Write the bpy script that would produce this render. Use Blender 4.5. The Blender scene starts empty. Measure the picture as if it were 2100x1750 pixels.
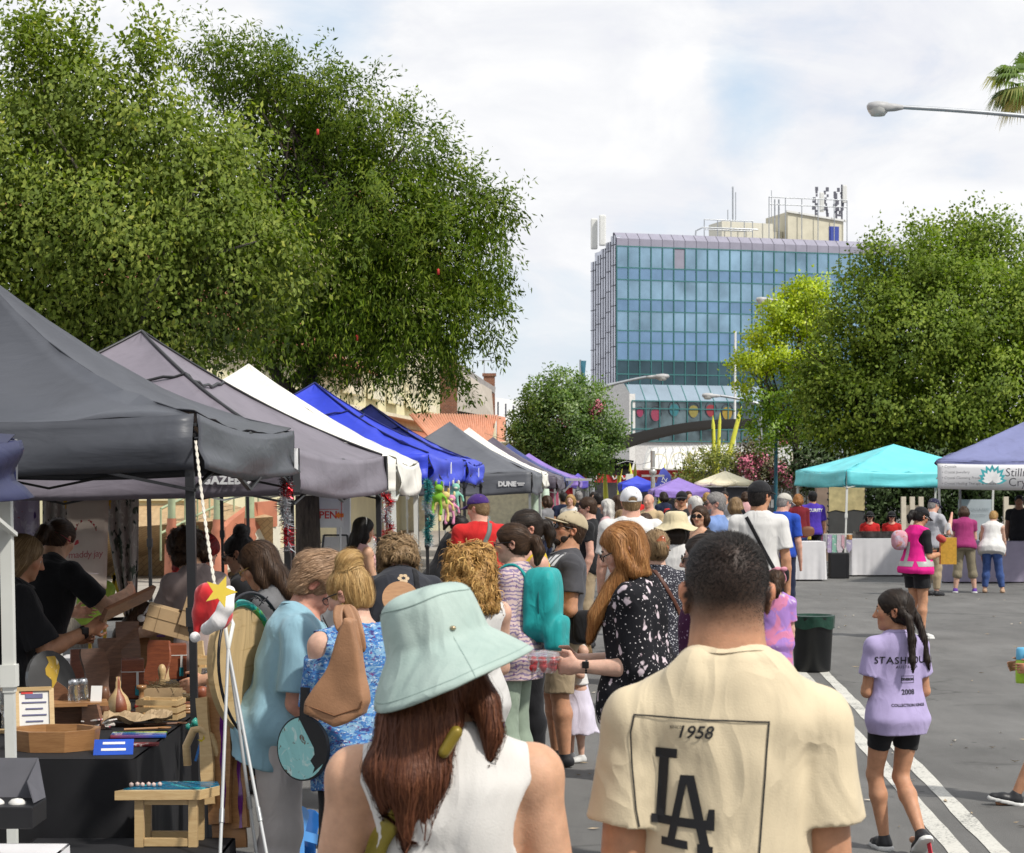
import bpy,bmesh,math,random
import numpy as np
from mathutils import Vector,Matrix
from mathutils.bvhtree import BVHTree
random.seed(7)
RNG = np.random.default_rng(7)
sc = bpy.context.scene
COL = sc.collection
R = math.radians
# real-world layout: camera 1.87 m above the road, looking along +Y; s = pixels per metre in the 2100 px wide photo
F,CX,HY,H = 4200.,1050.,990.,1.87
def W(px,py,s): return Vector(((px-CX)/s,F/s,H-(py-HY)/s))
def GP(px,py):
    s = (py-HY)/H
    return Vector(((px-CX)/s,F/s,0.))
def GS(px,s): return Vector(((px-CX)/s,F/s,0.))
# ------------------------------------------------------------------ materials
MATS = {}
def new_mat(name):
    m = bpy.data.materials.new(name);m.use_nodes = True
    nt = m.node_tree;b = nt.nodes['Principled BSDF']
    return m,nt,b
def N(nt,t,**kw):
    n = nt.nodes.new(t)
    for k,v in kw.items():
        if k in n.inputs: n.inputs[k].default_value = v
        else: setattr(n,k,v)
    return n
def c4(c): return (c[0],c[1],c[2],1.)
def coords(nt,kind='Object',scale=None,rot=None):
    t = N(nt,'ShaderNodeTexCoord')
    if scale is None and rot is None: return t.outputs[kind]
    mp = N(nt,'ShaderNodeMapping')
    if scale is not None: mp.inputs['Scale'].default_value = scale
    if rot is not None: mp.inputs['Rotation'].default_value = rot
    nt.links.new(t.outputs[kind],mp.inputs[0]);return mp.outputs[0]
def mixc(nt,fac,a,b,mode='MIX'):
    m = N(nt,'ShaderNodeMix',data_type='RGBA',blend_type=mode)
    for sock,v in ((m.inputs[0],fac),(m.inputs[6],a),(m.inputs[7],b)):
        if hasattr(v,'is_output'): nt.links.new(v,sock)
        elif isinstance(v,(int,float)): sock.default_value = v
        else: sock.default_value = c4(v)
    return m.outputs[2]
def ramp(nt,fac,stops,interp='LINEAR'):
    r = N(nt,'ShaderNodeValToRGB');r.color_ramp.interpolation = interp
    e = r.color_ramp.elements
    while len(e) < len(stops): e.new(.5)
    for q,(p,c) in zip(e,stops):
        q.position = p;q.color = c4(c) if not isinstance(c,(int,float)) else (c,c,c,1)
    nt.links.new(fac,r.inputs[0]);return r.outputs[0]
def noise(nt,co,scale,detail=3.,rough=.55,dist=0.):
    n = N(nt,'ShaderNodeTexNoise',Scale=scale,Detail=detail,Roughness=rough,Distortion=dist)
    nt.links.new(co,n.inputs['Vector']);return n.outputs[0]
def bumpn(nt,b,h,strength=.3,dist=.01):
    n = N(nt,'ShaderNodeBump',Strength=strength,Distance=dist)
    nt.links.new(h,n.inputs['Height']);nt.links.new(n.outputs[0],b.inputs['Normal'])
def mat(name,col,rough=.6,var=.1,vs=6.,bump=0.,bs=80.,bd=.004,metal=0.,spec=.4,sheen=0.,trans=0.,alpha=1.,coat=0.,vscale=None):
    key = (name,)
    if key in MATS: return MATS[key]
    m,nt,b = new_mat(name)
    co = coords(nt,'Object',vscale)
    if var > 0:
        f = noise(nt,co,vs,4.)
        d = [max(0,x*(1-var*1.6)) for x in col];u = [min(1,x*(1+var*1.2)) for x in col]
        nt.links.new(ramp(nt,f,[(.3,d),(.7,u)]),b.inputs['Base Color'])
    else: b.inputs['Base Color'].default_value = c4(col)
    b.inputs['Roughness'].default_value = rough;b.inputs['Metallic'].default_value = metal
    b.inputs['Specular IOR Level'].default_value = spec
    b.inputs['Sheen Weight'].default_value = sheen
    b.inputs['Transmission Weight'].default_value = trans;b.inputs['Alpha'].default_value = alpha
    b.inputs['Coat Weight'].default_value = coat
    if bump > 0: bumpn(nt,b,noise(nt,co,bs,3.),bump,bd)
    MATS[key] = m;return m
def wrinkles(nt,b,st=.6):
    """creases a hand wide plus a fine weave"""
    n0 = N(nt,'ShaderNodeTexNoise',Scale=4.5,Detail=2.5,Roughness=.45,Distortion=1.1);nt.links.new(coords(nt,'Object',(1.5,1.5,.8)),n0.inputs['Vector'])
    rdg = ramp(nt,n0.outputs[0],[(.30,0.),(.5,1.),(.70,0.)])
    b1 = N(nt,'ShaderNodeBump',Strength=st,Distance=.02);nt.links.new(rdg,b1.inputs['Height'])
    b2 = N(nt,'ShaderNodeBump',Strength=.3,Distance=.002);nt.links.new(noise(nt,coords(nt),260.,2.),b2.inputs['Height']);nt.links.new(b1.outputs[0],b2.inputs['Normal']);nt.links.new(b2.outputs[0],b.inputs['Normal'])
def cloth(name,col,var=.08,bump=.35,sheen=.1,rough=.85,st=.24):
    if (name,) in MATS: return MATS[(name,)]
    m = mat(name,col,rough,var,9.,0.,spec=.2,sheen=sheen);wrinkles(m.node_tree,m.node_tree.nodes['Principled BSDF'],st);return m
def pattern(name,base,layers,rough=.85,bump=.3):
    """cloth prints: layers of (kind, scale, threshold, colour, distortion, stretch) over a base colour"""
    if (name,) in MATS: return MATS[(name,)]
    m,nt,b = new_mat(name)
    cur = base
    for i,(kind,s,th,c,dist,st) in enumerate(layers):
        co = coords(nt,'Object',st)
        ofs = N(nt,'ShaderNodeVectorMath',operation='ADD');nt.links.new(co,ofs.inputs[0]);ofs.inputs[1].default_value = (i*3.7,i*1.3,i*2.1)
        co = ofs.outputs[0]
        if kind == 'vor':
            if dist:
                nz = N(nt,'ShaderNodeTexNoise',Scale=s*1.3,Detail=2.);nt.links.new(co,nz.inputs['Vector'])
                vm = N(nt,'ShaderNodeVectorMath',operation='MULTIPLY_ADD');nt.links.new(nz.outputs[1],vm.inputs[0]);vm.inputs[1].default_value = (dist,)*3;nt.links.new(co,vm.inputs[2]);co = vm.outputs[0]
            v = N(nt,'ShaderNodeTexVoronoi',Scale=s);nt.links.new(co,v.inputs['Vector'])
            f = ramp(nt,v.outputs['Distance'],[(max(0,th-.04),1.),(th+.04,0.)])
        elif kind == 'wave':
            v = N(nt,'ShaderNodeTexWave',Scale=s,Distortion=dist,bands_direction='Z');v.inputs['Detail'].default_value = 3;nt.links.new(co,v.inputs['Vector'])
            f = ramp(nt,v.outputs[1],[(th-.06,0.),(th+.06,1.)])
        else:
            f = ramp(nt,noise(nt,co,s,3.,.6,dist),[(th-.03,0.),(th+.03,1.)])
        cur = mixc(nt,f,cur,c)
    if hasattr(cur,'is_output'): nt.links.new(cur,b.inputs['Base Color'])
    else: b.inputs['Base Color'].default_value = c4(cur)
    b.inputs['Roughness'].default_value = rough;b.inputs['Specular IOR Level'].default_value = .2
    wrinkles(nt,b,.22)
    MATS[(name,)] = m;return m
def wood(name,light,dark,scale=(3,3,26),rough=.45,coat=.15):
    if (name,) in MATS: return MATS[(name,)]
    m,nt,b = new_mat(name)
    co = coords(nt,'Object',scale)
    f = noise(nt,co,2.2,5.,.6,1.2);g = noise(nt,co,14.,3.)
    c1 = ramp(nt,f,[(.3,dark),(.65,light)])
    nt.links.new(mixc(nt,.35,c1,ramp(nt,g,[(.3,dark),(.7,light)])),b.inputs['Base Color'])
    b.inputs['Roughness'].default_value = rough;b.inputs['Coat Weight'].default_value = coat
    bumpn(nt,b,g,.15,.002)
    MATS[(name,)] = m;return m
def attr_mat(name,stops,rough=.6,attr='tone',spec=.3,sss=0.,translucent=None,bump=0.,bs=60.,aniso=False):
    """colour from a per-point number stored on the mesh (leaf by leaf, strand by strand)"""
    if (name,) in MATS: return MATS[(name,)]
    m,nt,b = new_mat(name)
    a = N(nt,'ShaderNodeAttribute',attribute_name=attr)
    col = ramp(nt,a.outputs['Fac'],stops)
    nt.links.new(col,b.inputs['Base Color']);b.inputs['Roughness'].default_value = rough
    b.inputs['Specular IOR Level'].default_value = spec
    if bump: bumpn(nt,b,noise(nt,coords(nt),bs,3.),bump,.003)
    if translucent:
        t = N(nt,'ShaderNodeBsdfTranslucent');nt.links.new(mixc(nt,1.,col,translucent,'MULTIPLY'),t.inputs[0])
        ad = N(nt,'ShaderNodeAddShader');nt.links.new(b.outputs[0],ad.inputs[0]);nt.links.new(t.outputs[0],ad.inputs[1])
        nt.links.new(ad.outputs[0],nt.nodes['Material Output'].inputs[0])
    MATS[(name,)] = m;return m
def col_mat(name,rough=.5,sss=.0,bump=.15,bs=220.,var=.10):
    """skin: colour stored per point on the mesh, mottled a little"""
    if (name,) in MATS: return MATS[(name,)]
    m,nt,b = new_mat(name)
    a = N(nt,'ShaderNodeAttribute',attribute_name='col')
    f = ramp(nt,noise(nt,coords(nt),30.,4.),[(.3,1-var*1.5),(.7,1+var)])
    nt.links.new(mixc(nt,1.,a.outputs['Color'],f,'MULTIPLY'),b.inputs['Base Color'])
    b.inputs['Roughness'].default_value = rough;b.inputs['Specular IOR Level'].default_value = .35
    if sss:
        b.inputs['Subsurface Weight'].default_value = sss;b.inputs['Subsurface Radius'].default_value = (1.,.35,.2);b.inputs['Subsurface Scale'].default_value = .012
    bumpn(nt,b,noise(nt,coords(nt),bs,2.),bump,.002)
    MATS[(name,)] = m;return m
# ------------------------------------------------------------------ objects
def tag(o,label=None,cat=None,group=None,kind=None):
    if label: o['label'] = label
    if cat: o['category'] = cat
    if group: o['group'] = group
    if kind: o['kind'] = kind
    return o
def thing(name,label,cat,loc=(0,0,0),rotz=0.,group=None):
    o = bpy.data.objects.new(name,None);COL.objects.link(o)
    o.empty_display_size = .1
    o.location = loc;o.rotation_euler = (0,0,rotz)
    return tag(o,label,cat,group)
def raw_obj(name,V,Fc,m,parent=None,smooth=False,matidx=None):
    """V (n,3); Fc (m,k) array, or list of index lists"""
    me = bpy.data.meshes.new(name)
    V = np.asarray(V,dtype=np.float32)
    if isinstance(Fc,np.ndarray):
        k = Fc.shape[1];nf = len(Fc)
        me.vertices.add(len(V));me.vertices.foreach_set('co',V.ravel())
        me.loops.add(nf*k);me.loops.foreach_set('vertex_index',Fc.astype(np.int32).ravel())
        me.polygons.add(nf);me.polygons.foreach_set('loop_start',np.arange(0,nf*k,k,dtype=np.int32))
        me.update(calc_edges=True)
    else:
        me.from_pydata([tuple(map(float,v)) for v in V],[],[tuple(f) for f in Fc])
    for q in (m if isinstance(m,(list,tuple)) else [m]): me.materials.append(q)
    if matidx is not None: me.polygons.foreach_set('material_index',np.asarray(matidx,dtype=np.int32))
    if smooth: me.polygons.foreach_set('use_smooth',np.ones(len(me.polygons),dtype=bool))
    o = bpy.data.objects.new(name,me);COL.objects.link(o)
    if parent is not None: o.parent = parent
    return o
def set_tone(o,vals,name='tone'):
    a = o.data.attributes.new(name,'FLOAT','POINT');a.data.foreach_set('value',np.asarray(vals,dtype=np.float32))
def set_col(o,cols):
    a = o.data.attributes.new('col','FLOAT_COLOR','POINT')
    c = np.ones((len(cols),4),dtype=np.float32);c[:,:3] = cols
    a.data.foreach_set('color',c.ravel())
class MB:
    """collects boxes, bars, tubes, lathes, prisms and sheets into ONE mesh object"""
    def __init__(s): s.V = [];s.F = [];s.M = [];s.S = [];s.cur = 0
    def add(s,V,Fc,smooth=False):
        o = len(s.V);s.V += [tuple(v) for v in V]
        for f in Fc: s.F.append([i+o for i in f]);s.M.append(s.cur);s.S.append(smooth)
        return s
    def mat(s,i): s.cur = i;return s
    def box(s,c,d,rot=None,bev=0.):
        """centre c, full size d, optional 3x3 rotation, chamfer bev"""
        hx,hy,hz = d[0]/2,d[1]/2,d[2]/2
        if bev <= 0:
            V = [(x,y,z) for x in (-hx,hx) for y in (-hy,hy) for z in (-hz,hz)]
            Fc = [(0,1,3,2),(4,6,7,5),(0,4,5,1),(2,3,7,6),(0,2,6,4),(1,5,7,3)]
        else:
            bm = bmesh.new();bmesh.ops.create_cube(bm,size=1.)
            for v in bm.verts: v.co = (v.co.x*d[0],v.co.y*d[1],v.co.z*d[2])
            bmesh.ops.bevel(bm,geom=bm.edges[:],offset=bev,segments=2,affect='EDGES',profile=.6)
            bm.verts.index_update();V = [v.co.copy() for v in bm.verts];Fc = [[v.index for v in f.verts] for f in bm.faces];bm.free()
        c = Vector(c);rot = rot or Matrix.Identity(3)
        return s.add([rot @ Vector(v) + c for v in V],Fc)
    def bar(s,a,b,w,d=None,up=(0,0,1)):
        """rectangular bar from a to b"""
        a,b = Vector(a),Vector(b);z = (b-a).normalized();d = d or w
        x = Vector(up).cross(z)
        if x.length < 1e-4: x = Vector((1,0,0)).cross(z)
        x.normalize();y = z.cross(x)
        V = [p + x*i*w/2 + y*j*d/2 for p in (a,b) for i,j in ((-1,-1),(1,-1),(1,1),(-1,1))]
        return s.add(V,[(3,2,1,0),(4,5,6,7)] + [(i,(i+1) % 4,4+(i+1) % 4,4+i) for i in range(4)])
    def tube(s,pts,r,n=10,cap=True,smooth=True):
        pts = [Vector(p) for p in pts];rs = r if isinstance(r,(list,tuple)) else [r]*len(pts)
        V = [];Fc = [];x = None
        for i,p in enumerate(pts):
            t = (pts[min(i+1,len(pts)-1)] - pts[max(i-1,0)])
            t = t.normalized() if t.length > 1e-9 else Vector((0,0,1))
            if x is None:
                x = t.orthogonal().normalized()
            x = (x - t*x.dot(t));x = x.normalized() if x.length > 1e-6 else t.orthogonal().normalized()
            y = t.cross(x)
            for k in range(n):
                a = 2*math.pi*k/n;V.append(p + (x*math.cos(a) + y*math.sin(a))*rs[i])
        for i in range(len(pts)-1):
            for k in range(n): Fc.append((i*n+k,i*n+(k+1) % n,(i+1)*n+(k+1) % n,(i+1)*n+k))
        s.add(V,Fc,smooth)
        if cap:
            s.add(V[:n],[list(range(n))[::-1]]);s.add(V[-n:],[list(range(n))])
        return s
    def lathe(s,prof,c=(0,0,0),n=20,rot=None,smooth=True,sx=1.,sy=1.):
        """prof: list of (radius, height)"""
        c = Vector(c);rot = rot or Matrix.Identity(3);V = [];Fc = []
        for r,z in prof:
            for k in range(n):
                a = 2*math.pi*k/n;V.append(rot @ Vector((r*math.cos(a)*sx,r*math.sin(a)*sy,z)) + c)
        for i in range(len(prof)-1):
            for k in range(n): Fc.append((i*n+k,i*n+(k+1) % n,(i+1)*n+(k+1) % n,(i+1)*n+k))
        return s.add(V,Fc,smooth)
    def prism(s,poly,t,o=(0,0,0),x=(1,0,0),y=(0,0,1)):
        """extrude polygon (2D) by t along -(x cross y)... thickness centred"""
        o = Vector(o);x = Vector(x).normalized();y = Vector(y).normalized();nrm = x.cross(y).normalized()
        n = len(poly)
        V = [o + x*p[0] + y*p[1] + nrm*(t/2*k) for k in (1,-1) for p in poly]
        return s.add(V,[list(range(n)),list(range(2*n-1,n-1,-1))] + [(i,n+i,n+(i+1) % n,(i+1) % n) for i in range(n)])
    def sheet(s,fn,nu,nv,smooth=True,close_u=False):
        V = [fn(i/(nu if close_u else nu-1),j/(nv-1)) for j in range(nv) for i in range(nu)]
        Fc = []
        for j in range(nv-1):
            for i in range(nu if close_u else nu-1):
                i2 = (i+1) % nu;Fc.append((j*nu+i,j*nu+i2,(j+1)*nu+i2,(j+1)*nu+i))
        return s.add(V,Fc,smooth)
    def ball(s,c,r,n=12,sz=1.,rot=None):
        m = n//2+1
        return s.lathe([(r*math.sin(math.pi*i/(m-1))+1e-5,-r*sz*math.cos(math.pi*i/(m-1))) for i in range(m)],c,n,rot)
    def build(s,name,m,parent=None,world=True):
        V = np.array([tuple(v) for v in s.V],dtype=np.float64).reshape(-1,3)
        if parent is not None and world:
            mi = WM(parent).inverted()
            V = V @ np.array(mi.to_3x3()).T + np.array(mi.translation)
        o = raw_obj(name,V,s.F,m,parent)
        o.data.polygons.foreach_set('material_index',s.M);o.data.polygons.foreach_set('use_smooth',s.S)
        return o
def WM(o):
    m = Matrix.LocRotScale(o.location,o.rotation_euler,o.scale)
    return WM(o.parent) @ m if o.parent else m
def solid(o,t):
    md = o.modifiers.new('Thickness','SOLIDIFY');md.thickness = t;md.offset = 0.;return o
def single(mb,name,m,label,cat,group=None,loc=None):
    """a thing that is one mesh: origin moved to its base"""
    V = np.array([tuple(v) for v in mb.V]);c = np.array([V[:,0].mean(),V[:,1].mean(),V[:,2].min()]) if loc is None else np.array(loc)
    mb.V = [tuple(v) for v in V-c]
    o = mb.build(name,m);o.location = c;return tag(o,label,cat,group)
def text_geo(txt,size,shear=0.,bold=0.,spacing=1.,align='CENTER'):
    cu = bpy.data.curves.new('lettering','FONT');cu.body = txt;cu.size = size;cu.shear = shear;cu.offset = bold
    cu.space_character = spacing;cu.align_x = align;cu.align_y = 'CENTER';cu.resolution_u = 3
    o = bpy.data.objects.new('lettering',cu);COL.objects.link(o)
    bpy.context.view_layer.update()
    me = bpy.data.meshes.new_from_object(o.evaluated_get(bpy.context.evaluated_depsgraph_get()))
    V = [tuple(v.co) for v in me.vertices];Fc = [tuple(p.vertices) for p in me.polygons]
    bpy.data.objects.remove(o);bpy.data.curves.remove(cu);bpy.data.meshes.remove(me)
    return V,Fc
def text_on(name,txt,size,m,parent,o,x=(1,0,0),y=(0,0,1),**kw):
    V,Fc = text_geo(txt,size,**kw);o = Vector(o);x = Vector(x).normalized();y = Vector(y).normalized()
    mb = MB();mb.add([o + x*v[0] + y*v[1] for v in V],Fc);return mb.build(name,m,parent)
def copy_tree(o,parent=None):
    c = o.copy();COL.objects.link(c)
    if parent is not None: c.parent = parent
    for ch in list(o.children): copy_tree(ch,c)
    return c
def project_geo(V,Fc,bvh,o,x,y,d,off=.002,cuts=0,maxlen=.02):
    """lay flat lettering geometry onto a curved surface: shoot each point along d"""
    bm = bmesh.new()
    vs = [bm.verts.new((v[0],v[1],0)) for v in V]
    for f in Fc:
        try: bm.faces.new([vs[i] for i in f])
        except ValueError: pass
    bmesh.ops.triangulate(bm,faces=bm.faces[:])
    for _ in range(7):
        es = [e for e in bm.edges if e.calc_length() > maxlen]
        if not es: break
        bmesh.ops.subdivide_edges(bm,edges=es,cuts=1);bmesh.ops.triangulate(bm,faces=[f for f in bm.faces if len(f.verts) > 3])
    o,x,y,d = Vector(o),Vector(x).normalized(),Vector(y).normalized(),Vector(d).normalized()
    bm.verts.index_update();out = []
    for v in bm.verts:
        p = o + x*v.co.x + y*v.co.y
        h = bvh.ray_cast(p - d*.3,d)
        out.append(h[0] - d*off if h[0] is not None else p)
    Fo = [[v.index for v in f.verts] for f in bm.faces];bm.free()
    return out,Fo
# ------------------------------------------------------------------ camera, sky, sun
cam = bpy.data.cameras.new('camera');co = bpy.data.objects.new('camera',cam);COL.objects.link(co)
co.location = (0,0,H);co.rotation_euler = (R(90),0,0)
cam.sensor_width = 36.;cam.lens = 36.*F/2100.;cam.shift_y = (HY-875)/2100.;cam.clip_end = 3000.;cam.clip_start = .05
cam.dof.use_dof = True;cam.dof.focus_distance = 10.5;cam.dof.aperture_fstop = 16.
sc.camera = co
sc.view_settings.view_transform = 'Standard';sc.view_settings.look = 'None';sc.view_settings.exposure = .36;sc.view_settings.gamma = 1.
sun_dir = Vector((.50,-.40,.78)).normalized()
sl = bpy.data.lights.new('sun','SUN');so = bpy.data.objects.new('sun',sl);COL.objects.link(so)
sl.energy = 3.1;sl.angle = R(3.);sl.color = (1.,.955,.88)
so.rotation_euler = (-sun_dir).to_track_quat('-Z','Y').to_euler();so.location = (20,-10,40)
wd = bpy.data.worlds.new('World');sc.world = wd;wd.use_nodes = True
nt = wd.node_tree;bg = nt.nodes['Background']
sky = N(nt,'ShaderNodeTexSky',sky_type='NISHITA',sun_disc=False)
sky.sun_elevation = math.asin(sun_dir.z);sky.sun_rotation = math.atan2(sun_dir.x,sun_dir.y)
tc = coords(nt,'Generated',(1.6,1.6,3.2))
big = noise(nt,tc,2.3,8.,.58,.3);fine = noise(nt,tc,6.5,7.,.6,.5)
def blob(px,py,r):
    d = Vector(((px-CX)/F,1,-(py-HY)/F)).normalized()
    g = N(nt,'ShaderNodeTexCoord');v = N(nt,'ShaderNodeVectorMath',operation='DISTANCE');nt.links.new(g.outputs['Generated'],v.inputs[0]);v.inputs[1].default_value = d
    m = N(nt,'ShaderNodeMapRange',interpolation_type='SMOOTHSTEP');nt.links.new(v.outputs['Value'],m.inputs[0]);m.inputs[1].default_value = 0;m.inputs[2].default_value = r;m.inputs[3].default_value = 1;m.inputs[4].default_value = 0
    return m.outputs[0]
def addv(a,b,k):
    m = N(nt,'ShaderNodeMath',operation='MULTIPLY_ADD');nt.links.new(b,m.inputs[0]);m.inputs[1].default_value = k;nt.links.new(a,m.inputs[2]);return m.outputs[0]
cov = addv(addv(addv(addv(big,blob(1530,215,.034),-.20),blob(1465,130,.034),-.12),blob(640,90,.055),-.2),fine,.25)
cov = addv(cov,blob(150,40,.06),-.12)
mask = ramp(nt,cov,[(.33,0.),(.62,1.)])
tone = ramp(nt,addv(fine,big,.6),[(.55,(.70,.715,.79)),(.8,(.80,.81,.84)),(1.,(.90,.90,.905))])
sc9 = N(nt,'ShaderNodeVectorMath',operation='SCALE');nt.links.new(tone,sc9.inputs[0]);sc9.inputs['Scale'].default_value = 8.9
skyb = mixc(nt,.4,sky.outputs[0],(6.3,8.2,9.8))
nt.links.new(mixc(nt,mask,skyb,sc9.outputs[0]),bg.inputs[0]);bg.inputs[1].default_value = .1
# ------------------------------------------------------------------ ground
def m_asphalt():
    m,nt,b = new_mat('asphalt');co = coords(nt,'Object')
    a = noise(nt,co,240.,2.,.7);c = noise(nt,co,.55,5.,.6,.6);d = noise(nt,coords(nt,'Object',(1.,.22,1.)),3.,5.,.65)
    base = ramp(nt,a,[(.25,(.088,.087,.085)),(.6,(.165,.162,.155)),(.78,(.33,.32,.30))])
    base = mixc(nt,1.,base,ramp(nt,c,[(.3,.78),(.7,1.16)]),'MULTIPLY')
    base = mixc(nt,1.,base,ramp(nt,d,[(.35,.86),(.7,1.1)]),'MULTIPLY')
    vo = N(nt,'ShaderNodeTexVoronoi',feature='DISTANCE_TO_EDGE',Scale=.45);wv = N(nt,'ShaderNodeVectorMath',operation='MULTIPLY_ADD');nz = N(nt,'ShaderNodeTexNoise',Scale=1.6,Detail=4.);nt.links.new(co,nz.inputs['Vector']);nt.links.new(nz.outputs[1],wv.inputs[0]);wv.inputs[1].default_value = (.9,.9,0);nt.links.new(co,wv.inputs[2]);nt.links.new(wv.outputs[0],vo.inputs['Vector'])
    crk = ramp(nt,vo.outputs['Distance'],[(0,.45),(.012,1.)]);base = mixc(nt,ramp(nt,noise(nt,co,.3,2.),[(.48,0.),(.58,1.)]),base,mixc(nt,1.,base,crk,'MULTIPLY'))
    st = ramp(nt,noise(nt,co,2.3,4.,.6,.8),[(.62,1.),(.72,.68)]);base = mixc(nt,1.,base,st,'MULTIPLY')
    gum = N(nt,'ShaderNodeTexVoronoi',Scale=2.2);nt.links.new(co,gum.inputs['Vector']);base = mixc(nt,ramp(nt,gum.outputs['Distance'],[(.035,.8),(.045,0.)]),base,(.05,.05,.05))
    nt.links.new(base,b.inputs['Base Color'])
    b.inputs['Roughness'].default_value = .85;b.inputs['Specular IOR Level'].default_value = .25
    bumpn(nt,b,a,.7,.004);return m
g = MB();g.add([(-700,-400,0),(700,-400,0),(700,1500,0),(-700,1500,0)],[(0,1,2,3)])
tag(g.build('ground',m_asphalt()),kind='structure')
def m_line():
    m,nt,b = new_mat('worn_road_paint');co = coords(nt,'Object')
    f = addn = noise(nt,co,55.,5.,.75);g2 = noise(nt,co,3.,4.)
    mk = N(nt,'ShaderNodeMath',operation='MULTIPLY_ADD');nt.links.new(g2,mk.inputs[0]);mk.inputs[1].default_value = .5;nt.links.new(f,mk.inputs[2])
    nt.links.new(ramp(nt,mk.outputs[0],[(.60,(.15,.148,.14)),(.70,(.50,.49,.44)),(.95,(.60,.585,.53))]),b.inputs['Base Color'])
    b.inputs['Roughness'].default_value = .7;bumpn(nt,b,f,.5,.003);return m
ml = m_line()
for pts in ([(1637,1382),(1656,1382),(1983,1750),(1946,1750)],[(1683,1382),(1702,1382),(2068,1750),(2033,1750)]):
    P = [GP(*p) for p in pts];d0 = (P[3]-P[0]);d1 = (P[2]-P[1])
    P = [P[0]-d0*.02,P[1]-d1*.02,P[1]+d1*1.7,P[0]+d0*1.7]
    n = 60;V = []
    for i in range(n+1):
        t = i/n;a = P[0].lerp(P[3],t);b_ = P[1].lerp(P[2],t);j = (b_-a).normalized()
        V += [a - j*random.uniform(0,.012),b_ + j*random.uniform(0,.012)]
    mb = MB();mb.add([(v[0],v[1],.004) for v in V],[(2*i,2*i+1,2*i+3,2*i+2) for i in range(n)])
    tag(mb.build('road_marking',ml),kind='structure')
# curled dry leaves and bark scattered on the asphalt: nobody could count them
mb = MB()
for i in range(260):
    px,py = random.uniform(1150,2300),1180 + 760*random.random()**1.5
    p = GP(px,py);a = random.uniform(0,6.3);L = random.uniform(.018,.05);w = L*random.uniform(.15,.35);u = Vector((math.cos(a),math.sin(a),0));v = Vector((-u.y,u.x,0));c = random.uniform(.2,.8)*L
    mb.mat(random.choice((0,0,1))).add([p-u*L+Vector((0,0,.006+c*.4)),p-v*w+Vector((0,0,.008)),p+v*w*.3+Vector((0,0,.005)),p+u*L+Vector((0,0,.006+c*.5)),p+v*w+Vector((0,0,.012))],[(0,1,2),(2,1,3),(2,3,4),(0,2,4)])
tag(mb.build('leaf_litter',[mat('dry_leaf',(.42,.33,.22)),mat('bark_chip',(.5,.45,.38))]),kind='stuff')
# ------------------------------------------------------------------ glass office block
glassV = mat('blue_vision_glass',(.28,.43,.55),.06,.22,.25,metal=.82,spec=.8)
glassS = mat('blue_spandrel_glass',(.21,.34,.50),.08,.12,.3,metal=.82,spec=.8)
glassD = mat('tree_reflection_glass',(.055,.10,.12),.05,.2,.3,metal=.75,spec=.8)  # dark tree reflection of the lower storeys painted into the glass colour
mull = mat('green_mullion',(.05,.17,.17),.4);parap = mat('mauve_parapet_panel',(.29,.28,.345),.35,.06,1.)
sidep = mat('pale_reflective_side_panel',(.56,.58,.66),.22,.08,.4,metal=.5);dline = mat('dark_joint',(.06,.06,.08),.5)
cream = mat('cream_render',(.62,.58,.45),.8,.06,1.);steel = mat('galvanised_steel',(.42,.44,.46),.4,.08,metal=.6);whitep = mat('white_paint',(.72,.72,.69),.5,.05)
A0 = Vector((11.3,221,0));U = Vector((.956,.292,0));Vd = Vector((-.292,.956,0));Nf = Vector((.292,-.956,0));Z = Vector((0,0,1))
off = thing('office_building','blue glass curtain wall office block with mauve parapet and rooftop masts','building',A0)
bm_ = MB()
PW,NP = 1.32,26
rows = [27.4,25.1,23.8,21.7,20.4,18.3,17.0,15.1,13.6,11.6,10.3,8.2,6.5]
L = PW*NP
core = MB();DD = 8.
core.add([A0+U*.3+Vd*.3,A0+U*L+Vd*.3,A0+U*L+Vd*DD,A0+U*.3+Vd*DD] + [q+Z*27.5 for q in (A0+U*.3+Vd*.3,A0+U*L+Vd*.3,A0+U*L+Vd*DD,A0+U*.3+Vd*DD)],[(0,1,2,3),(4,7,6,5),(0,4,5,1),(1,5,6,2),(2,6,7,3),(3,7,4,0)])
core.build('wall',sidep,off)
rnd = random.Random(4)
for r in range(len(rows)-1):
    z1,z0 = rows[r],rows[r+1];mb = MB()
    for c in range(NP):
        a = A0 + U*(c*PW);b = A0 + U*((c+1)*PW);t = [Nf*rnd.uniform(-.006,.006) for _ in range(4)]
        mb.mat(1 if (r == 0 and c == 5) else 0).add([a+Z*z0+t[0],b+Z*z0+t[1],b+Z*z1+t[2],a+Z*z1+t[3]],[(0,1,2,3)])
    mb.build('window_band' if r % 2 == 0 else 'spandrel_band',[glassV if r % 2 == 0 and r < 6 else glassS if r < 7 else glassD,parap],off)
mb = MB()
for c in range(NP+1):
    p = A0+U*(c*PW)+Nf*.05;mb.bar(p+Z*6,p+Z*27.4,.09,.12)
for z in rows: mb.bar(A0+Z*z+Nf*.04,A0+U*L+Z*z+Nf*.04,.1,.12)
mb.build('mullion_grid',mull,off)
mb = MB()
for c in range(NP):
    a = A0+U*(c*PW+.03);b = A0+U*((c+1)*PW-.03);k = Vd*.9
    mb.add([a+Z*27.45,b+Z*27.45,b+Z*28.25,a+Z*28.25,a+Z*28.97+k,b+Z*28.97+k,b+Z*28.97+Vd*1.3,a+Z*28.97+Vd*1.3,a+Z*27.4+Vd*1.3,b+Z*27.4+Vd*1.3],[(0,1,2,3),(3,2,5,4),(4,5,6,7),(7,6,9,8)])
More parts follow.
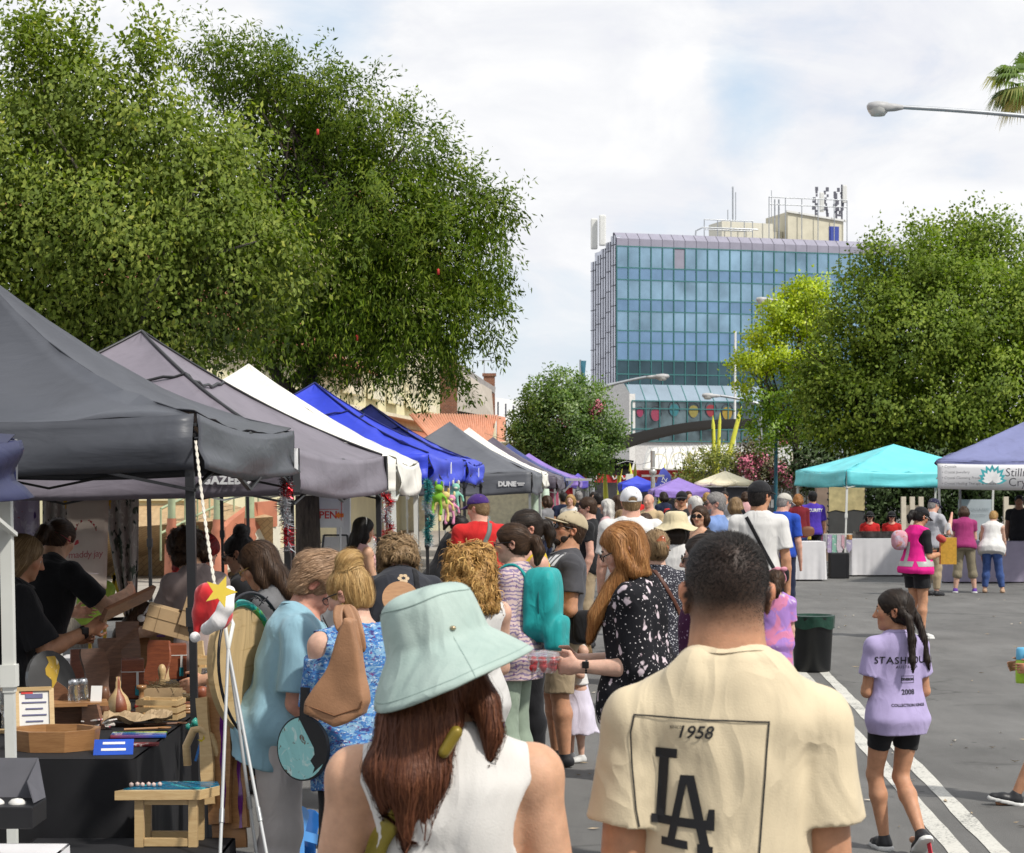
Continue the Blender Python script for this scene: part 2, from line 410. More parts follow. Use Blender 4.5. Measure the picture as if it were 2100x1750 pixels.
mb.add([A0+U*.01+Z*27.4+Vd*.05,A0+U*L+Z*27.4+Vd*.05,A0+U*L+Z*28.2+Vd*.05,A0+U*.01+Z*28.2+Vd*.05],[(0,1,2,3)])
mb.build('parapet',[parap],off)
# saw-tooth side face: seven stepped bays of tall panels
for k in range(5):
    mb = MB();top = 28.6-.55*k;a = A0 - U*.05*(k+1) + Vd*(1.5*k+.15);b = A0 - U*(.05*(k+1)+.05) + Vd*(1.5*(k+1)+.12)
    o = Vector((-.956,-.292,0))
    mb.add([a,b,b+Z*top,a+Z*top,a+U*.6,b+U*.6,b+Z*top+U*.6,a+Z*top+U*.6],[(1,0,3,2),(3,7,6,2),(0,4,7,3),(1,2,6,5)])
    mb.mat(1)
    for i in range(12): mb.bar(a+Z*(top-1-2.2*i)+o*.05,b+Z*(top-1-2.2*i)+o*.03,.08,.06)
    mb.bar(a+o*.03,a+Z*top+o*.03,.07,.06);mb.bar(a.lerp(b,.5)+o*.03,a.lerp(b,.5)+Z*top+o*.03,.06,.05)
    mb.build('side_bay',[sidep,dline],off)
# roof plant room, cabinets, rails, masts
def offbox(u0,u1,v0,v1,z0,z1,name,m,slope=0.):
    mb = MB();P = [A0+U*u+Vd*v for u,v in ((u0,v0),(u1,v0),(u1,v1),(u0,v1))]
    mb.add([p+Z*z0 for p in P]+[P[0]+Z*z1,P[1]+Z*(z1-slope),P[2]+Z*(z1-slope),P[3]+Z*z1],[(0,1,5,4),(1,2,6,5),(2,3,7,6),(3,0,4,7),(4,5,6,7)]);return mb.build(name,m,off)
pr = offbox(21.5,28.4,3,9,27.4,32.3,'plant_room',cream,.8)
mb = MB();mb.box(A0+U*27.2+Vd*2.97+Z*29.9,(1.2,.1,1.9),Matrix.Rotation(math.atan2(U.y,U.x),3,'Z'));mb.build('door',mat('blue_door',(.05,.08,.35)),pr)
mb = MB();mb.bar(A0+U*21.3+Vd*2.9+Z*32.35,A0+U*28.7+Vd*2.9+Z*31.5,.25,.2);mb.build('gutter',whitep,pr)
offbox(13.6,19.8,3.2,7,27.4,31.0,'plant_cabinet',mat('pale_cream_panel',(.66,.63,.52),.7,.05),.1)
offbox(19.9,21.4,4.2,7,27.4,30.2,'plant_cabinet',cream)
mb = MB()
for u0,u1,z in ((11.2,17,31.0),(11.2,17,29.9),(19,28.6,33.0),(19,28.6,33.8)):
    mb.tube([A0+U*u0+Vd*2.5+Z*z,A0+U*u1+Vd*2.5+Z*z],.06,6)
for u in (11.2,12.8,14.4,16,17,19,21,23,25,27,28.6):
    mb.tube([A0+U*u+Vd*2.5+Z*28.6,A0+U*u+Vd*2.5+Z*(31.0 if u < 18 else 33.8)],.055,6)
mb.tube([A0+U*9.5+Vd*1+Z*28.6,A0+U*9.6+Vd*1+Z*29.5,A0+U*10.4+Vd*1+Z*29.9,A0+U*17+Vd*1+Z*29.9],.09,6)
mb.build('roof_railing',steel,off)
for u,z1,r in ((15.0,37.4,.09),(15.35,36.8,.05),(14.4,34.8,.05),(20.6,36.2,.1),(20.1,36.2,.08),(19.7,37.2,.04),(25.1,36.6,.07),(27.7,37.2,.12),(28.4,38.2,.1),(26.5,35.8,.06)):
    mb = MB();p = A0+U*u+Vd*3.4;mb.tube([p+Z*29,p+Z*(z1-2.5)],r,6)
    if u > 24:
        for i in range(9): mb.box(p+Z*(32.2+i*.36)+Vector((rnd.uniform(-.25,.25),0,0)),(rnd.uniform(.15,.45),.2,rnd.uniform(.2,.5)))
    mb.build('antenna_mast',mat('dark_mast',(.13,.13,.16),.5) if u > 25 else steel,off)
for u_,v_,z_,h_ in ((25.9,3.4,33.6,2.2),(28.6,3.1,34.6,2.)): mb = MB();mb.box(A0+U*u_+Vd*v_+Z*z_,(.5,.3,h_),bev=.08);mb.build('antenna_panel',whitep,off)
for k,(a,zc) in enumerate((((-1.0,4.5),29.2),((-.35,3.6),29.5))):
    mb = MB();mb.box(A0+U*a[0]+Vd*a[1]+Z*zc,(.75,.5,3.4),bev=.15);mb.build('antenna_panel',whitep,off)
# podium: sloping glass, mural glass, white shoulder wall
pod = thing('podium_building','low glazed podium with painted food mural and pale concrete shoulder','building',A0+U*1.5-Vd*16)
Pc = A0 + U*.0 - Vd*12.;Pc = Vector((W(1295,990,21).x,F/21,0));s2 = 21.
def pz(y): return H+(HY-y)/s2
Lp = 14.5
mb = MB();mb.add([Pc+Vd*.05+Z*0,Pc+U*Lp+Vd*.05,Pc+U*Lp+Vd*9,Pc+Vd*9]+[q+Z*pz(822) for q in (Pc+Vd*.05,Pc+U*Lp+Vd*.05)]+[q+Z*pz(786) for q in (Pc+U*Lp+Vd*9,Pc+Vd*9)],[(0,1,5,4),(1,2,6,5),(2,3,7,6),(3,0,4,7),(4,5,6,7)]);mb.build('wall',mat('pale_concrete',(.58,.56,.54),.8),pod)
mb = MB();o2 = Pc-U*.05;mb.add([o2-U*2.6+Vd*8,o2,o2+Z*pz(810),o2+Vd*2+Z*pz(785),o2-U*2.6+Vd*9.5+Z*pz(785)],[(0,1,2,3,4)]);mb.add([o2-U*.2+Nf*.1,o2+U*.4+Nf*.1,o2+U*.4+Nf*.1+Z*pz(808),o2-U*.2+Nf*.1+Z*pz(808)],[(0,1,2,3)]);mb.build('shoulder_wall',mat('pale_shoulder',(.68,.66,.63),.8),pod)
mb = MB();pg = mat('sloping_pale_glass',(.42,.52,.60),.08,.1,.4,metal=.75)
for c in range(10):
    a = Pc+U*(c*1.45+.04)+Nf*.06;b = Pc+U*((c+1)*1.45-.04)+Nf*.06
    mb.add([a+Z*pz(822),b+Z*pz(822),b+Z*pz(787)+Vd*1.6,a+Z*pz(787)+Vd*1.6],[(0,1,2,3)])
mb.build('glass_roof',pg,pod)
mb = MB();mb.add([Pc+Nf*.08+Z*pz(905),Pc+U*Lp+Nf*.08+Z*pz(905),Pc+U*Lp+Nf*.08+Z*pz(822),Pc+Nf*.08+Z*pz(822)],[(0,1,2,3)])
mb.build('window_band',mat('grey_green_shop_glass',(.10,.14,.15),.07,.5,.5,metal=.55,spec=.8),pod)
mb = MB()
for c in range(11): p = Pc+U*(c*1.45)+Nf*.16;mb.bar(p+Z*pz(905),p+Z*pz(822),.09,.1);mb.bar(p+Z*pz(822)-Nf*.1,p+Z*pz(787)+Vd*1.7,.08,.08)
for y in (822,838,880,905): mb.bar(Pc+Z*pz(y)+Nf*.15,Pc+U*Lp+Z*pz(y)+Nf*.15,.1,.1)
mb.build('mullion_grid',mull,pod)
fruit = [((1312,845),(.26,.04,.09),.55),((1345,848),(.28,.05,.09),.8),((1384,838),(.04,.17,.20),.8),((1425,840),(.26,.22,.06),.8),((1462,838),(.28,.04,.05),.8),((1497,843),(.33,.23,.04),.85)]
for (px,py),c,r in fruit:
    t = (px-1295)/s2/.956;o = Pc+U*t+Nf*.11+Z*pz(py);mb = MB()
    poly = [(math.cos(a)*.62*r,math.sin(a)*.78*r*(1.2 if math.sin(a) < 0 else .75)) for a in [k*2*math.pi/18 for k in range(18)]]
    mb.prism(poly,.02,o,U,Z);f = mb.build('mural_shape',mat('mural_%d' % px,c,.4),pod)
    mb = MB();mb.tube([o+U*(.75*r*math.cos(a))+Z*(.95*r*math.sin(a))+Nf*.03 for a in [k*math.pi/8-.3 for k in range(14)]],.035,4);mb.build('mural_outline',dline,pod)
# ground floor: white awning roof, red shop band
mb = MB();a = W(1318,962,30);b = W(1500,962,30);a2 = W(1330,918,27);b2 = W(1505,912,27)
mb.sheet(lambda u,v: a.lerp(b,u).lerp(a2.lerp(b2,u),v)+Z*(.25*math.sin(v*math.pi)),12,6);aw = mb.build('awning_roof',mat('white_membrane',(.74,.72,.66),.6,.06,2.),pod);solid(aw,.06)
mb = MB()
for i in range(12):
    p = a.lerp(b,i/11);q = a2.lerp(b2,(i+.8)/12);mb.tube([p+Z*.1+Nf*.15,p.lerp(q,.5)+Z*.38+Nf*.15,q+Z*.1+Nf*.15],.02,4);q2 = a2.lerp(b2,max(0,(i-.8)/12));mb.tube([p+Z*.1+Nf*.15,p.lerp(q2,.5)+Z*.38+Nf*.15,q2+Z*.1+Nf*.15],.02,4)
mb.build('lattice',mat('grey_wire',(.4,.4,.4)),aw)
mb = MB()
for px,py in ((1392,945),(1440,938),(1350,948)):
    o = W(px,py,29.5)-Vector((0,.7,0));mb.tube([o+Vector((math.cos(t)*.55,0,math.sin(t)*.55)) for t in [k*math.pi/8 for k in range(17)]],.03,4)
mb.build('ring_light',mat('yellow_wire',(.6,.52,.2)),aw)
shopf = thing('shop','dark shop front under a red sign band with white lettering','shop',GS(1300,32))
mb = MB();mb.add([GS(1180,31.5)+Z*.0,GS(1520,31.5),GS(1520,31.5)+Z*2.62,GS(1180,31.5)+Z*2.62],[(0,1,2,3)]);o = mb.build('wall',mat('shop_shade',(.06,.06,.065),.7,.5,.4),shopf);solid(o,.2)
mb = MB();o_ = W(1305,977,32);mb.box(o_,(7.3,.15,.8));sg = mb.build('sign_band',mat('red_sign',(.5,.03,.03),.5),shopf)
text_on('lettering','ST',.75,whitep,sg,W(1216,977,32)+Nf*.12)
mb = MB()
for px in (1275,1395):
    mb.tube([W(px+i*4,977+7*math.sin(i*1.3),32)-Vector((0,.12,0)) for i in range(-6,7)],.05,5)
mb.build('lettering',whitep,sg)
# pole flag, flagpole
def lamp(label,head,pole,top,s,L=.75,name='street_lamp',arm_r=.045):
    """street lamp: pole px, foot on ground, arm end (px,py) head"""
    hx = W(head[0],head[1],s);px = W(pole[0],pole[1],s);t = thing(name,label,'street lamp',GS(pole[0],s))
    mb = MB();mb.tube([Vector((px.x,px.y,0)),Vector((px.x,px.y,px.z))],[.11,.07],10);mb.build('pole',steel,t)
    d = (hx-px).normalized();mb = MB();mb.tube([px+(hx-px)*i/6+Z*(.18*math.sin(i/6*math.pi/2)) for i in range(7)],[arm_r*1.5]*3+[arm_r]*4,8);mb.build('arm',steel,t)
    e = hx+Z*.18;d = Vector((d.x,0,d.z*.3)).normalized();hd = MB();u = Z-d*Z.dot(d);u.normalize()
    prof = [(0,.05,.05),(.18,.1,.09),(.35,.13,.10),(.36,.15,.13),(.6,.17,.15),(.78,.13,.10),(.82,.03,.03)]
    y = d.cross(u);ring = []
    for (q,w,hh) in prof:
        ring += [e+d*(q*L/.75)+y*(w*math.cos(k*math.pi/4))+u*(hh*math.sin(k*math.pi/4)*(.8 if math.sin(k*math.pi/4) > 0 else 1.)) for k in range(8)]
    hd.add(ring,[(i*8+k,i*8+(k+1) % 8,(i+1)*8+(k+1) % 8,(i+1)*8+k) for i in range(len(prof)-1) for k in range(8)]+[list(range(8))[::-1],list(range(48,56))],True)
    h = hd.build('lamp_head',mat('lamp_grey',(.42,.42,.42),.5),t)
    mb = MB();mb.lathe([(.0,-.2),(.1,-.19),(.15,-.1),(.16,0)],e+d*.57*L/.75,12,sx=1.35);mb.build('lens',mat('lamp_lens',(.75,.75,.72),.15,0,trans=.3),h)
    return t
lamp('tall grey street lamp whose arm reaches in from the upper right edge',(1852,238),(2330,262),0,100,.68)
lamp('far street lamp with arm over the bright lime tree before the glass block',(1588,624),(1690,640),0,46,.75,arm_r=.06)
lamp('far street lamp with rising arm above the flowering street tree',(1325,782),(1215,800),0,46,.95,arm_r=.06)
lamp('far street lamp before the painted mural glass of the podium',(1478,820),(1560,830),0,44,.8,arm_r=.06)
mb = MB();mb.tube([GS(1506,24),W(1508,680,24)],.1,8);single(mb,'flagpole',whitep,'tall bare white flagpole standing before the glass office block','flagpole',loc=GS(1507,24))
mb = MB();mb.tube([GS(1190,40),W(1190,738,40)],.05,6);mb.mat(1).sheet(lambda u,v: W(1190,740,40)+Vector((.03+.28*u*(1-.6*(1-v)),.05*math.sin(3*u+5*v),-1.7*(1-v)-.0)),5,9);t = single(mb,'banner_pole',[steel,mat('teal_banner',(.03,.14,.2))],'slim pole with dark teal banner left of the glass office block','banner',loc=GS(1190,40))
# woodland behind the viewer: it shows only as the dark reflection low in the glass
V = [];Fc = [];rg = np.random.default_rng(5)
for i in range(90):
    x = rg.uniform(-130,190);h = rg.uniform(13,24);c = np.array([x,-120+rg.uniform(-15,15),h*.55]);r = np.array([rg.uniform(4,9),5,h*.48])
    d = rg.normal(size=(70,3));d /= np.linalg.norm(d,axis=1)[:,None];P = c+d*r*rg.uniform(.8,1.05,(70,1))
    for p in P:
        k = len(V);q = rg.normal(size=(4,3))*1.6;V += [p+q[j] for j in range(4)];Fc.append((k,k+1,k+2,k+3))
tag(raw_obj('woodland',np.array(V),np.array(Fc),mat('far_leaf',(.05,.09,.04))),kind='stuff')
# ------------------------------------------------------------------ buildings behind the left trees
terra = mat('terracotta_sheet',(.50,.19,.11),.6,.12,2.);brick = None
def m_brick(name='brown_brick',c1=(.19,.075,.045),c2=(.27,.11,.06),mo=(.34,.28,.22),s=1.,rotx=0):
    if (name,) in MATS: return MATS[(name,)]
    m,nt,b = new_mat(name);co = coords(nt,'Object',None,(R(90) if rotx else 0,0,0))
    br = N(nt,'ShaderNodeTexBrick',Scale=4.*s);br.inputs['Color1'].default_value = c4(c1);br.inputs['Color2'].default_value = c4(c2);br.inputs['Mortar'].default_value = c4(mo);br.inputs['Mortar Size'].default_value = .012
    nt.links.new(co,br.inputs['Vector']);nt.links.new(mixc(nt,.35,br.outputs[0],ramp(nt,noise(nt,coords(nt),5.,4.),[(.3,.5),(.7,1.2)]),'MULTIPLY'),b.inputs['Base Color']);b.inputs['Roughness'].default_value = .9
    MATS[(name,)] = m;return m
brick = m_brick(rotx=1)
cb = thing('school_building','long cream building with tall windows and terracotta awning behind the trees','building',Vector((-8,70,0)))
crm = mat('cream_wall',(.66,.61,.40),.8,.07,1.);sillm = mat('pale_cream_trim',(.74,.70,.52),.7)
P0 = Vector((W(560,0,75).x,F/75,0));P1 = Vector((W(902,0,47.6).x,F/47.6,0));D = (P1-P0).normalized();NL = Vector((D.y,-D.x,0))
Lw = (P1-P0).length
mb = MB();PM = P0+D*(Lw*.42);B = [PM,P1,P1-NL*8,PM-NL*8];mb.add(B+[q+Z*11.5 for q in B],[(0,1,5,4),(1,2,6,5),(2,3,7,6),(3,0,4,7),(4,5,6,7)]);mb.build('wall',crm,cb)
pane = mat('dim_window_pane',(.05,.06,.05),.1,.3,1.,spec=.6)
for px in (700,752,792,831,866):
    # march along the wall until it projects to this column
    t = min((abs((CX+(P0+D*q).x*F/(P0+D*q).y)-px),q) for q in [i*.1 for i in range(int(Lw*10))])[1]
    o = P0+D*t+NL*.02;w = 1.9;z0,z1 = 5.0,9.2
    mb = MB();mb.add([o+NL*.03+Z*z0,o+D*w+NL*.03+Z*z0,o+D*w+NL*.03+Z*z1,o+NL*.03+Z*z1],[(0,1,2,3)]);wn = mb.build('window',pane,cb)
    mb = MB()
    for q in (0,.33,.66,1.): mb.bar(o+D*(w*q)+Z*z0+NL*.1,o+D*(w*q)+Z*z1+NL*.1,.14 if q in (0,1.) else .22,.2)
    mb.build('frame',sillm,wn);mb = MB();mb.bar(o-D*.2+Z*(z0-.1)+NL*.16,o+D*(w+.2)+Z*(z0-.1)+NL*.16,.2,.3);mb.build('sill',sillm,wn)
def corr(name,a,b,c,d,n,parent,m=terra,amp=.04):
    """corrugated sheet between four corners: a,b along the top, c,d along the bottom"""
    a,b,c,d = map(Vector,(a,b,c,d));nn = (b-a).cross(c-a).normalized()
    mb = MB();mb.sheet(lambda u,v: a.lerp(b,u).lerp(c.lerp(d,u),v)+nn*(amp*math.sin(u*n*2*math.pi)),n*6+1,2);o = mb.build(name,m,parent);solid(o,.02);return o
mb = MB();B = [P0-D*16,PM,PM-NL*6,P0-D*16-NL*6];mb.add(B+[q+Z*5.6 for q in B],[(0,1,5,4),(1,2,6,5),(2,3,7,6),(3,0,4,7),(4,5,6,7)]);mb.build('wall',crm,cb)
corr('roof',P0-D*16+Z*8-NL*3,PM+Z*8-NL*3,P0-D*16+Z*5.5+NL*.6,PM+Z*5.5+NL*.6,50,cb)
a,b = PM+Z*11.4+NL*.5,P1+Z*11.4+NL*.5;corr('roof',a-NL*4+Z*2.5,b-NL*4+Z*2.5,a,b,40,cb)
q0,q1 = P0+D*4,P1-D*1
corr('awning',q0+Z*3.9+NL*.05,q1+Z*3.9+NL*.05,q0+Z*2.9+NL*2.2,q1+Z*2.9+NL*2.2,60,cb)
mb = MB();mb.bar(q0+Z*4.3+NL*.12,q1+Z*4.3+NL*.12,.6,.12);mb.build('fascia',sillm,cb)
gh = thing('gabled_house','grey gabled house with brown brick chimneys and a terracotta lean-to roof','building',GS(960,45))
mb = MB();o = W(940,850,45);mb.add([W(936,842,46),W(1013,856,44),W(1008,800,44),W(985,786,44.5),W(938,755,46)]+[v-Vector((1.2,-7,0)) for v in (W(936,842,46),W(1013,856,44),W(1008,800,44),W(985,786,44.5),W(938,755,46))],[(0,1,2,3,4),(5,9,8,7,6),(0,4,9,5),(1,6,7,2),(2,7,8,3),(3,8,9,4)]);mb.build('wall',mat('grey_beige_cladding',(.47,.42,.36),.8,.05),gh)
mb = MB();mb.bar(W(936,752,45.8),W(987,786,44.3),.22,.3);mb.bar(W(987,786,44.3),W(1012,801,43.8),.2,.3);rf = mb.build('roof',mat('grey_barge',(.3,.28,.27)),gh)
for (x0,x1,y0,s) in ((900,938,735,46),(992,1015,772,43)):
    mb = MB();a = GS(x0,s);w = (x1-x0)/s;zt = H+(HY-y0)/s;mb.box((a.x+w/2,a.y-.3,zt/2),(w,.7,zt));mb.box((a.x+w/2,a.y-.3,zt+.05),(w+.12,.82,.12));mb.build('chimney',brick,rf)
mb = MB();mb.add([W(938,848,45.2),W(1005,862,43.6),W(1000,870,43.6),W(938,862,45.2)],[(0,1,2,3)]);mb.build('window',pane,gh)
mb = MB();p = W(993,770,43);mb.tube([p,p+Z*.75],.02,5);mb.tube([p+Z*.7-Vector((.25,0,0)),p+Z*.7+Vector((.7,0,0))],.015,5)
for i in range(5): mb.tube([p+Z*.7+Vector((-.15+.18*i,-.2,0)),p+Z*.7+Vector((-.15+.18*i,.2,0))],.01,4)
mb.build('aerial',steel,gh)
lv = thing('verandah','low shop verandah with corrugated terracotta roof and cream piers','verandah',GS(950,52))
corr('roof',W(840,849,60),W(1020,852,50),W(905,925,63),W(1005,915,52),34,lv,mat('faded_terracotta',(.55,.25,.15),.6,.1,2.),.05)
corr('roof',W(1020,854,49.5),W(1035,857,49),W(1020,915,51),W(1035,910,50),5,lv,mat('faded_terracotta',(.55,.25,.15)),.05)
for px,s in ((1012,51),(1030,49.5)):
    mb = MB();a = W(px-5,915,s);b = W(px+7,915,s);t_ = W(px+4,862,s);mb.add([a,b,t_,a+Vector((0,.5,0)),b+Vector((0,.5,0)),t_+Vector((0,.5,0))],[(0,1,2),(5,4,3),(0,2,5,3),(1,4,5,2)]);mb.build('pier',sillm,lv)
mb = MB();mb.bar(W(985,918,52.5),W(1040,915,49),.5,.4);mb.box((W(1000,0,52).x,F/54,1.7),(6,.3,3.4));mb.build('fascia',sillm,lv)
wb = thing('white_building','bright white building with narrow slot windows beyond the gabled house','building',GS(1040,30))
mb = MB();s = 32;a = GS(1012,s);mb.add([a,a+Vector((2.6,3,0)),a+Vector((2.6,3,0))+Z*(H+(HY-822)/s),a+Z*(H+(HY-816)/s)],[(0,1,2,3)]);o = mb.build('wall',mat('bright_white_wall',(.8,.8,.8),.7,.03),wb);solid(o,.3)
for i in range(5):
    for j in range(3):
        p = a.lerp(a+Vector((2.6,3,0)),.1+.19*i)+Z*(H+(HY-(838+34*j+3*i))/s)-Vector((0,.2,0));mb = MB();mb.box(p,(.16,.1,.85));mb.build('window',dline,wb)
# paved ramp, cream walls and posts seen under the canopies
m,nt2,b2 = new_mat('sandy_brick_paving');cc = coords(nt2,'Object',None,(0,0,R(40)))
br = N(nt2,'ShaderNodeTexBrick',Scale=3.);br.inputs['Color1'].default_value = c4((.40,.27,.14));br.inputs['Color2'].default_value = c4((.47,.33,.18));br.inputs['Mortar'].default_value = c4((.27,.18,.1));nt2.links.new(cc,br.inputs['Vector']);nt2.links.new(br.outputs[0],b2.inputs['Base Color']);b2.inputs['Roughness'].default_value = .9
mb = MB();mb.add([GP(150,1186),GP(560,1186),W(560,1060,108),W(430,1022,100),W(300,1016,100),W(150,1090,112)],[(0,1,2,3,4,5)]);tag(mb.build('paved_ramp',m),kind='structure')
mb = MB();mb.add([Vector((-14,22,.05)),Vector((-1.8,30,.05)),Vector((-1.,80,.05)),Vector((-14,80,.05))],[(0,1,2,3)]);tag(mb.build('footpath',mat('concrete_path',(.33,.30,.26),.9,.15,2.)),kind='structure')
mb = MB();mb.box(W(300,1080,108)+Vector((0,2,0)),(.95,.6,4.));mb.box(W(300,1018,108)+Vector((0,2,0)),(1.2,.8,.2));single(mb,'pillar',crm,'cream rendered pillar beside the sloping brick paving','pillar',loc=GS(300,108)+Vector((0,2,0)))
rw = MB();P = [W(430,1185,112),W(560,1130,106),W(560,1058,106),W(520,1062,108),W(470,1100,110),W(430,1140,112)]
rw.add(P+[p+Vector((.1,.4,0)) for p in P],[(0,1,2,3,4,5)]+[(i,6+i,6+(i+1) % 6,(i+1) % 6) for i in range(6)]);rw.mat(1)
for i in (2,3,4): rw.bar(P[i]+Vector((0,.15,.04)),P[i+1]+Vector((0,.15,.04)),.14,.5)
single(rw,'ramp_wall',[mat('pale_cream_wall',(.70,.66,.54),.8,.06),terra],'curving cream ramp wall with terracotta coping under the canopies','wall',loc=GS(500,110))
green = mat('sage_green_paint',(.34,.40,.25),.5);redb = mat('terracotta_base',(.45,.17,.10),.6)
for px,py,s,w,lb in ((448,1105,116,.17,'sage green verandah post with terracotta base, nearest the ramp wall'),(512,1150,112,.17,'sage green verandah post in front of the cream ramp wall'),(352,1140,113,.14,'slim sage green post behind the red haired woman')):
    t = thing('verandah_post',lb,'post',GS(px,s),group='verandah posts');o = t.location;mb = MB();mb.lathe([(w*.55,1.2),(w*.5,1.3),(w*.5,3.6)],o,12);mb.build('shaft',green,t);mb = MB();mb.lathe([(w*1.0,0),(w*.9,.75),(w*.6,.8),(w*.78,.86),(w*.6,.93),(w*.78,1.0),(w*.6,1.1),(w*.6,1.22)],o,14);mb.build('base',redb,t)
rl = MB()
for i in range(9): p = W(330+i*25,1150-i*13,112-i);rl.tube([p,p+Z*.95],.02,5)
for k in (.95,.5): rl.tube([W(330+i*25,1150-i*13,112-i)+Z*k for i in range(9)],.025,6)
single(rl,'handrail',green,'sage green handrail climbing beside the brick paved ramp','railing',loc=GS(400,112))
# white door frame and OPEN sign boards beside the dark trunk
st = thing('notice_board','white notice board with a red border, red OPEN lettering and orange arrow','sign',GS(680,150))
o = W(672,1045,150);mb = MB();mb.box(o,(.42,.03,.5));mb.tube([o+Vector((-.17,.03,-.2)),Vector((o.x-.17,o.y+.03,0))],.015,6);mb.tube([o+Vector((.17,.03,-.2)),Vector((o.x+.17,o.y+.03,0))],.015,6);bd = mb.build('board',whitep,st)
redl = mat('red_lettering',(.6,.04,.03));mb = MB();
for x0,z0,x1,z1 in ((-.19,.2,.19,.2),(.19,.2,.19,-.15),(-.19,-.0,.15,-.0)): mb.bar(o+Vector((x0,-.02,z0)),o+Vector((x1,-.02,z1)),.02,.006)
mb.build('border',redl,st);text_on('lettering','OPEN',.14,redl,st,o+Vector((-.05,-.018,-.08)),bold=.003)
mb = MB();mb.prism([(-.06,0),(0,.05),(0,.025),(.06,.025),(.06,-.025),(0,-.025),(0,-.05)],.01,o+Vector((.16,-.02,-.08)));mb.build('arrow',mat('orange_arrow',(.75,.2,.03)),st)
sw = thing('sandwich_board','folding sandwich board with black frame and pale patterned panel by the trunk','sign',GS(685,140));o = GS(688,140)
mb = MB()
for k in (-1,1): mb.bar(o+Vector((k*.3,-.15,0)),o+Vector((k*.17,0,1.1)),.025);mb.bar(o+Vector((k*.3,.25,0)),o+Vector((k*.17,.02,1.1)),.025)
mb.bar(o+Vector((-.17,0,1.1)),o+Vector((.17,0,1.1)),.025);mb.bar(o+Vector((-.26,-.1,.3)),o+Vector((.26,-.1,.3)),.025);mb.build('frame',mat('black_metal',(.02,.02,.022),.4),sw)
mb = MB();mb.add([o+Vector((-.26,-.095,.32)),o+Vector((.26,-.095,.32)),o+Vector((.17,-.0,1.08)),o+Vector((-.17,-.0,1.08))],[(0,1,2,3)]);pn = mb.build('panel',pattern('feather_panel',(.7,.68,.62),[('noise',5.,.66,(.28,.22,.34),.8,None),('noise',7.,.72,(.1,.4,.4),.3,None)]),sw);solid(pn,.01)
mb = MB();mb.box(W(705,1100,135)+Vector((0,0,0)),(.2,.2,3.));single(mb,'pillar',whitep,'square white pillar to the right of the OPEN notice board','pillar',loc=GS(705,135))
# ------------------------------------------------------------------ far centre street furniture
yel = mat('acid_yellow_paint',(.62,.62,.06),.45,.05)
for (x0,y0,x1,y1,s,r) in ((1243,1040,1240,962,42,.13),(1272,1035,1268,948,40,.13),(1262,1040,1276,962,44,.04),(1294,1035,1292,950,42,.15),(1300,1036,1303,948,38,.12),(1352,1042,1364,950,44,.1),(1466,990,1462,852,38,.13),(1470,992,1477,846,38,.11),(1482,985,1521,833,38,.15)):
    a,b = W(x0,y0,s),W(x1,y1,s);d = (b-a).normalized();a = a-d*(a.z/d.z);mb = MB();mb.tube([a,a.lerp(b,.5),b-d*.5,b],[r*1.15,r,r*.75,.01],10)
    single(mb,'yellow_pole',yel,{1243: 'stout acid yellow art pole, leftmost of the low cluster',1272: 'acid yellow art pole, second from the left in the low cluster',1262: 'thin leaning acid yellow rod among the low cluster',1294: 'acid yellow art pole with a white meter box before it',1300: 'acid yellow art pole half hidden behind another at the sail edge',1352: 'leaning slim acid yellow pole behind the white cap',1466: 'tall acid yellow pole, left one of the upright pair over the shrubs',1470: 'tall acid yellow pole, right one of the upright pair over the shrubs',1482: 'tall acid yellow pole leaning right by the lime green tree'}[x0],'pole','acid yellow art poles',loc=a)
mb = MB();mb.box(W(1291,982,45),(.33,.15,.42),bev=.02);mb.tube([GS(1291,45)+Vector((0,.1,0)),W(1291,980,45)+Vector((0,.1,0))],.03,6);single(mb,'sign_box',whitep,'small white box on a post in front of the yellow poles','sign',loc=GS(1291,45))
mb = MB();mb.box(W(1142,965,50),(.22,.12,.6));mb.tube([GS(1142,50),W(1142,965,50)],.04,6);single(mb,'sign_box',whitep,'narrow white post sign below the flowering tree','sign',loc=GS(1142,50))
sail = mat('dark_shade_cloth',(.014,.012,.010),.9,.1,spec=.04)
def sailf(name,label,A,B,C,Dq,drop):
    mb = MB();mb.sheet(lambda u,v: A.lerp(B,u).lerp(C.lerp(Dq,u),v)+Z*(-drop*math.sin(u*math.pi)*(1-.3*v)-drop*.6*math.sin(v*math.pi)),24,8);c = [(A.x+B.x)/2,A.y,0]
    o = single(mb,name,sail,label,'shade sail',loc=c);solid(o,.01)
sailf('shade_sail','long dark brown shade sail sweeping up across the glazed podium',W(1222,943,44),W(1545,880,36),W(1240,905,34),W(1560,862,30),-.5)
sailf('shade_sail','small dark grey shade sail low beside the flowering tree',W(1195,962,44),W(1290,975,44),W(1190,925,38),W(1300,945,38),.1)
scp = MB();s = 62;b0 = GS(1339,s);scp.tube([b0,W(1339,925,s)],.075,10);scp.box(W(1339,976,s),(.75,.12,.07));scp.lathe([(.11,0),(.13,.08),(.09,.14)],W(1339,972,s),10)
scp.tube([W(1339,930,s)+Vector((0,.02,0)),W(1333,948,s),W(1310,953,s),W(1285,946,s),W(1265,952,s)],.012,5);scp.mat(1).ball(W(1339,960,s),.08,10)
single(scp,'steel_post',[mat('pale_steel',(.5,.5,.48),.35,metal=.5),whitep],'pale steel post with cross bracket standing in the crowd','post',loc=b0)
fb = MB();s = 55;p = GS(1352,s);fb.tube([p+Vector((-.35,0,0)),W(1340,1000,s),W(1352,972,s),W(1364,962,s)],.012,5)
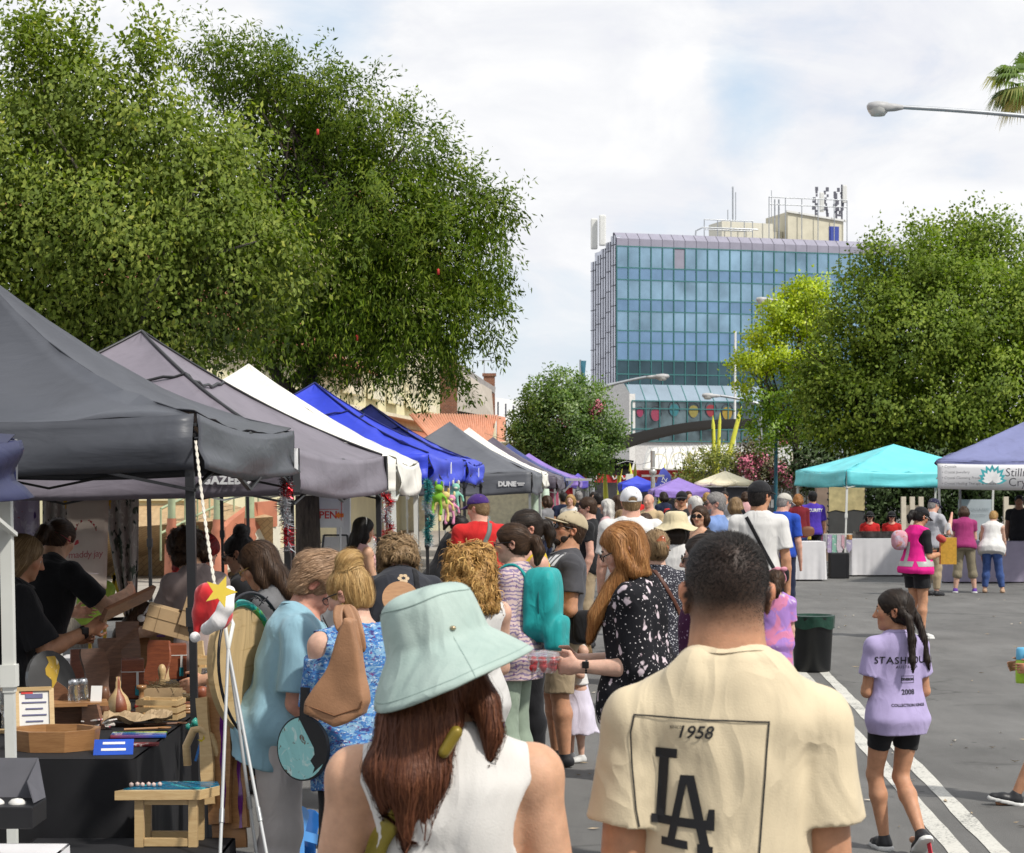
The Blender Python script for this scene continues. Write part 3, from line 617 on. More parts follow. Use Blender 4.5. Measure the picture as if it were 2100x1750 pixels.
fb.mat(1).sheet(lambda u,v: W(1340,1012,s).lerp(W(1354,965,s),v)+Vector((.55*u*math.sin(math.pi*min(1,.25+.75*v)*.93)+.0,.04*math.sin(6*v),.12*u)),7,14)
fb = single(fb,'feather_banner',[steel,pattern('blue_banner_print',(.10,.12,.50),[])],'blue feather banner with pale lettering leaning beside the steel post','banner',loc=p);text_on('lettering','BUZ',.26,whitep,fb,W(1360,992,s)-Vector((0,.12,0)),(.35,0,1),(-1,0,.35))
mb = MB();mb.box(W(1604,915,36),(1.0,.1,2.2));mb.mat(1).box(W(1607,900,36)-Vector((0,.08,0)),(.5,.06,.7));mb.mat(2).tube([GS(1604,36),W(1604,915,36)],.06,6);single(mb,'poster_board',[whitep,mat('poster_pink',(.65,.12,.22)),steel],'white poster board with a pink patch behind the lime tree','sign',loc=GS(1604,36))
mb = MB();mb.tube([GS(1590,60),W(1592,840,60)],.065,8);single(mb,'signal_pole',mat('dark_teal_paint',(.02,.10,.14),.4),'dark teal street pole left of the turquoise canopy','pole',loc=GS(1590,60))
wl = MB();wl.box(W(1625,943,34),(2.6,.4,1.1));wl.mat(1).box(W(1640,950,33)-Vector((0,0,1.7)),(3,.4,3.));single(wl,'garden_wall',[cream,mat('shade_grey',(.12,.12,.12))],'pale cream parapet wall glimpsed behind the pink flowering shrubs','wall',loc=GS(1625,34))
# ------------------------------------------------------------------ trees
def leaves(name,parent,m,C,D,n,spread,ll,lw,droop,seed,tone=(0.,1.),along=.35):
    """C clump centres, D outward directions; n leaves per clump set along a short stem"""
    rg = np.random.default_rng(seed);M = len(C)
    ct = rg.uniform(0,1,M)
    idx = np.repeat(np.arange(M),n);K = len(idx)
    stem = D + rg.normal(size=(M,3))*.45;stem[:,2] -= droop;stem /= np.linalg.norm(stem,axis=1)[:,None]
    t = rg.uniform(-.3,1,K)
    P = C[idx] + stem[idx]*(t*along)[:,None] + rg.normal(size=(K,3))*spread
    a = stem[idx]*.7 + rg.normal(size=(K,3))*.75;a[:,2] -= droop*.9;a /= np.linalg.norm(a,axis=1)[:,None]
    nrm = D[idx]*.9+(P-C[idx])/(np.abs(P-C[idx]).max()+1e-9)*.9+np.array([0,0,.25])+rg.normal(size=(K,3))*.28;nrm /= np.linalg.norm(nrm,axis=1)[:,None]
    b = np.cross(a,nrm+rg.normal(size=(K,3))*.75);b /= np.linalg.norm(b,axis=1)[:,None]+1e-9
    c = np.cross(a,b);sz = rg.uniform(.65,1.25,K)
    l = (a.T*(ll*sz)).T;w = (b.T*(lw*sz)).T;h = (c.T*(lw*.35*sz)).T
    V = np.empty((K,4,3));V[:,0] = P;V[:,1] = P+l*.45+w+h;V[:,2] = P+l;V[:,3] = P+l*.45-w+h
    V = V - np.array(parent.location);Fq = np.arange(K*4).reshape(-1,4)
    gn = np.cross(V[:,1]-V[:,0],V[:,3]-V[:,0]);fl = (gn*nrm).sum(1) < 0;Fq[fl] = Fq[fl][:,::-1]
    o = raw_obj(name,V.reshape(-1,3),Fq,m,parent,True);o.data.normals_split_custom_set_from_vertices(np.repeat(nrm,4,0).tolist())
    tn = np.clip(tone[0]+(tone[1]-tone[0])*(ct[idx]*.42+rg.uniform(.08,.52,K)),0,1);set_tone(o,np.repeat(tn,4));return o
def crown_pts(lobes,dens,seed,depth=1.2,shell=.72,sq=1.):
    """lobes: (px, py, radius px, s[, dy]) -> clump centres and outward directions"""
    rg = np.random.default_rng(seed);C = [];D = []
    for lb in lobes:
        px,py,r,s = lb[:4];dy = lb[4] if len(lb) > 4 else 0.
        c = W(px,py,s);c = np.array([c.x,c.y+dy,c.z]);rr = r/s;k = max(6,int(dens*rr*rr))
        d = rg.normal(size=(k,3));d /= np.linalg.norm(d,axis=1)[:,None]
        q = np.where(rg.uniform(size=k) < shell,rg.uniform(.8,1.06,k),rg.uniform(.25,.85,k))
        C.append(c + d*(rr*q)[:,None]*np.array([1,depth,sq]));D.append(d)
    C = np.concatenate(C);D = np.concatenate(D);keep = C[:,2] > .4
    return C[keep],D[keep]
def limbs(name,parent,m,base,r0,lobes,seed,split=.4,sub=3,top=None):
    """tapered trunk with forked limbs reaching into each lobe"""
    rg = random.Random(seed);mb = MB();base = Vector(base)
    L = [W(*lb[:2],lb[3])+Vector((0,lb[4] if len(lb) > 4 else 0,0)) for lb in lobes]
    cen = sum(L,Vector())/len(L);fork = base.lerp(Vector((cen.x,cen.y,cen.z)),split);fork.x = base.x*.6+fork.x*.4
    mb.tube([base-Vector((0,0,.1)),base+Vector((0,0,.25)),base.lerp(fork,.5)+Vector((rg.uniform(-.08,.08),0,0)),fork],[r0*1.45,r0*1.08,r0*.95,r0*.85],12)
    for p in L:
        mid = fork.lerp(p,.5)+Vector((rg.uniform(-.25,.25),rg.uniform(-.3,.3),rg.uniform(.0,.5)))
        mb.tube([fork,fork.lerp(mid,.5),mid,mid.lerp(p,.6)],[r0*.5,r0*.36,r0*.22,r0*.06],7)
        for k in range(sub):
            e = p+Vector((rg.gauss(0,.5),rg.gauss(0,.5),rg.gauss(.1,.4)));mb.tube([mid,mid.lerp(e,.6)+Vector((0,0,.15)),e],[r0*.22,r0*.13,r0*.04],5)
    return mb.build(name,m,parent)
def bark(name,a,b):
    m,nt,bs = new_mat(name);co = coords(nt,'Object',(9,9,1.6));f = noise(nt,co,3.,5.,.7)
    nt.links.new(ramp(nt,f,[(.3,a),(.65,b)]),bs.inputs['Base Color']);bs.inputs['Roughness'].default_value = .95;bumpn(nt,bs,f,1.,.04);return m
dbark = bark('dark_bark',(.025,.02,.016),(.11,.085,.065));gbark = bark('grey_bark',(.10,.085,.07),(.24,.21,.17))
tallow = attr_mat('tallow_leaf',[(0,(.044,.070,.010)),(.5,(.118,.158,.026)),(.85,(.205,.235,.042)),(.96,(.34,.30,.04)),(1,(.42,.38,.05))],.6,translucent=(.6,.7,.2),spec=.15)
bottle = attr_mat('bottlebrush_leaf',[(0,(.021,.043,.004)),(.5,(.070,.108,.008)),(1,(.165,.20,.018))],.6,translucent=(.55,.7,.15),spec=.15)
planeL = attr_mat('street_tree_leaf',[(0,(.042,.074,.010)),(.5,(.112,.162,.022)),(1,(.23,.275,.04))],.6,translucent=(.6,.7,.2),spec=.15)
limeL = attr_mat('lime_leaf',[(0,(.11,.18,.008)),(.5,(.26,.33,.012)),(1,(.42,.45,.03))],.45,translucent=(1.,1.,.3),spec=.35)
myrt = attr_mat('myrtle_leaf',[(0,(.035,.075,.018)),(.5,(.08,.135,.03)),(1,(.17,.22,.055))],.45,translucent=(.9,1.,.4),spec=.4)
S = 180
lb1 = [(40,300,150,S),(150,200,120,S),(60,180,95,S,.5),(250,235,125,S),(330,330,150,S),(440,300,95,S),(420,420,130,S,-.4),(90,470,170,S,-.3),(250,500,170,S,-.5),(400,540,140,S,-.5),(520,500,100,S,-.2),(590,490,60,S),(150,640,140,S),(300,660,120,S,-.3),(380,690,75,S,-.3),(470,610,70,S),(-60,420,160,S),(-40,620,150,S),(490,410,60,S),(540,600,60,S)]
lb1 = [(a,b+20,c*.88,*d) for a,b,c,*d in lb1]
tw = thing('tallow_tree','broad light green tree with yellowing leaves at the far left behind the tents','tree',GS(150,S))
limbs('trunk',tw,gbark,GS(150,S),.17,[l for l in lb1 if l[2] > 95 and l[0] < 430],1,.45,3)
C,D = crown_pts(lb1,330,11,1.25,.66)
for (px,py,n) in ((62,60,26),(50,90,18),(160,110,20),(165,80,12),(290,85,14),(305,100,12),(110,130,14)):
    for i in range(n):
        p = W(px+random.gauss(0,9),py+random.uniform(-25,55),S);C = np.vstack([C,[p.x,p.y+random.gauss(0,.2),p.z]]);D = np.vstack([D,[0,0,1]])
leaves('crown',tw,tallow,C,D,34,.10,.075,.021,.65,21,along=.42)
S = 150
lb2 = [(430,95,65,S),(520,120,85,S),(620,160,100,S),(720,230,110,S),(830,300,110,S),(920,390,100,S),(1000,420,60,S),(1030,380,32,S),(640,330,140,S,.6),(560,240,120,S,.5),(760,430,150,S,-.3),(880,520,120,S,-.4),(980,540,75,S),(700,560,130,S,-.5),(820,640,120,S,-.5),(930,650,75,S,-.3),(600,640,95,S),(540,690,80,S),(700,700,80,S,-.4),(640,745,40,S),(800,715,55,S),(920,720,45,S),(880,770,32,S),(945,765,28,S),(500,440,120,S,.6),(1010,610,30,S),(1000,680,26,S)]
lb2 = [(a-6,b+(22 if b < 450 else 0),c*.86,*d) for a,b,c,*d in lb2]
bt = thing('bottlebrush_tree','tall dark green weeping tree with dark trunk leaning over the tents','tree',GS(636,S))
fork = W(630,830,S);mb = MB()
mb.tube([GS(636,S)-Vector((0,0,.1)),GS(634,S)+Vector((0,0,.3)),W(630,1020,S),fork],[.24,.19,.165,.16],14)
for pts,r in ((((630,830),(640,740),(690,640),(740,450)),.12),(((628,840),(590,800),(545,740),(540,600),(520,350)),.10),(((632,845),(575,800),(690,700),(850,560)),.09),(((690,640),(820,500),(930,430)),.07),(((740,450),(650,330),(520,160)),.06),(((740,450),(800,340),(830,300)),.05),(((590,800),(560,760),(550,680)),.06)):
    mb.tube([W(x,y,S)+Vector((0,random.uniform(-.2,.2) if i else 0,0)) for i,(x,y) in enumerate(pts)],[r*(1-.75*i/(len(pts)-1)) for i in range(len(pts))],8)
rg = random.Random(3)
for i in range(120):
    lb = rg.choice(lb2);a = W(rg.choice((640,700,760,560)),520,S);b = W(lb[0]+rg.uniform(-.6,.6)*lb[2],lb[1]+rg.uniform(-.6,.6)*lb[2],S);mb.tube([a.lerp(b,.35),a.lerp(b,.7)+Vector((0,rg.gauss(0,.3),.1)),b],[.025,.015,.006],4)
mb.build('trunk',dbark,bt)
C,D = crown_pts(lb2,300,12,1.1,.66)
leaves('crown',bt,bottle,C,D,44,.062,.085,.0135,.62,22,along=.40)
rg2 = np.random.default_rng(9);C2 = []
for i in range(330):  # hanging strands along the underside
    x = rg2.uniform(540,1040);y0 = rg2.uniform(520,720);y1 = y0+rg2.uniform(40,110)
    if x > 960: y0 -= 90;y1 -= 90
    for k in range(5):
        p = W(x+rg2.normal()*5,y0+(y1-y0)*k/4,S);C2.append([p.x,p.y+rg2.normal()*.9,p.z])
C2 = np.array(C2);leaves('crown',bt,bottle,C2,np.tile([0,0,-1.],(len(C2),1)),9,.045,.085,.010,1.,23,along=.2)
bl = MB()
for (x,y) in ((668,300),(905,575),(745,705)):
    p = W(x,y,S)-Vector((0,1.15,0));bl.lathe([(.0,-.045),(.018,-.04),(.018,.03),(.0,.04)],p,8)
bl.build('blossom',mat('bottlebrush_red',(.55,.04,.03)),bt)
S = 70
lb3 = [(1830,560,75,S),(1900,540,80,S),(1780,640,85,S),(1960,500,70,S,2),(2030,470,65,S,2),(2080,500,80,S,2),(1730,730,80,S),(1700,800,70,S),(1850,700,120,S,-1),(1960,650,120,S,-.5),(2060,640,110,S),(1780,830,95,S,-1),(1900,830,110,S,-1),(2010,800,110,S,-1),(2100,780,100,S),(1690,860,50,S),(1750,910,60,S),(1860,910,70,S),(1980,900,70,S),(2090,890,70,S),(1790,500,18,S),(1765,560,20,S),(2160,650,120,S),(1680,740,35,S)]
lb3 = [(a,b+14,c*.93,*d) for a,b,c,*d in lb3]
t3 = thing('street_tree','large dense dark green tree behind the turquoise canopy at right','tree',GS(1890,S))
limbs('trunk',t3,dbark,GS(1890,S),.22,lb3,3,.35,3)
C,D = crown_pts(lb3,62,13,1.0,.66);leaves('crown',t3,planeL,C,D,56,.19,.125,.042,.4,24,along=.62)
S = 60
lb4 = [(1600,640,34,S),(1650,610,36,S),(1570,690,30,S),(1640,670,34,S),(1545,745,30,S),(1600,740,32,S),(1660,740,36,S),(1530,790,14,S),(1560,830,34,S),(1620,820,46,S),(1570,890,34,S),(1640,890,44,S),(1520,740,14,S),(1690,650,34,S,1),(1670,590,22,S)]
t4 = thing('lime_tree','bright lime green tree with open tiers in front of the glass office block','tree',GS(1640,S))
limbs('trunk',t4,dbark,GS(1640,S),.13,lb4,4,.5,3)
C,D = crown_pts(lb4[:8]+lb4[12:],150,14,1.1,.7,sq=.55);leaves('crown',t4,limeL,C,D,40,.13,.11,.04,.05,25,along=.35)
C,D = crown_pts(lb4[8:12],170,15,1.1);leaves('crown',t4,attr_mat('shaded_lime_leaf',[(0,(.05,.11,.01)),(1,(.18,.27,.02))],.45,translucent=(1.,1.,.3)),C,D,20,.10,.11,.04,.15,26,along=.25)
S = 55
lb5 = [(1150,800,42,S),(1110,820,36,S),(1200,825,42,S),(1085,860,34,S),(1150,860,55,S,-.5),(1230,870,40,S),(1255,890,26,S),(1110,910,44,S),(1180,920,50,S,-.4),(1235,930,36,S),(1080,900,32,S),(1140,955,32,S),(1200,965,26,S),(1065,880,18,S)]
t5 = thing('flowering_tree','small round green street tree with a few pink blossoms in the centre','tree',GS(1165,S))
limbs('trunk',t5,gbark,GS(1165,S),.11,lb5,5,.4,2)
C,D = crown_pts(lb5,240,16,1.0);leaves('crown',t5,myrt,C,D,22,.11,.11,.038,.2,27,along=.28)
pinkl = attr_mat('pink_blossom',[(0,(.45,.08,.16)),(1,(.75,.28,.36))],.6)
C = np.array([list(W(x+random.gauss(0,5),y+random.gauss(0,4),S)-Vector((0,.8,0))) for x,y in ((1160,868),(1220,845),(1216,852),(1225,838),(1156,862)) for _ in range(7)])
leaves('blossom',t5,pinkl,C,np.tile([0,0,1.],(len(C),1)),8,.08,.07,.04,0,28,along=.1)
# shrubs behind the far crowd
S = 50
shr = attr_mat('olive_shrub_leaf',[(0,(.06,.09,.02)),(.5,(.16,.19,.04)),(1,(.38,.34,.13))],.5,translucent=(.8,.8,.4))
def shrub(name,label,lobes,m,seed,dens=180,n=20,ll=.14,blossom=None):
    t = thing(name,label,'shrub',GS(lobes[0][0],lobes[0][3]));C,D = crown_pts(lobes,dens,seed,1.);leaves('foliage',t,m,C,D,n,.12,ll,.035,-.1,seed,along=.3)
    mb = MB()
    for lb in lobes:
        for k in range(4): b = GS(lb[0]+random.gauss(0,6),lb[3]);e = W(lb[0]+random.gauss(0,lb[2]*.6),lb[1]-lb[2]*.4,lb[3]);mb.tube([b,b.lerp(e,.6),e],[.03,.02,.008],4)
    mb.build('stem',gbark,t)
    if blossom:
        C,D = crown_pts([(x,y,r,lobes[0][3],-.5) for x,y,r in blossom],500,seed+1,.6);leaves('blossom',t,pinkl,C,D,9,.08,.09,.04,0,seed+2,along=.1)
shrub('flowering_shrub','golden green shrub with pale tufts behind the cream umbrella',[(1430,962,26,S),(1465,945,26,S),(1400,985,18,S),(1500,950,22,S)],shr,31)
shrub('flowering_shrub','tall bare-stemmed shrub with dusty pink flowers right of the yellow poles',[(1545,930,26,S),(1525,960,24,S),(1570,955,26,S),(1600,975,26,S),(1555,985,24,S),(1500,975,14,S),(1630,985,24,S)],attr_mat('bronze_shrub_leaf',[(0,(.06,.07,.02)),(.5,(.13,.12,.05)),(1,(.25,.18,.12))],.5),32,blossom=[(1525,952,14),(1590,962,14),(1560,945,10),(1540,975,12),(1615,985,10)])
S = 75
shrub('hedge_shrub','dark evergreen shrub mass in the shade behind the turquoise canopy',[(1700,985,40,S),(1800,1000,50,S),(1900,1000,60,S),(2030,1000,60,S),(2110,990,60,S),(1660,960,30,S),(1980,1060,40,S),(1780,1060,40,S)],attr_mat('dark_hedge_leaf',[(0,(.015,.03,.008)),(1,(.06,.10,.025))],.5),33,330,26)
# palm
S = 60;pt = thing('fan_palm','tall fan palm whose drooping leaves enter the upper right corner','palm',GS(2150,S));top = W(2113,172,S)
mb = MB();mb.tube([GS(2170,S),GS(2165,S).lerp(top,.5),top-Vector((0,0,.3)),top],[.26,.2,.17,.22],10);mb.build('trunk',gbark,pt)
pg_ = attr_mat('palm_leaf',[(0,(.05,.09,.02)),(.7,(.13,.18,.05)),(1,(.35,.27,.12))],.5,translucent=(.8,.9,.4));V = [];Fc = [];T = []
rgp = random.Random(8)
for k in range(44):
    az = rgp.uniform(0,6.28);el = rgp.uniform(-.75,1.0);d = Vector((math.cos(az)*math.cos(el),math.sin(az)*math.cos(el),math.sin(el)));pet = top+d*rgp.uniform(.5,.9)
    side = d.cross(Z).normalized();upv = side.cross(d).normalized();tt = rgp.uniform(0,.75) if el > -.4 else rgp.uniform(.6,1.)
    st_ = top+d*.1;i0 = len(V);V += [st_-side*.02,st_+side*.02,pet+side*.015,pet-side*.015];T += [tt]*4;Fc.append((i0,i0+1,i0+2,i0+3))
    for j in range(22):
        a = (j-10.5)/10.5*1.35;e = (d*math.cos(a)+side*math.sin(a)).normalized();L = 1.2*(1-.25*abs(a)/1.35)*rgp.uniform(.85,1.1);w = .035;q = e.cross(upv).normalized()
        m1 = pet+e*L*.55-Z*.06*L;tp = pet+e*L*.8-Z*(.38*L*rgp.uniform(.7,1.5));i0 = len(V);V += [pet,m1+q*w,tp,m1-q*w];T += [tt+rgp.uniform(0,.2)]*4;Fc.append((i0,i0+1,i0+2,i0+3))
o = raw_obj('crown',np.array([tuple(v) for v in V])-np.array(pt.location),np.array(Fc),pg_,pt);set_tone(o,T)
# ------------------------------------------------------------------ market canopies
def fold(p,seed,a=.012):
    x,y,z = p;return a*(math.sin(9*x+3*z+seed)+.7*math.sin(17*x-7*z+seed*2.1+2*math.sin(5*y))+.5*math.sin(23*y+11*z+seed))
def canvas(name,col,rough=.55,sheen=.0,tr=None):
    if (name,) in MATS: return MATS[(name,)]
    m,nt,b = new_mat(name);co = coords(nt)
    f = noise(nt,co,2.2,4.);dirt = ramp(nt,noise(nt,coords(nt,'Object',(1,1,.35)),3.5,6.,.68,.6),[(.52,1.),(.72,.80)])
    nt.links.new(mixc(nt,1.,ramp(nt,f,[(.3,[x*.88 for x in col]),(.7,[min(1,x*1.1) for x in col])]),dirt,'MULTIPLY'),b.inputs['Base Color'])
    b.inputs['Roughness'].default_value = rough;b.inputs['Specular IOR Level'].default_value = .35
    bumpn(nt,b,noise(nt,coords(nt,'Object',(1,1,3)),3.,3.,.5,.6),.28,.03)
    if tr:
        t = N(nt,'ShaderNodeBsdfTranslucent');t.inputs[0].default_value = c4(tr);ad = N(nt,'ShaderNodeAddShader')
        nt.links.new(b.outputs[0],ad.inputs[0]);nt.links.new(t.outputs[0],ad.inputs[1]);nt.links.new(ad.outputs[0],nt.nodes['Material Output'].inputs[0])
    MATS[(name,)] = m;return m
blackm = mat('black_frame_metal',(.018,.018,.02),.4,spec=.5);whitem = mat('white_frame_metal',(.66,.67,.63),.35,.04);greym = mat('grey_frame_metal',(.34,.35,.35),.4,.06,metal=.5)
def canopy(label,near,far,ze,zp,cm,fm,val=.28,wid=2.95,sag=.16,side=-1,seed=0.,seam=None,group='market canopies',legs=(1,1,1,1),trim=None,leg_r=.04,lean=.04,vs=.012,apex=None,truss=True,skip_val=()):
    """square pop-up canopy: near/far = the two street-side corners on the ground, the rest lies to the left (side=-1) or right"""
    near,far = Vector(near),Vector(far);d = (far-near);d.z = 0;L = d.length;d.normalize();n = Vector((-d.y,d.x,0))*(-side)  # away from street
    n = Vector((-d.y,d.x,0)) if side < 0 else Vector((d.y,-d.x,0))
    P = [near,far,far+n*wid,near+n*wid];c = sum(P,Vector())/4;top = Vector((c.x,c.y,zp)) if apex is None else Vector(apex)
    t = thing('market_canopy',label,'canopy',(c.x,c.y,0),group=group)
    E = [p+Z*ze for p in P];mb = MB();nn = 18
    for k in range(4):
        a,b = E[k],E[(k+1) % 4];mid = (a+b)/2
        def fn(u,v,a=a,b=b,k=k):
            e = a.lerp(b,u);q = e.lerp(top,v)
            hip = abs(2*u-1)  # 1 on the hips, 0 mid panel
            s_ = sag*(math.sin(v*math.pi)**.9)*(1.-.45*hip*hip) + .05*(1-hip*hip)*(1-v)
            q = q - Z*s_;w = fold((q.x,q.y,q.z),seed+k,vs*.7*(1-v))
            return q + Z*w
        mb.sheet(fn,nn,15)
    cp = mb.build('canopy_top',[cm],t);solid(cp,.006)
    # merge panel seams
    outs = [(P[i]-P[(i+1) % 4]).normalized() for i in range(4)]
    mb = MB()
    for k in range(4):
        if k in skip_val: continue
        a,b = E[k],E[(k+1) % 4];o = (b-a).cross(Z).normalized()
        if o.dot((a+b)/2-Vector((c.x,c.y,ze))) < 0: o = -o
        def fn(u,v,a=a,b=b,o=o,k=k):
            q = a.lerp(b,u) - Z*(val*v + .05*(1-(2*u-1)**2)) + o*(.012+.02*math.sin(v*2.2))
            w = vs*(.35+1.2*v)*(math.sin(2.3*u*3+seed+5.5*v+k)+.6*math.sin(11*v+2.2*u+seed*2)*(.4+.6*math.sin(3*u+seed))+.35*math.sin(9*u-7*v+k));return q + o*w*.9 - Z*abs(w)*.3
        mb.sheet(fn,34,8)
    vl = mb.build('valance',[cm],t);solid(vl,.005)
    if seam:
        mb = MB()
        for k in range(4):
            a,b = E[k],E[(k+1) % 4];pts = []
            for i in range(15):
                v = i/14;q = a.lerp(top,v);s_ = sag*(math.sin(v*math.pi)**.9)*.55;pts.append(q-Z*(s_-.008))
            mb.tube(pts,.011,5)
            m0 = (a+b)/2;pts = []
            for i in range(13):
                u = i/12;hip = abs(2*u-1);v = .68;q = a.lerp(b,u).lerp(top,v)-Z*(sag*(math.sin(v*math.pi)**.9)*(1-.45*hip*hip)-.012);pts.append(q+Z*.01*math.sin(i*2.1))
            mb.tube(pts,.011,5)
        mb.build('seam',seam,t)
    if trim:
        for q in E[:2]: mb = MB();o = (q-Vector((c.x,c.y,ze))).normalized();mb.bar(q+o*.03,q+o*.04-Z*val,.05,.02);mb.build('corner_trim',trim,t)
    for k in range(4):
        if not legs[k]: continue
        p = P[k].lerp(Vector((c.x,c.y,0)),.02);ft = p + (p-Vector((c.x,c.y,0))).normalized()*(-lean if k in () else 0);mb = MB();top_ = p+Z*(ze-.02);foot = p+Vector((lean,0,0))
        mb.bar(foot,foot.lerp(top_,.62),leg_r*.82);mb.bar(foot.lerp(top_,.55),top_,leg_r);mb.box(foot+Z*.01,(leg_r*2,leg_r*2,.02));mb.bar(foot.lerp(top_,.56),foot.lerp(top_,.6),leg_r*1.35)
        mb.build('leg',fm,t)
    if truss:
        mb = MB()
        for k in range(4):
            a,b = E[k]-Z*.05,E[(k+1) % 4]-Z*.05
            for (u0,u1) in ((0,.5),(.5,1)):
                for (z0,z1) in ((0,-.30),(-.30,0)): mb.bar(a.lerp(b,u0)+Z*z0,a.lerp(b,u1)+Z*z1,.022,.014)
        for k in range(4): mb.bar(E[k]-Z*.1,top-Z*.35,.022,.014)
        mb.bar(top-Z*.05,top-Z*.6,.03);mb.build('truss',fm,t)
    t['ends'] = 0;del t['ends']
    return t,E,n,d
def val_text(t,E,k,u,txt,size,m,drop=.16,flip=False,**kw):
    c = Vector(t.location);a,b = E[k],E[(k+1) % 4]
    o = (b-a).cross(Z).normalized()
    if o.dot((a+b)/2-Vector((c.x,c.y,a.z))) < 0: o = -o
    x = Z.cross(o)
    return text_on('lettering',txt,size,m,t,a.lerp(b,u)-Z*drop+o*.055,x,Z,**kw)
charcoal = canvas('charcoal_canvas',(.062,.066,.078),.42);mauve = canvas('mauve_grey_canvas',(.185,.165,.195),.5);whitec = canvas('white_canvas',(.74,.72,.66),.6,tr=(.12,.12,.1))
blue = canvas('royal_blue_canvas',(.035,.06,.55),.5,tr=(.0,.01,.06));greyc = canvas('slate_grey_canvas',(.11,.115,.13),.5);darkc = canvas('dark_plum_canvas',(.10,.085,.11),.5);navy = canvas('navy_canvas',(.05,.065,.20),.5)
teal = canvas('turquoise_canvas',(.14,.58,.62),.5,tr=(.03,.14,.15));lav = canvas('periwinkle_canvas',(.18,.195,.36),.5,tr=(.02,.02,.05));purple = canvas('purple_canvas',(.26,.17,.50),.5);awnc = canvas('pale_grey_awning',(.42,.42,.42),.5)
wl = mat('white_print',(.72,.72,.72),.5)
# left row, from the camera down the street
t0,E0,n0,d0 = canopy('navy and grey canopy cut by the left edge, on white legs',GS(30,560)+Vector((-.0,-2.6,0)),GS(30,560),2.03,2.7,canvas('navy_front_canvas',(.016,.02,.075),.5),whitem,val=.2,seed=1,legs=(0,1,1,0),leg_r=.042,vs=.03)
mb = MB();e = E0[1];mb.sheet(lambda u,v: e+n0*(.16*u-.0)+d0*.035-Z*(.19*v)+d0*.015*math.sin(3*v+5*u),6,6);o = mb.build('corner_patch',greyc,t0);solid(o,.006)
t1,E1,n1,d1 = canopy('charcoal grey canopy over the wood craft stall, nearest whole canopy on the left',GS(398,450),GS(597,340),2.185,3.03,charcoal,blackm,val=.245,sag=.26,seed=2,vs=.014)
mb = MB();a = E1[1];mb.prism([(-.07,-.06),(.05,-.07),(.05,.06),(.02,.06),(-.01,.0),(-.05,.06),(-.07,.06)],.006,a-d1*.14+Vector((.052,0,-.17)),d1,Z);mb.build('maker_mark',wl,t1)
t2,E2,n2,d2 = canopy('mauve grey canopy with a pointed crown, second whole canopy on the left',GS(601,326),GS(783,255),2.085,2.96,mauve,blackm,val=.275,seed=3,seam=blackm,trim=blackm,sag=.14)
val_text(t2,E2,3,.86,'GAZEBO',.075,wl,.2,bold=.004,spacing=1.1)
t3_,E3,n3,d3 = canopy('plain white canopy on white legs between the mauve grey and the blue ones',GS(812,240),GS(857,206),2.07,2.97,whitec,whitem,val=.27,seed=4,sag=.12)
t4_,E4,n4,d4 = canopy('royal blue canopy, nearer of the two blue ones, toys hanging from its front',GS(878,200),GS(945,170),2.17,2.98,blue,blackm,val=.28,seed=5,seam=mat('dark_blue_seam',(.01,.015,.12)),trim=None,vs=.025)
t5_,E5,n5,d5 = canopy('royal blue canopy, farther of the two blue ones beside the slate grey canopy',GS(955,155),GS(989,136),2.15,2.97,blue,blackm,val=.26,seed=6,seam=mat('dark_blue_seam',(.01,.015,.12)),vs=.025)
for t_,E_ in ((t4_,E4),(t5_,E5)):
    mb = MB();p = E_[0].lerp(E_[1],.5)+Vector((.06,0,-.14));dd = (E_[1]-E_[0]).normalized();mb.prism([(-.05,-.06),(.05,-.06),(.05,.0),(.02,.07),(-.03,.03)],.006,p,dd,Z);mb.build('maker_mark',wl,t_)
t6,E6,n6,d6 = canopy('slate grey canopy with white lettering and a white rear panel',GS(1089,129),GS(1109,113),2.045,2.91,greyc,greym,val=.34,seed=7)
val_text(t6,E6,3,.872,'DUNE',.105,wl,.2,bold=.006);mb = MB();p = E6[3].lerp(E6[0],.945);
for i in range(2): mb.box(p+Vector((0,-.06,-.185-.028*i)),(.12-.03*i,.01,.016))
mb.build('lettering',wl,t6)
canopy('white canopy tucked behind the slate grey one',GS(1110,111),GS(1122,99),2.07,2.95,whitec,whitem,val=.25,seed=8)
canopy('dark plum canopy beyond the slate grey and white ones',GS(1140,98),GS(1155,88),2.0,2.88,darkc,greym,val=.25,seed=9)
canopy('navy canopy beyond the dark plum one',GS(1158,85),GS(1168,78),2.0,2.85,navy,greym,val=.25,seed=10)
canopy('small purple canopy at the far end of the left row',GS(1186,74),GS(1192,68),2.02,2.72,purple,greym,val=.25,seed=11)
aw = thing('caravan_awning','pale grey flat awning on slanting struts past the white canopy','awning',GS(1150,84))
mb = MB();mb.box(W(1150,984,84)+Vector((0,.5,0)),(1.5,1.6,.06));mb.build('sheet',awnc,aw);mb = MB();mb.bar(W(1125,1020,84),W(1150,988,84),.04);mb.bar(W(1130,1040,86),W(1175,988,86),.04);mb.build('strut',greym,aw)
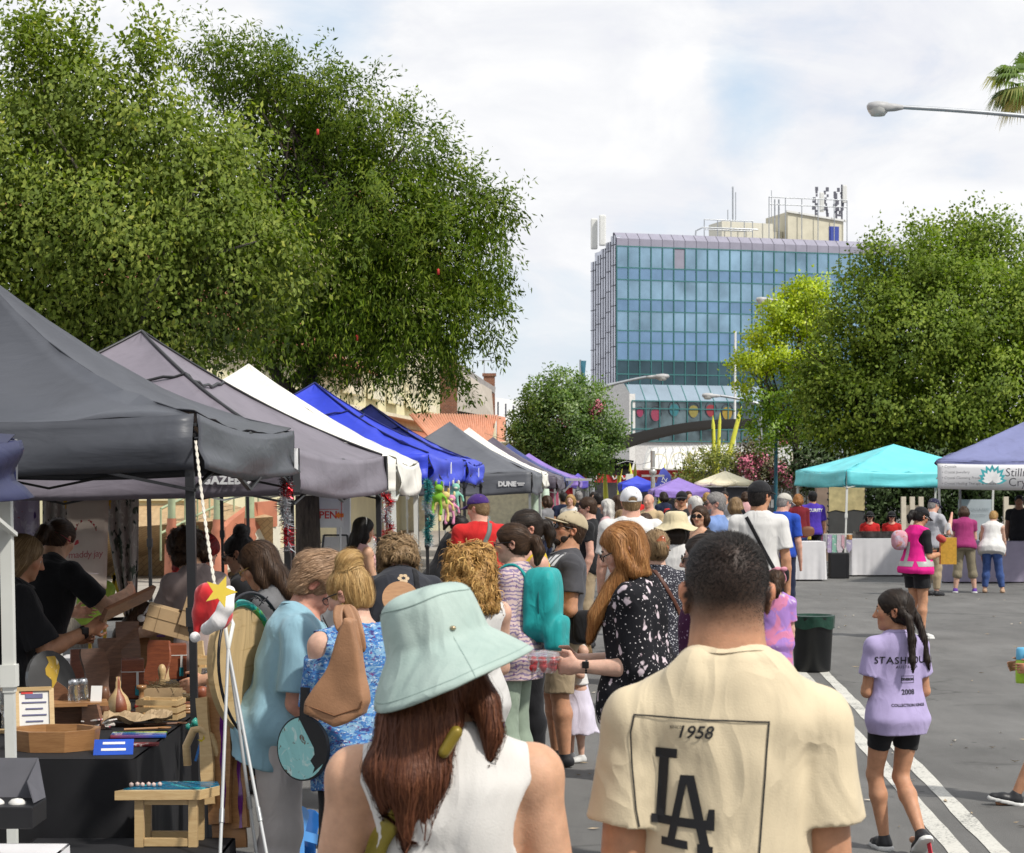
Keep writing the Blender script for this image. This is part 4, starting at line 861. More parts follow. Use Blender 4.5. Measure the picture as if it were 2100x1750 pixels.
# right side
tt,ET,nT,dT = canopy('turquoise canopy on white legs over the white cloth table',GS(1736,104),GS(2042,102.3),2.12,2.66,teal,whitem,val=.30,wid=2.85,side=-1,seed=12,sag=.03,lean=-.06)
mb = MB();tw_,EW,nW,dW = canopy('periwinkle blue canopy with a white banner, cut by the right edge',GS(1921,112),GS(2255,115),2.29,3.02,lav,greym,val=.09,wid=2.9,side=-1,seed=13,sag=.03,legs=(1,1,0,1),group='market canopies')
bn = MB();a,b = W(1922,951,113.2),W(2258,949,116.2);bn.sheet(lambda u,v: a.lerp(b,u)-Z*(.455*v)+Vector((0,-.03-.05*math.sin(2.5*u+v)*math.sin(math.pi*v),-.0-.03*math.sin(math.pi*u))),30,7)
ban = bn.build('banner',mat('banner_white',(.70,.69,.70),.5,.04,1.),None);c_ = Vector(((a.x+b.x)/2,a.y,1.9));ban.data.transform(Matrix.Translation(-c_));ban.location = c_;solid(ban,.006);tag(ban,'white vinyl banner with a teal lotus and dark lettering under the periwinkle canopy','banner')
dk = mat('dark_print',(.05,.05,.06),.5);fr = -Vector((0,.1,0))
for i,tx in enumerate(('Crystals','Crystal Jewellery','Crystal Cleansing Products','Crystal Healing Therapy & Classes')): text_on('lettering','\u2022 '+tx,.066,dk,ban,W(1929,957.5+11.5*i,115.2)+fr,align='LEFT',shear=.15)
text_on('lettering','Stillness',.21,dk,ban,W(2058,970,115.2)+fr,align='LEFT',shear=.1);text_on('lettering','Crystals',.21,dk,ban,W(2065,990,115.2)+fr,align='LEFT')
o = W(2032,987,115.2)+fr;tl = mat('lotus_teal',(.05,.36,.40));wp_ = mat('lotus_white',(.75,.76,.76))
for k in range(9):
    a = R(90+(k-4)*22);L = .30 if abs(k-4) < 3 else .26;u = Vector((math.cos(a),0,math.sin(a)));v = Vector((-u.z,0,u.x))
    for mm,sc_,off in ((tl,1.,0),(wp_,.72,-.006)):
        mb = MB();mb.add([o+Vector((0,off-.001*k,0))+u*(L*q*sc_)+v*(w*sc_*.055) for q,w in ((.05,0),(.35,1),(.65,.9),(1,0),(.65,-.9),(.35,-1))],[(0,1,2,3,4,5)]);mb.build('lotus_petal',mm,ban)
# far purple canopy, small blue canopy, cream umbrella
canopy('low purple canopy behind the steel post in the far crowd',GS(1342,70),GS(1455,70),1.66,2.02,purple,greym,val=.2,wid=2.4,side=-1,seed=14,sag=.02)
canopy('small bright blue canopy half hidden by the white cap',GS(1275,61),GS(1345,61),1.85,2.1,blue,greym,val=.25,wid=2,side=-1,seed=15,sag=.02)
canopy('small violet blue canopy at the end of the left row, beneath the flowering tree',GS(1168,59),GS(1206,59),1.95,2.2,canvas('violet_canvas',(.12,.09,.45)),greym,val=.25,wid=2,side=-1,seed=16,sag=.02)
um = thing('market_umbrella','cream market umbrella with a slim pole above the far crowd','umbrella',GS(1487,68));s = 68;mb = MB();c = GS(1487,s)
zt = H+(HY-966)/s;ze = H+(HY-990)/s;ring = [Vector((c.x+.96*math.cos(a),c.y+.96*math.sin(a),ze)) for a in [k*math.pi/4+.2 for k in range(8)]]
for k in range(8):
    a,b = ring[k],ring[(k+1) % 8];mb.sheet(lambda u,v: a.lerp(b,u).lerp(Vector((c.x,c.y,zt)),v)-Z*(.05*math.sin(math.pi*u)*(1-v)),5,6);mb.sheet(lambda u,v: a.lerp(b,u)-Z*(.07*v+.05*math.sin(math.pi*u)),5,2)
o = mb.build('canopy_top',canvas('cream_canvas',(.82,.77,.58),tr=(.25,.22,.13)),um);solid(o,.01);mb = MB();mb.tube([c,Vector((c.x,c.y,zt+.1))],.025,8);mb.build('pole',greym,um);mb = MB()
for q in ring: mb.bar(Vector((c.x,c.y,ze-.15)),q.lerp(Vector((c.x,c.y,zt)),.3)-Z*.03,.015)
mb.build('rib',greym,um)
fs = thing('food_stall','dark food stall with a pale menu panel beneath the cream umbrella','stall',GS(1520,60));mb = MB();mb.box(W(1500,1010,60)+Vector((0,1,-.0)),(3.2,1.2,.5));mb.box(GS(1500,60)+Vector((0,1,.5)),(3.2,1.2,1.));mb.build('counter',mat('stall_dark',(.05,.05,.06),.6),fs);mb = MB();mb.box(W(1460,1035,60)+Vector((0,.3,0)),(.9,.06,.6));mb.build('menu_panel',mat('menu_pale',(.55,.58,.55),.5,.3,12.),fs);mb = MB();mb.box(W(1500,994,60)+Vector((0,.3,0)),(2.3,.1,.18));mb.build('fascia',awnc,fs)
# ------------------------------------------------------------------ signed-distance modelling of bodies, clothes and hair
def smin(a,b,k):
    h = np.maximum(k-np.abs(a-b),0.)/k;return np.minimum(a,b)-h*h*k*.25
class Sdf:
    def __init__(s): s.ops = [];s.post = []
    def op(s,fn,lo,hi,k,mode='add'): s.ops.append((fn,np.array(lo,float),np.array(hi,float),k,mode));return s
    def rc(s,a,b,ra,rb,k=.02,mode='add',flat=False,flat0=False):
        a = np.array(a,float);b = np.array(b,float);ab = b-a;L2 = max(float(ab@ab),1e-9);L = L2**.5
        def fn(x,y,z):
            px,py,pz = x-a[0],y-a[1],z-a[2];t0 = (px*ab[0]+py*ab[1]+pz*ab[2])/L2;t = np.clip(t0,0,1)
            d = np.sqrt((px-t*ab[0])**2+(py-t*ab[1])**2+(pz-t*ab[2])**2)-(ra+(rb-ra)*t)
            if flat: d = np.maximum(d,(t0-1)*L)
            if flat0: d = np.maximum(d,-t0*L)
            return d
        r = max(ra,rb);return s.op(fn,np.minimum(a,b)-r,np.maximum(a,b)+r,k,mode)
    def chain(s,pts,rs,k=.02,**kw):
        for i in range(len(pts)-1): s.rc(pts[i],pts[i+1],rs[i],rs[i+1],k,**kw)
        return s
    def el(s,c,r,rot=None,k=.02,mode='add',box=2.):
        c = np.array(c,float);r = np.array(r,float);A = np.array(rot) if rot is not None else np.eye(3)
        def fn(x,y,z):
            px,py,pz = x-c[0],y-c[1],z-c[2]
            u = (A[0,0]*px+A[1,0]*py+A[2,0]*pz)/r[0];v = (A[0,1]*px+A[1,1]*py+A[2,1]*pz)/r[1];w = (A[0,2]*px+A[1,2]*py+A[2,2]*pz)/r[2]
            if box != 2.: return ((np.abs(u)**box+np.abs(v)**box+np.abs(w)**box)**(1/box)-1)*r.min()
            k0 = np.sqrt(u*u+v*v+w*w)+1e-9;k1 = np.sqrt((u/r[0])**2+(v/r[1])**2+(w/r[2])**2)+1e-9
            return k0*(k0-1)/k1
        m = r.max();return s.op(fn,c-m,c+m,k,mode)
    def loft(s,M,zs,ax,by,oy,k=.02,n=2.,mode='add',ox=None):
        """stack of ellipses along local z of frame M"""
        Mi = np.array(M.inverted());zs = np.array(zs,float);ax = np.array(ax,float);by = np.array(by,float);oy = np.array(oy,float);ox_ = np.zeros_like(zs) if ox is None else np.array(ox,float)
        zf = np.linspace(zs[0],zs[-1],60)
        def sm(v):  # smooth profile through the sections
            q = np.interp(zf,zs,v);kern = np.array([1,2,3,2,1.])/9;qp = np.concatenate([[q[0]]*2,q,[q[-1]]*2]);return np.convolve(qp,kern,'valid')
        A,B,O,OX = sm(ax),sm(by),sm(oy),sm(ox_)
        def fn(x,y,z):
            u = Mi[0,0]*x+Mi[0,1]*y+Mi[0,2]*z+Mi[0,3];v = Mi[1,0]*x+Mi[1,1]*y+Mi[1,2]*z+Mi[1,3];w = Mi[2,0]*x+Mi[2,1]*y+Mi[2,2]*z+Mi[2,3]
            a = np.interp(w,zf,A);b = np.interp(w,zf,B);o = np.interp(w,zf,O);q = np.abs((u-np.interp(w,zf,OX))/a);v = np.abs((v-o)/b)
            r = (q**n+v**n)**(1/n) if n != 2 else np.sqrt(q*q+v*v)
            d = (r-1)*np.minimum(a,b);e = np.maximum(np.maximum(w-zs[-1],zs[0]-w),-.5)
            return np.where((d > 0) & (e > 0),np.sqrt(d*d+e*e),np.maximum(d,e))
        m = max(ax.max(),by.max())+abs(oy).max()+abs(ox_).max();a = np.array(M @ Vector((0,0,zs[0])));b = np.array(M @ Vector((0,0,zs[-1])))
        return s.op(fn,np.minimum(a,b)-m,np.maximum(a,b)+m,k,mode)
    def cut(s,p,nrm):
        """remove everything on the +nrm side of point p"""
        p = np.array(p,float);nrm = np.array(nrm,float);nrm /= np.linalg.norm(nrm)
        s.post.append(lambda x,y,z,D: np.maximum(D,(x-p[0])*nrm[0]+(y-p[1])*nrm[1]+(z-p[2])*nrm[2]));return s
    def disp(s,f): s.post.append(lambda x,y,z,D: D+f(x,y,z));return s
    def field(s,vox):
        adds = [o for o in s.ops if o[4] == 'add']
        lo = np.min([o[1] for o in adds],0)-vox*3-.012;hi = np.max([o[2] for o in adds],0)+vox*3+.012
        n = np.ceil((hi-lo)/vox).astype(int)+1;ax = [(lo[i]+np.arange(n[i])*vox).astype(np.float32) for i in range(3)]
        D = np.full(tuple(n),.25,dtype=np.float32)
        for fn,l,h,k,mode in s.ops:
            m = max(k,3*vox)+.01
            i0 = [max(0,int((l[i]-m-lo[i])/vox)) for i in range(3)];i1 = [min(n[i],int((h[i]+m-lo[i])/vox)+2) for i in range(3)]
            if any(i1[i] <= i0[i] for i in range(3)): continue
            x = ax[0][i0[0]:i1[0],None,None];y = ax[1][None,i0[1]:i1[1],None];z = ax[2][None,None,i0[2]:i1[2]]
            d = fn(x,y,z);sl_ = (slice(i0[0],i1[0]),slice(i0[1],i1[1]),slice(i0[2],i1[2]))
            D[sl_] = smin(D[sl_],d,k) if mode == 'add' else -smin(-D[sl_],d,k)
        for f in s.post: D = f(ax[0][:,None,None],ax[1][None,:,None],ax[2][None,None,:],D)
        for i in range(3):
            sl0 = [slice(None)]*3;sl0[i] = 0;D[tuple(sl0)] = .1;sl0[i] = -1;D[tuple(sl0)] = .1
        return D,lo
    def mesh(s,vox):
        D,lo = s.field(vox);return surfnet(D,lo,vox)
def surfnet(D,lo,vox):
    S = D < 0;c = [S[i:S.shape[0]-1+i,j:S.shape[1]-1+j,k:S.shape[2]-1+k] for i in (0,1) for j in (0,1) for k in (0,1)]
    cnt = np.zeros(c[0].shape,np.int8)
    for q in c: cnt += q
    act = (cnt > 0) & (cnt < 8);I,J,K = np.nonzero(act);nv = len(I)
    idx = np.full(act.shape,-1,np.int32);idx[I,J,K] = np.arange(nv)
    acc = np.zeros((nv,3));w = np.zeros(nv)
    for ax in range(3):
        o = [a for a in range(3) if a != ax]
        for p in (0,1):
            for q in (0,1):
                a = [0,0,0];a[o[0]] = p;a[o[1]] = q;b = list(a);b[ax] = 1
                da = D[I+a[0],J+a[1],K+a[2]];db = D[I+b[0],J+b[1],K+b[2]];m = (da < 0) != (db < 0)
                t = np.where(m,da/np.where(m,da-db,1.),0);pos = np.tile(np.array(a,float),(nv,1));pos[:,ax] = t;acc += pos*m[:,None];w += m
    V = (np.stack([I,J,K],1)+acc/np.maximum(w,1)[:,None])*vox+lo
    Fs = []
    for ax in range(3):
        sl0 = [slice(None)]*3;sl1 = [slice(None)]*3;sl0[ax] = slice(0,-1);sl1[ax] = slice(1,None)
        A,B = S[tuple(sl0)],S[tuple(sl1)];e = A != B;o = [a for a in range(3) if a != ax]
        ii = np.stack(np.nonzero(e),1);ok = (ii[:,o[0]] > 0) & (ii[:,o[1]] > 0) & (ii[:,o[0]] < D.shape[o[0]]-1) & (ii[:,o[1]] < D.shape[o[1]]-1);ii = ii[ok]
        def cell(p,q):
            j = ii.copy();j[:,o[0]] -= p;j[:,o[1]] -= q;return idx[j[:,0],j[:,1],j[:,2]]
        Q = np.stack([cell(1,1),cell(0,1),cell(0,0),cell(1,0)],1)
        flip = A[ii[:,0],ii[:,1],ii[:,2]] if True else None
        if ax == 1: flip = ~flip
        Q[~flip] = Q[~flip][:,::-1];Fs.append(Q)
    Fc = np.concatenate(Fs);return V,Fc[(Fc >= 0).all(1)]
def folds(amp,seed,freq=1.,vert=.4):
    rg = np.random.default_rng(seed);W_ = []
    for i in range(6):
        k = rg.normal(size=3);k[2] *= vert;k /= np.linalg.norm(k);W_.append((k*rg.uniform(28,75)*freq,rg.uniform(0,6.28),rg.uniform(.5,1)*(45/(45+i*10))))
    kw = rg.normal(size=3)*9*freq
    def f(x,y,z):
        wp = 1.2*np.sin(kw[0]*x+kw[1]*y+kw[2]*z);d = 0.
        for k,p,a in W_: d = d+a*np.sin(k[0]*x+k[1]*y+k[2]*z+p+wp)
        m = .6+.4*np.sin(7*freq*x+9*freq*z+seed)
        return amp*.75*d*m
    return f
def smooth_obj(name,V,Fc,m,parent): return raw_obj(name,V,Fc,m,parent,True)
# ------------------------------------------------------------------ people
SKIN = {'fair': (.60,.37,.275),'pink': (.62,.35,.26),'light': (.58,.335,.215),'tan': (.49,.25,.145),'olive': (.42,.24,.155),'red': (.58,.29,.21),'deep': (.25,.13,.08)}
skinm = col_mat('skin',.54,.10,bump=.35)
def hair_mat(name,dark,mid,light): return attr_mat(name,[(0,dark),(.5,mid),(1,light)],.55,spec=.3,bump=.5,bs=90.)
HB = {'black': ((.006,.005,.005),(.014,.011,.010),(.035,.028,.025)),'brown': ((.022,.011,.006),(.05,.026,.014),(.11,.06,.03)),'dark': ((.010,.007,.005),(.022,.014,.010),(.05,.033,.022)),
      'auburn': ((.05,.014,.006),(.10,.032,.014),(.19,.07,.03)),'ginger': ((.13,.048,.012),(.30,.125,.035),(.52,.27,.10)),'blonde': ((.19,.10,.03),(.40,.24,.085),(.62,.43,.19)),'sandy': ((.11,.065,.028),(.23,.145,.07),(.40,.28,.15)),
      'grey': ((.12,.11,.105),(.26,.245,.235),(.46,.44,.42)),'white': ((.42,.40,.36),(.6,.58,.54),(.75,.73,.70)),'red': ((.10,.006,.008),(.26,.015,.018),(.42,.04,.04)),'oldgold': ((.15,.085,.045),(.30,.18,.10),(.48,.32,.20)),'curlgold': ((.13,.06,.014),(.38,.20,.055),(.68,.44,.15))}
eye_w = mat('eye_white',(.62,.58,.55),.2,0.);eye_d = mat('eye_iris',(.03,.02,.015),.15,0.);lens_d = mat('dark_lens',(.006,.006,.008),.06,0.,spec=.8);frame_d = mat('dark_spectacle_frame',(.012,.01,.01),.3,0.);soles = mat('white_rubber',(.62,.62,.60),.6)
def Rz(a): return Matrix.Rotation(R(a),4,'Z')
def Rx(a): return Matrix.Rotation(R(a),4,'X')
def Ry(a): return Matrix.Rotation(R(a),4,'Y')
class P: pass
def person(label,loc,yaw,h,sex='f',skin='light',lean=0.,side=0.,head=(0.,0.),armL=None,armR=None,legs='stand',bulk=1.,belly=0.,top=None,bot=None,shoes=None,hair=None,glasses=None,vox=.012,hk=1.,group=None,fold=.004,cat='person',curl=.5,face=True,hroll=0.,twist=0.,seat=None,handdir=None,neck=1.,shw=1.,shz=.252):
    """local frame: +y the way the body faces, +x its right hand side, z up; yaw 0 faces away from the camera, 90 faces left"""
    q = P();q.t = thing('person',label,cat,loc,R(yaw),group);q.h = h;q.vox = vox;q.bulk = bulk;q.sex = sex
    f = sex == 'f';hk_ = hk
    hip = Vector((0,0,.525*h)) if seat is None else Vector((0,0,seat+.06*h))
    T = Matrix.Translation(hip) @ Rx(-lean) @ Ry(side);q.T = T;q.hip = hip
    TT = T @ Rz(twist);q.TT = TT
    bw = bulk;hw = 1.06 if f else 1.0;sw = (.93 if f else 1.03)*shw
    zt = np.array([-.065,-.02,.03,.09,.15,.205,.25,.285,.305])*h
    q.zt = zt
    q.ta = np.array([.082*hw,.098*hw,.096*hw,(.076 if f else .083)+belly*.01,.082+belly*.006,.092*sw,.098*sw,.070*sw,.036])*h*(.5+.5*bw)
    q.tb = np.array([.055,.066,.064+belly*.02,.055+belly*.035,.060+belly*.03,.066,.060,.044,.034])*h*bw
    q.to = np.array([-.006,-.012,-.004+belly*.02,.0+belly*.03,.002+belly*.02,.0,-.006,-.010,-.010])*h
    sh = .099*h*sw*(.6+.4*bw)
    J = {}
    for sgn,s_ in ((-1,'L'),(1,'R')):
        J['sh'+s_] = TT @ Vector((sgn*sh,-.006*h,shz*h))
        arm = (armL if s_ == 'L' else armR) or ((.14,.02,-1),(.03,.25,-1))
        u = Vector((arm[0][0]*sgn,arm[0][1],arm[0][2])).normalized();v = Vector((arm[1][0]*sgn,arm[1][1],arm[1][2])).normalized()
        J['el'+s_] = J['sh'+s_] + u*.172*h;J['wr'+s_] = J['el'+s_] + v*.148*h;J['fd'+s_] = v
        if handdir and s_ in handdir: J['fd'+s_] = Vector((handdir[s_][0]*sgn,handdir[s_][1],handdir[s_][2])).normalized()
        hp = hip + (Matrix.Rotation(0,4,'Z') @ Vector((sgn*.052*h*hw,0,-.02*h)))
        if legs == 'sit': kn = hip+Vector((sgn*.07*h,.23*h,-.01*h));an = kn+Vector((0,.02*h,-.24*h))
        elif legs == 'walk':
            a = 22*sgn;kn = hp+Vector((0,math.sin(R(a+8))*.235*h,-math.cos(R(a+8))*.235*h));b_ = a-6 if sgn > 0 else a-22;an = kn+Vector((0,math.sin(R(b_))*.235*h,-math.cos(R(b_))*.235*h))
        elif isinstance(legs,dict): kn = Vector(legs['kn'+s_])*h;an = Vector(legs['an'+s_])*h
        else: kn = hp+Vector((sgn*.008*h,.012*h,-.225*h));an = Vector((hp.x+sgn*.014*h,-.008*h,.045*h))
        J['hp'+s_],J['kn'+s_],J['an'+s_] = hp,kn,an
    if legs == 'walk' or isinstance(legs,dict):
        dz = min(J['anL'].z,J['anR'].z)-.045*h
        for k_ in J:
            if not k_.startswith('fd'): J[k_] = J[k_]-Vector((0,0,dz))
        hip = hip-Vector((0,0,dz));sh_m = Matrix.Translation((0,0,-dz));T = sh_m @ T;TT = sh_m @ TT;q.T = T;q.TT = TT;q.hip = hip
    q.J = J
    hh = .128*h*hk;q.hh = hh
    nb = TT @ Vector((0,-.012*h,.298*h));up = (TT.to_3x3() @ Vector((0,0,1)))
    HR = (TT.to_3x3().to_4x4() @ Rx(lean*.5) @ Rz(head[0]) @ Rx(-head[1]) @ Ry(hroll)).to_3x3() if True else None
    hu = HR @ Vector((0,0,1));nd = (up*.5+hu*.4+Vector((0,0,.3))).normalized()
    hc = nb + nd*(.035*h*neck) + hu*(.40*hh) + (HR @ Vector((0,.10*hh,0)))
    q.HM = Matrix.Translation(hc) @ HR.to_4x4();q.nb = nb
    def hp_(x,y,z): return q.HM @ Vector((x*hh,y*hh,z*hh))
    q.hp = hp_;A3 = np.array(HR)
    # ---- body
    B = Sdf();k = .018*h/1.7;far = vox > .0125
    B.loft(TT,zt,q.ta*.93,q.tb*.92,q.to,k=.03)
    for s_ in 'LR':
        B.rc(TT @ Vector((0,-.016*h,.283*h)),J['sh'+s_]+up*.006*h,.028*h,.024*h,.03)
        sh_,e,w = J['sh'+s_],J['el'+s_],J['wr'+s_];ab = (.55+.45*bulk)*h*(.92 if f else 1.)
        B.rc(sh_,e,.031*ab,.0235*ab,.03);m = e.lerp(w,.3);B.rc(e,m,.0245*ab,.0245*ab,.012);B.rc(m,w,.0245*ab,.0155*ab,.012)
        B.el(sh_,np.array([.031,.031,.033])*ab,k=.03)
        hp,kn,an = J['hp'+s_],J['kn'+s_],J['an'+s_];lb = (.55+.45*bulk)*h
        B.rc(hp,kn,.050*lb*(1.04 if f else 1.),.031*lb,.03);m = kn.lerp(an,.32)-Vector((0,.006*h,0));B.rc(kn,m,.031*lb,.034*lb,.02);B.rc(m,an,.034*lb,.0195*lb,.02)
        ft = (kn-hp).cross(Vector((1,0,0)));B.rc(an+Vector((0,-.005*h,-.028*h)),an+Vector((0,.075*h,-.034*h)),.017*h,.013*h,.015)
        # hand
        d = J['fd'+s_];sgn = -1 if s_ == 'L' else 1
        inn = Vector((-sgn,0,0)) if abs(d.x) < .75 else Vector((0,1,0))
        n_ = (inn-d*inn.dot(d)).normalized();ac = d.cross(n_).normalized()  # across the knuckles
        if (ac.y if abs(ac.y) > .3 else ac.z) < 0: ac = -ac
        hl = .105*h
        if far: B.rc(w,w+d*hl*.8+n_*.01,.016*h,.011*h,.01)
        else:
            rot = np.array([[ac[i],d[i],n_[i]] for i in range(3)])
            B.el(w+d*hl*.27,(.023*h,.031*h,.0115*h),rot,.012);B.rc(w-d*.01,w+d*hl*.2,.0155*h,.014*h,.012)
            for j in range(4):
                o = (j-1.5)*-.0118*h;b0 = w+d*hl*.46+ac*o;L_ = hl*(.45,.52,.48,.38)[j];c1 = curl*(.9+.12*j)
                d1 = (d*math.cos(c1*.8)+n_*math.sin(c1*.8));p1 = b0+d1*L_*.48;d2 = (d*math.cos(c1*1.9)+n_*math.sin(c1*1.9));p2 = p1+d2*L_*.5
                B.rc(b0,p1,.0056*h,.0050*h,.004);B.rc(p1,p2,.0050*h,.0041*h,.003)
            t0 = w+d*hl*.14+ac*.016*h;t1 = t0+(d*.6+ac*.65+n_*.35).normalized()*hl*.25;B.rc(t0,t1,.0075*h,.0062*h,.008);B.rc(t1,t1+(d*.9+ac*.1+n_*.35).normalized()*hl*.24,.0060*h,.0046*h,.004)
    # neck and head
    B.rc(nb-up*.02*h,hp_(0,-.10,-.22),(.036 if f else .044)*h*(.6+.4*bulk),(.030 if f else .037)*h*(.7+.3*bulk),.03)
    e = lambda c,r,k_=.12,mode='add': B.el(hp_(*c),np.array(r)*hh,A3,k_*hh,mode)
    rc = lambda a,b,ra,rb,k_=.06,mode='add': B.rc(hp_(*a),hp_(*b),ra*hh,rb*hh,k_*hh,mode)
    fw = 1.0 if not f else .95;chub = max(0,bulk-1)*.35
    e((0,-.07,.13),(.345,.43,.37));e((0,.13,-.10),(.27*fw+chub*.1,.26,.36));e((0,.15,-.32),(.20*fw+chub*.2,.20,.15));e((0,.30,-.43),(.085,.075,.07),.1)
    rc((0,.385,.03),(0,.46,-.13),.035,.05,.05);e((0,.465,-.15),(.052,.06,.045),.03);e((-.055,.42,-.165),(.035,.045,.03),.03);e((.055,.42,-.165),(.035,.045,.03),.03)
    rc((-.16,.33,.075),(.16,.33,.075),.045,.045,.07)
    for x in (-1,1):
        e((.19*x,.25,-.1),(.09,.09,.09),.12);e((.14*x,.43,.0),(.085,.07,.05),.06,'sub');e((.135*x,.325,-.0),(.062,.05,.045),.02)
        e((.345*x,-.06,-.05),(.035,.095,.145),.02);e((.385*x,-.085,.0),(.03,.075,.09),.02)
        e((.375*x,-.055,-.03),(.03,.045,.07),.02,'sub')
    rc((-.075,.365,-.262),(.075,.365,-.262),.028,.028,.04);rc((-.065,.36,-.305),(.065,.36,-.305),.034,.034,.04)
    rc((-.11,.39,-.283),(.11,.39,-.283),.012,.012,.03,'sub')
    V,Fc = B.mesh(vox);q.body = smooth_obj('body',V,Fc,skinm,q.t)
    # skin colouring: lips, cheeks, ears, knees and hands a little redder
    base = np.array(SKIN[skin] if isinstance(skin,str) else skin);C = np.tile(base,(len(V),1));HMi = np.array(q.HM.inverted());hl_ = (V@HMi[:3,:3].T+HMi[:3,3])/hh
    def blend(mask,col): nonlocal C;C = C*(1-mask[:,None])+np.array(col)*mask[:,None]
    g = lambda c,r: np.clip(1.4-np.sqrt((((hl_-np.array(c))/np.array(r))**2).sum(1)),0,.55)/.55
    red = base*np.array([1.02,.74,.70])
    for x in (-1,1): blend(g((.2*x,.3,-.13),(.13,.12,.11))*.45,red);blend(g((.39*x,-.07,-.03),(.08,.14,.16))*.6,red)
    blend(g((0,.48,-.15),(.08,.08,.07))*.5,red);blend(g((0,.385,-.283),(.105,.06,.05))*.85,base*np.array([.86,.47,.46]))
    for s_ in 'LR': dd = np.linalg.norm(V-np.array(J['wr'+s_]+J['fd'+s_]*.06*h),axis=1);blend(np.clip(1.5-dd/(.05*h),0,1)*.35,red)
    q.V,q.C,q.hl = V,C,hl_
    set_col(q.body,C)
    if face and not far:
        for x in (-1,1):
            mb = MB();c = hp_(.135*x,.335,-.0);mb.lathe([(.0,-1),(.6,-.8),(1,0),(.8,.6),(.6,.8)],c,10,HR @ Matrix.Rotation(R(-90),3,'X') @ Matrix.Diagonal((.05*hh,)*3));mb.mat(1).lathe([(.6,.8),(.3,.95),(0,1.0)],c,10,HR @ Matrix.Rotation(R(-90),3,'X') @ Matrix.Diagonal((.052*hh,)*3));mb.build('eye',[eye_w,eye_d],q.t,False)
            mb = MB();mb.tube([hp_((.06+.055*i)*x,.395-.022*i*i*.6,.105+.014*i-.008*i*i) for i in range(4)],[.012*hh,.02*hh,.017*hh,.006*hh],6);mb.build('eyebrow',hair_mat('hair_'+(hair[1] if hair and hair[1] in HB else 'brown'),*HB[hair[1] if hair and hair[1] in HB else 'brown']),q.t,False)
    if top: shirt(q,**dict({'fold': fold},**top))
    if bot: trousers(q,**dict({'fold': fold},**bot))
    if shoes is not None: footwear(q,shoes)
    if hair: hairdo(q,*hair)
    if glasses: spectacles(q,glasses)
    return q
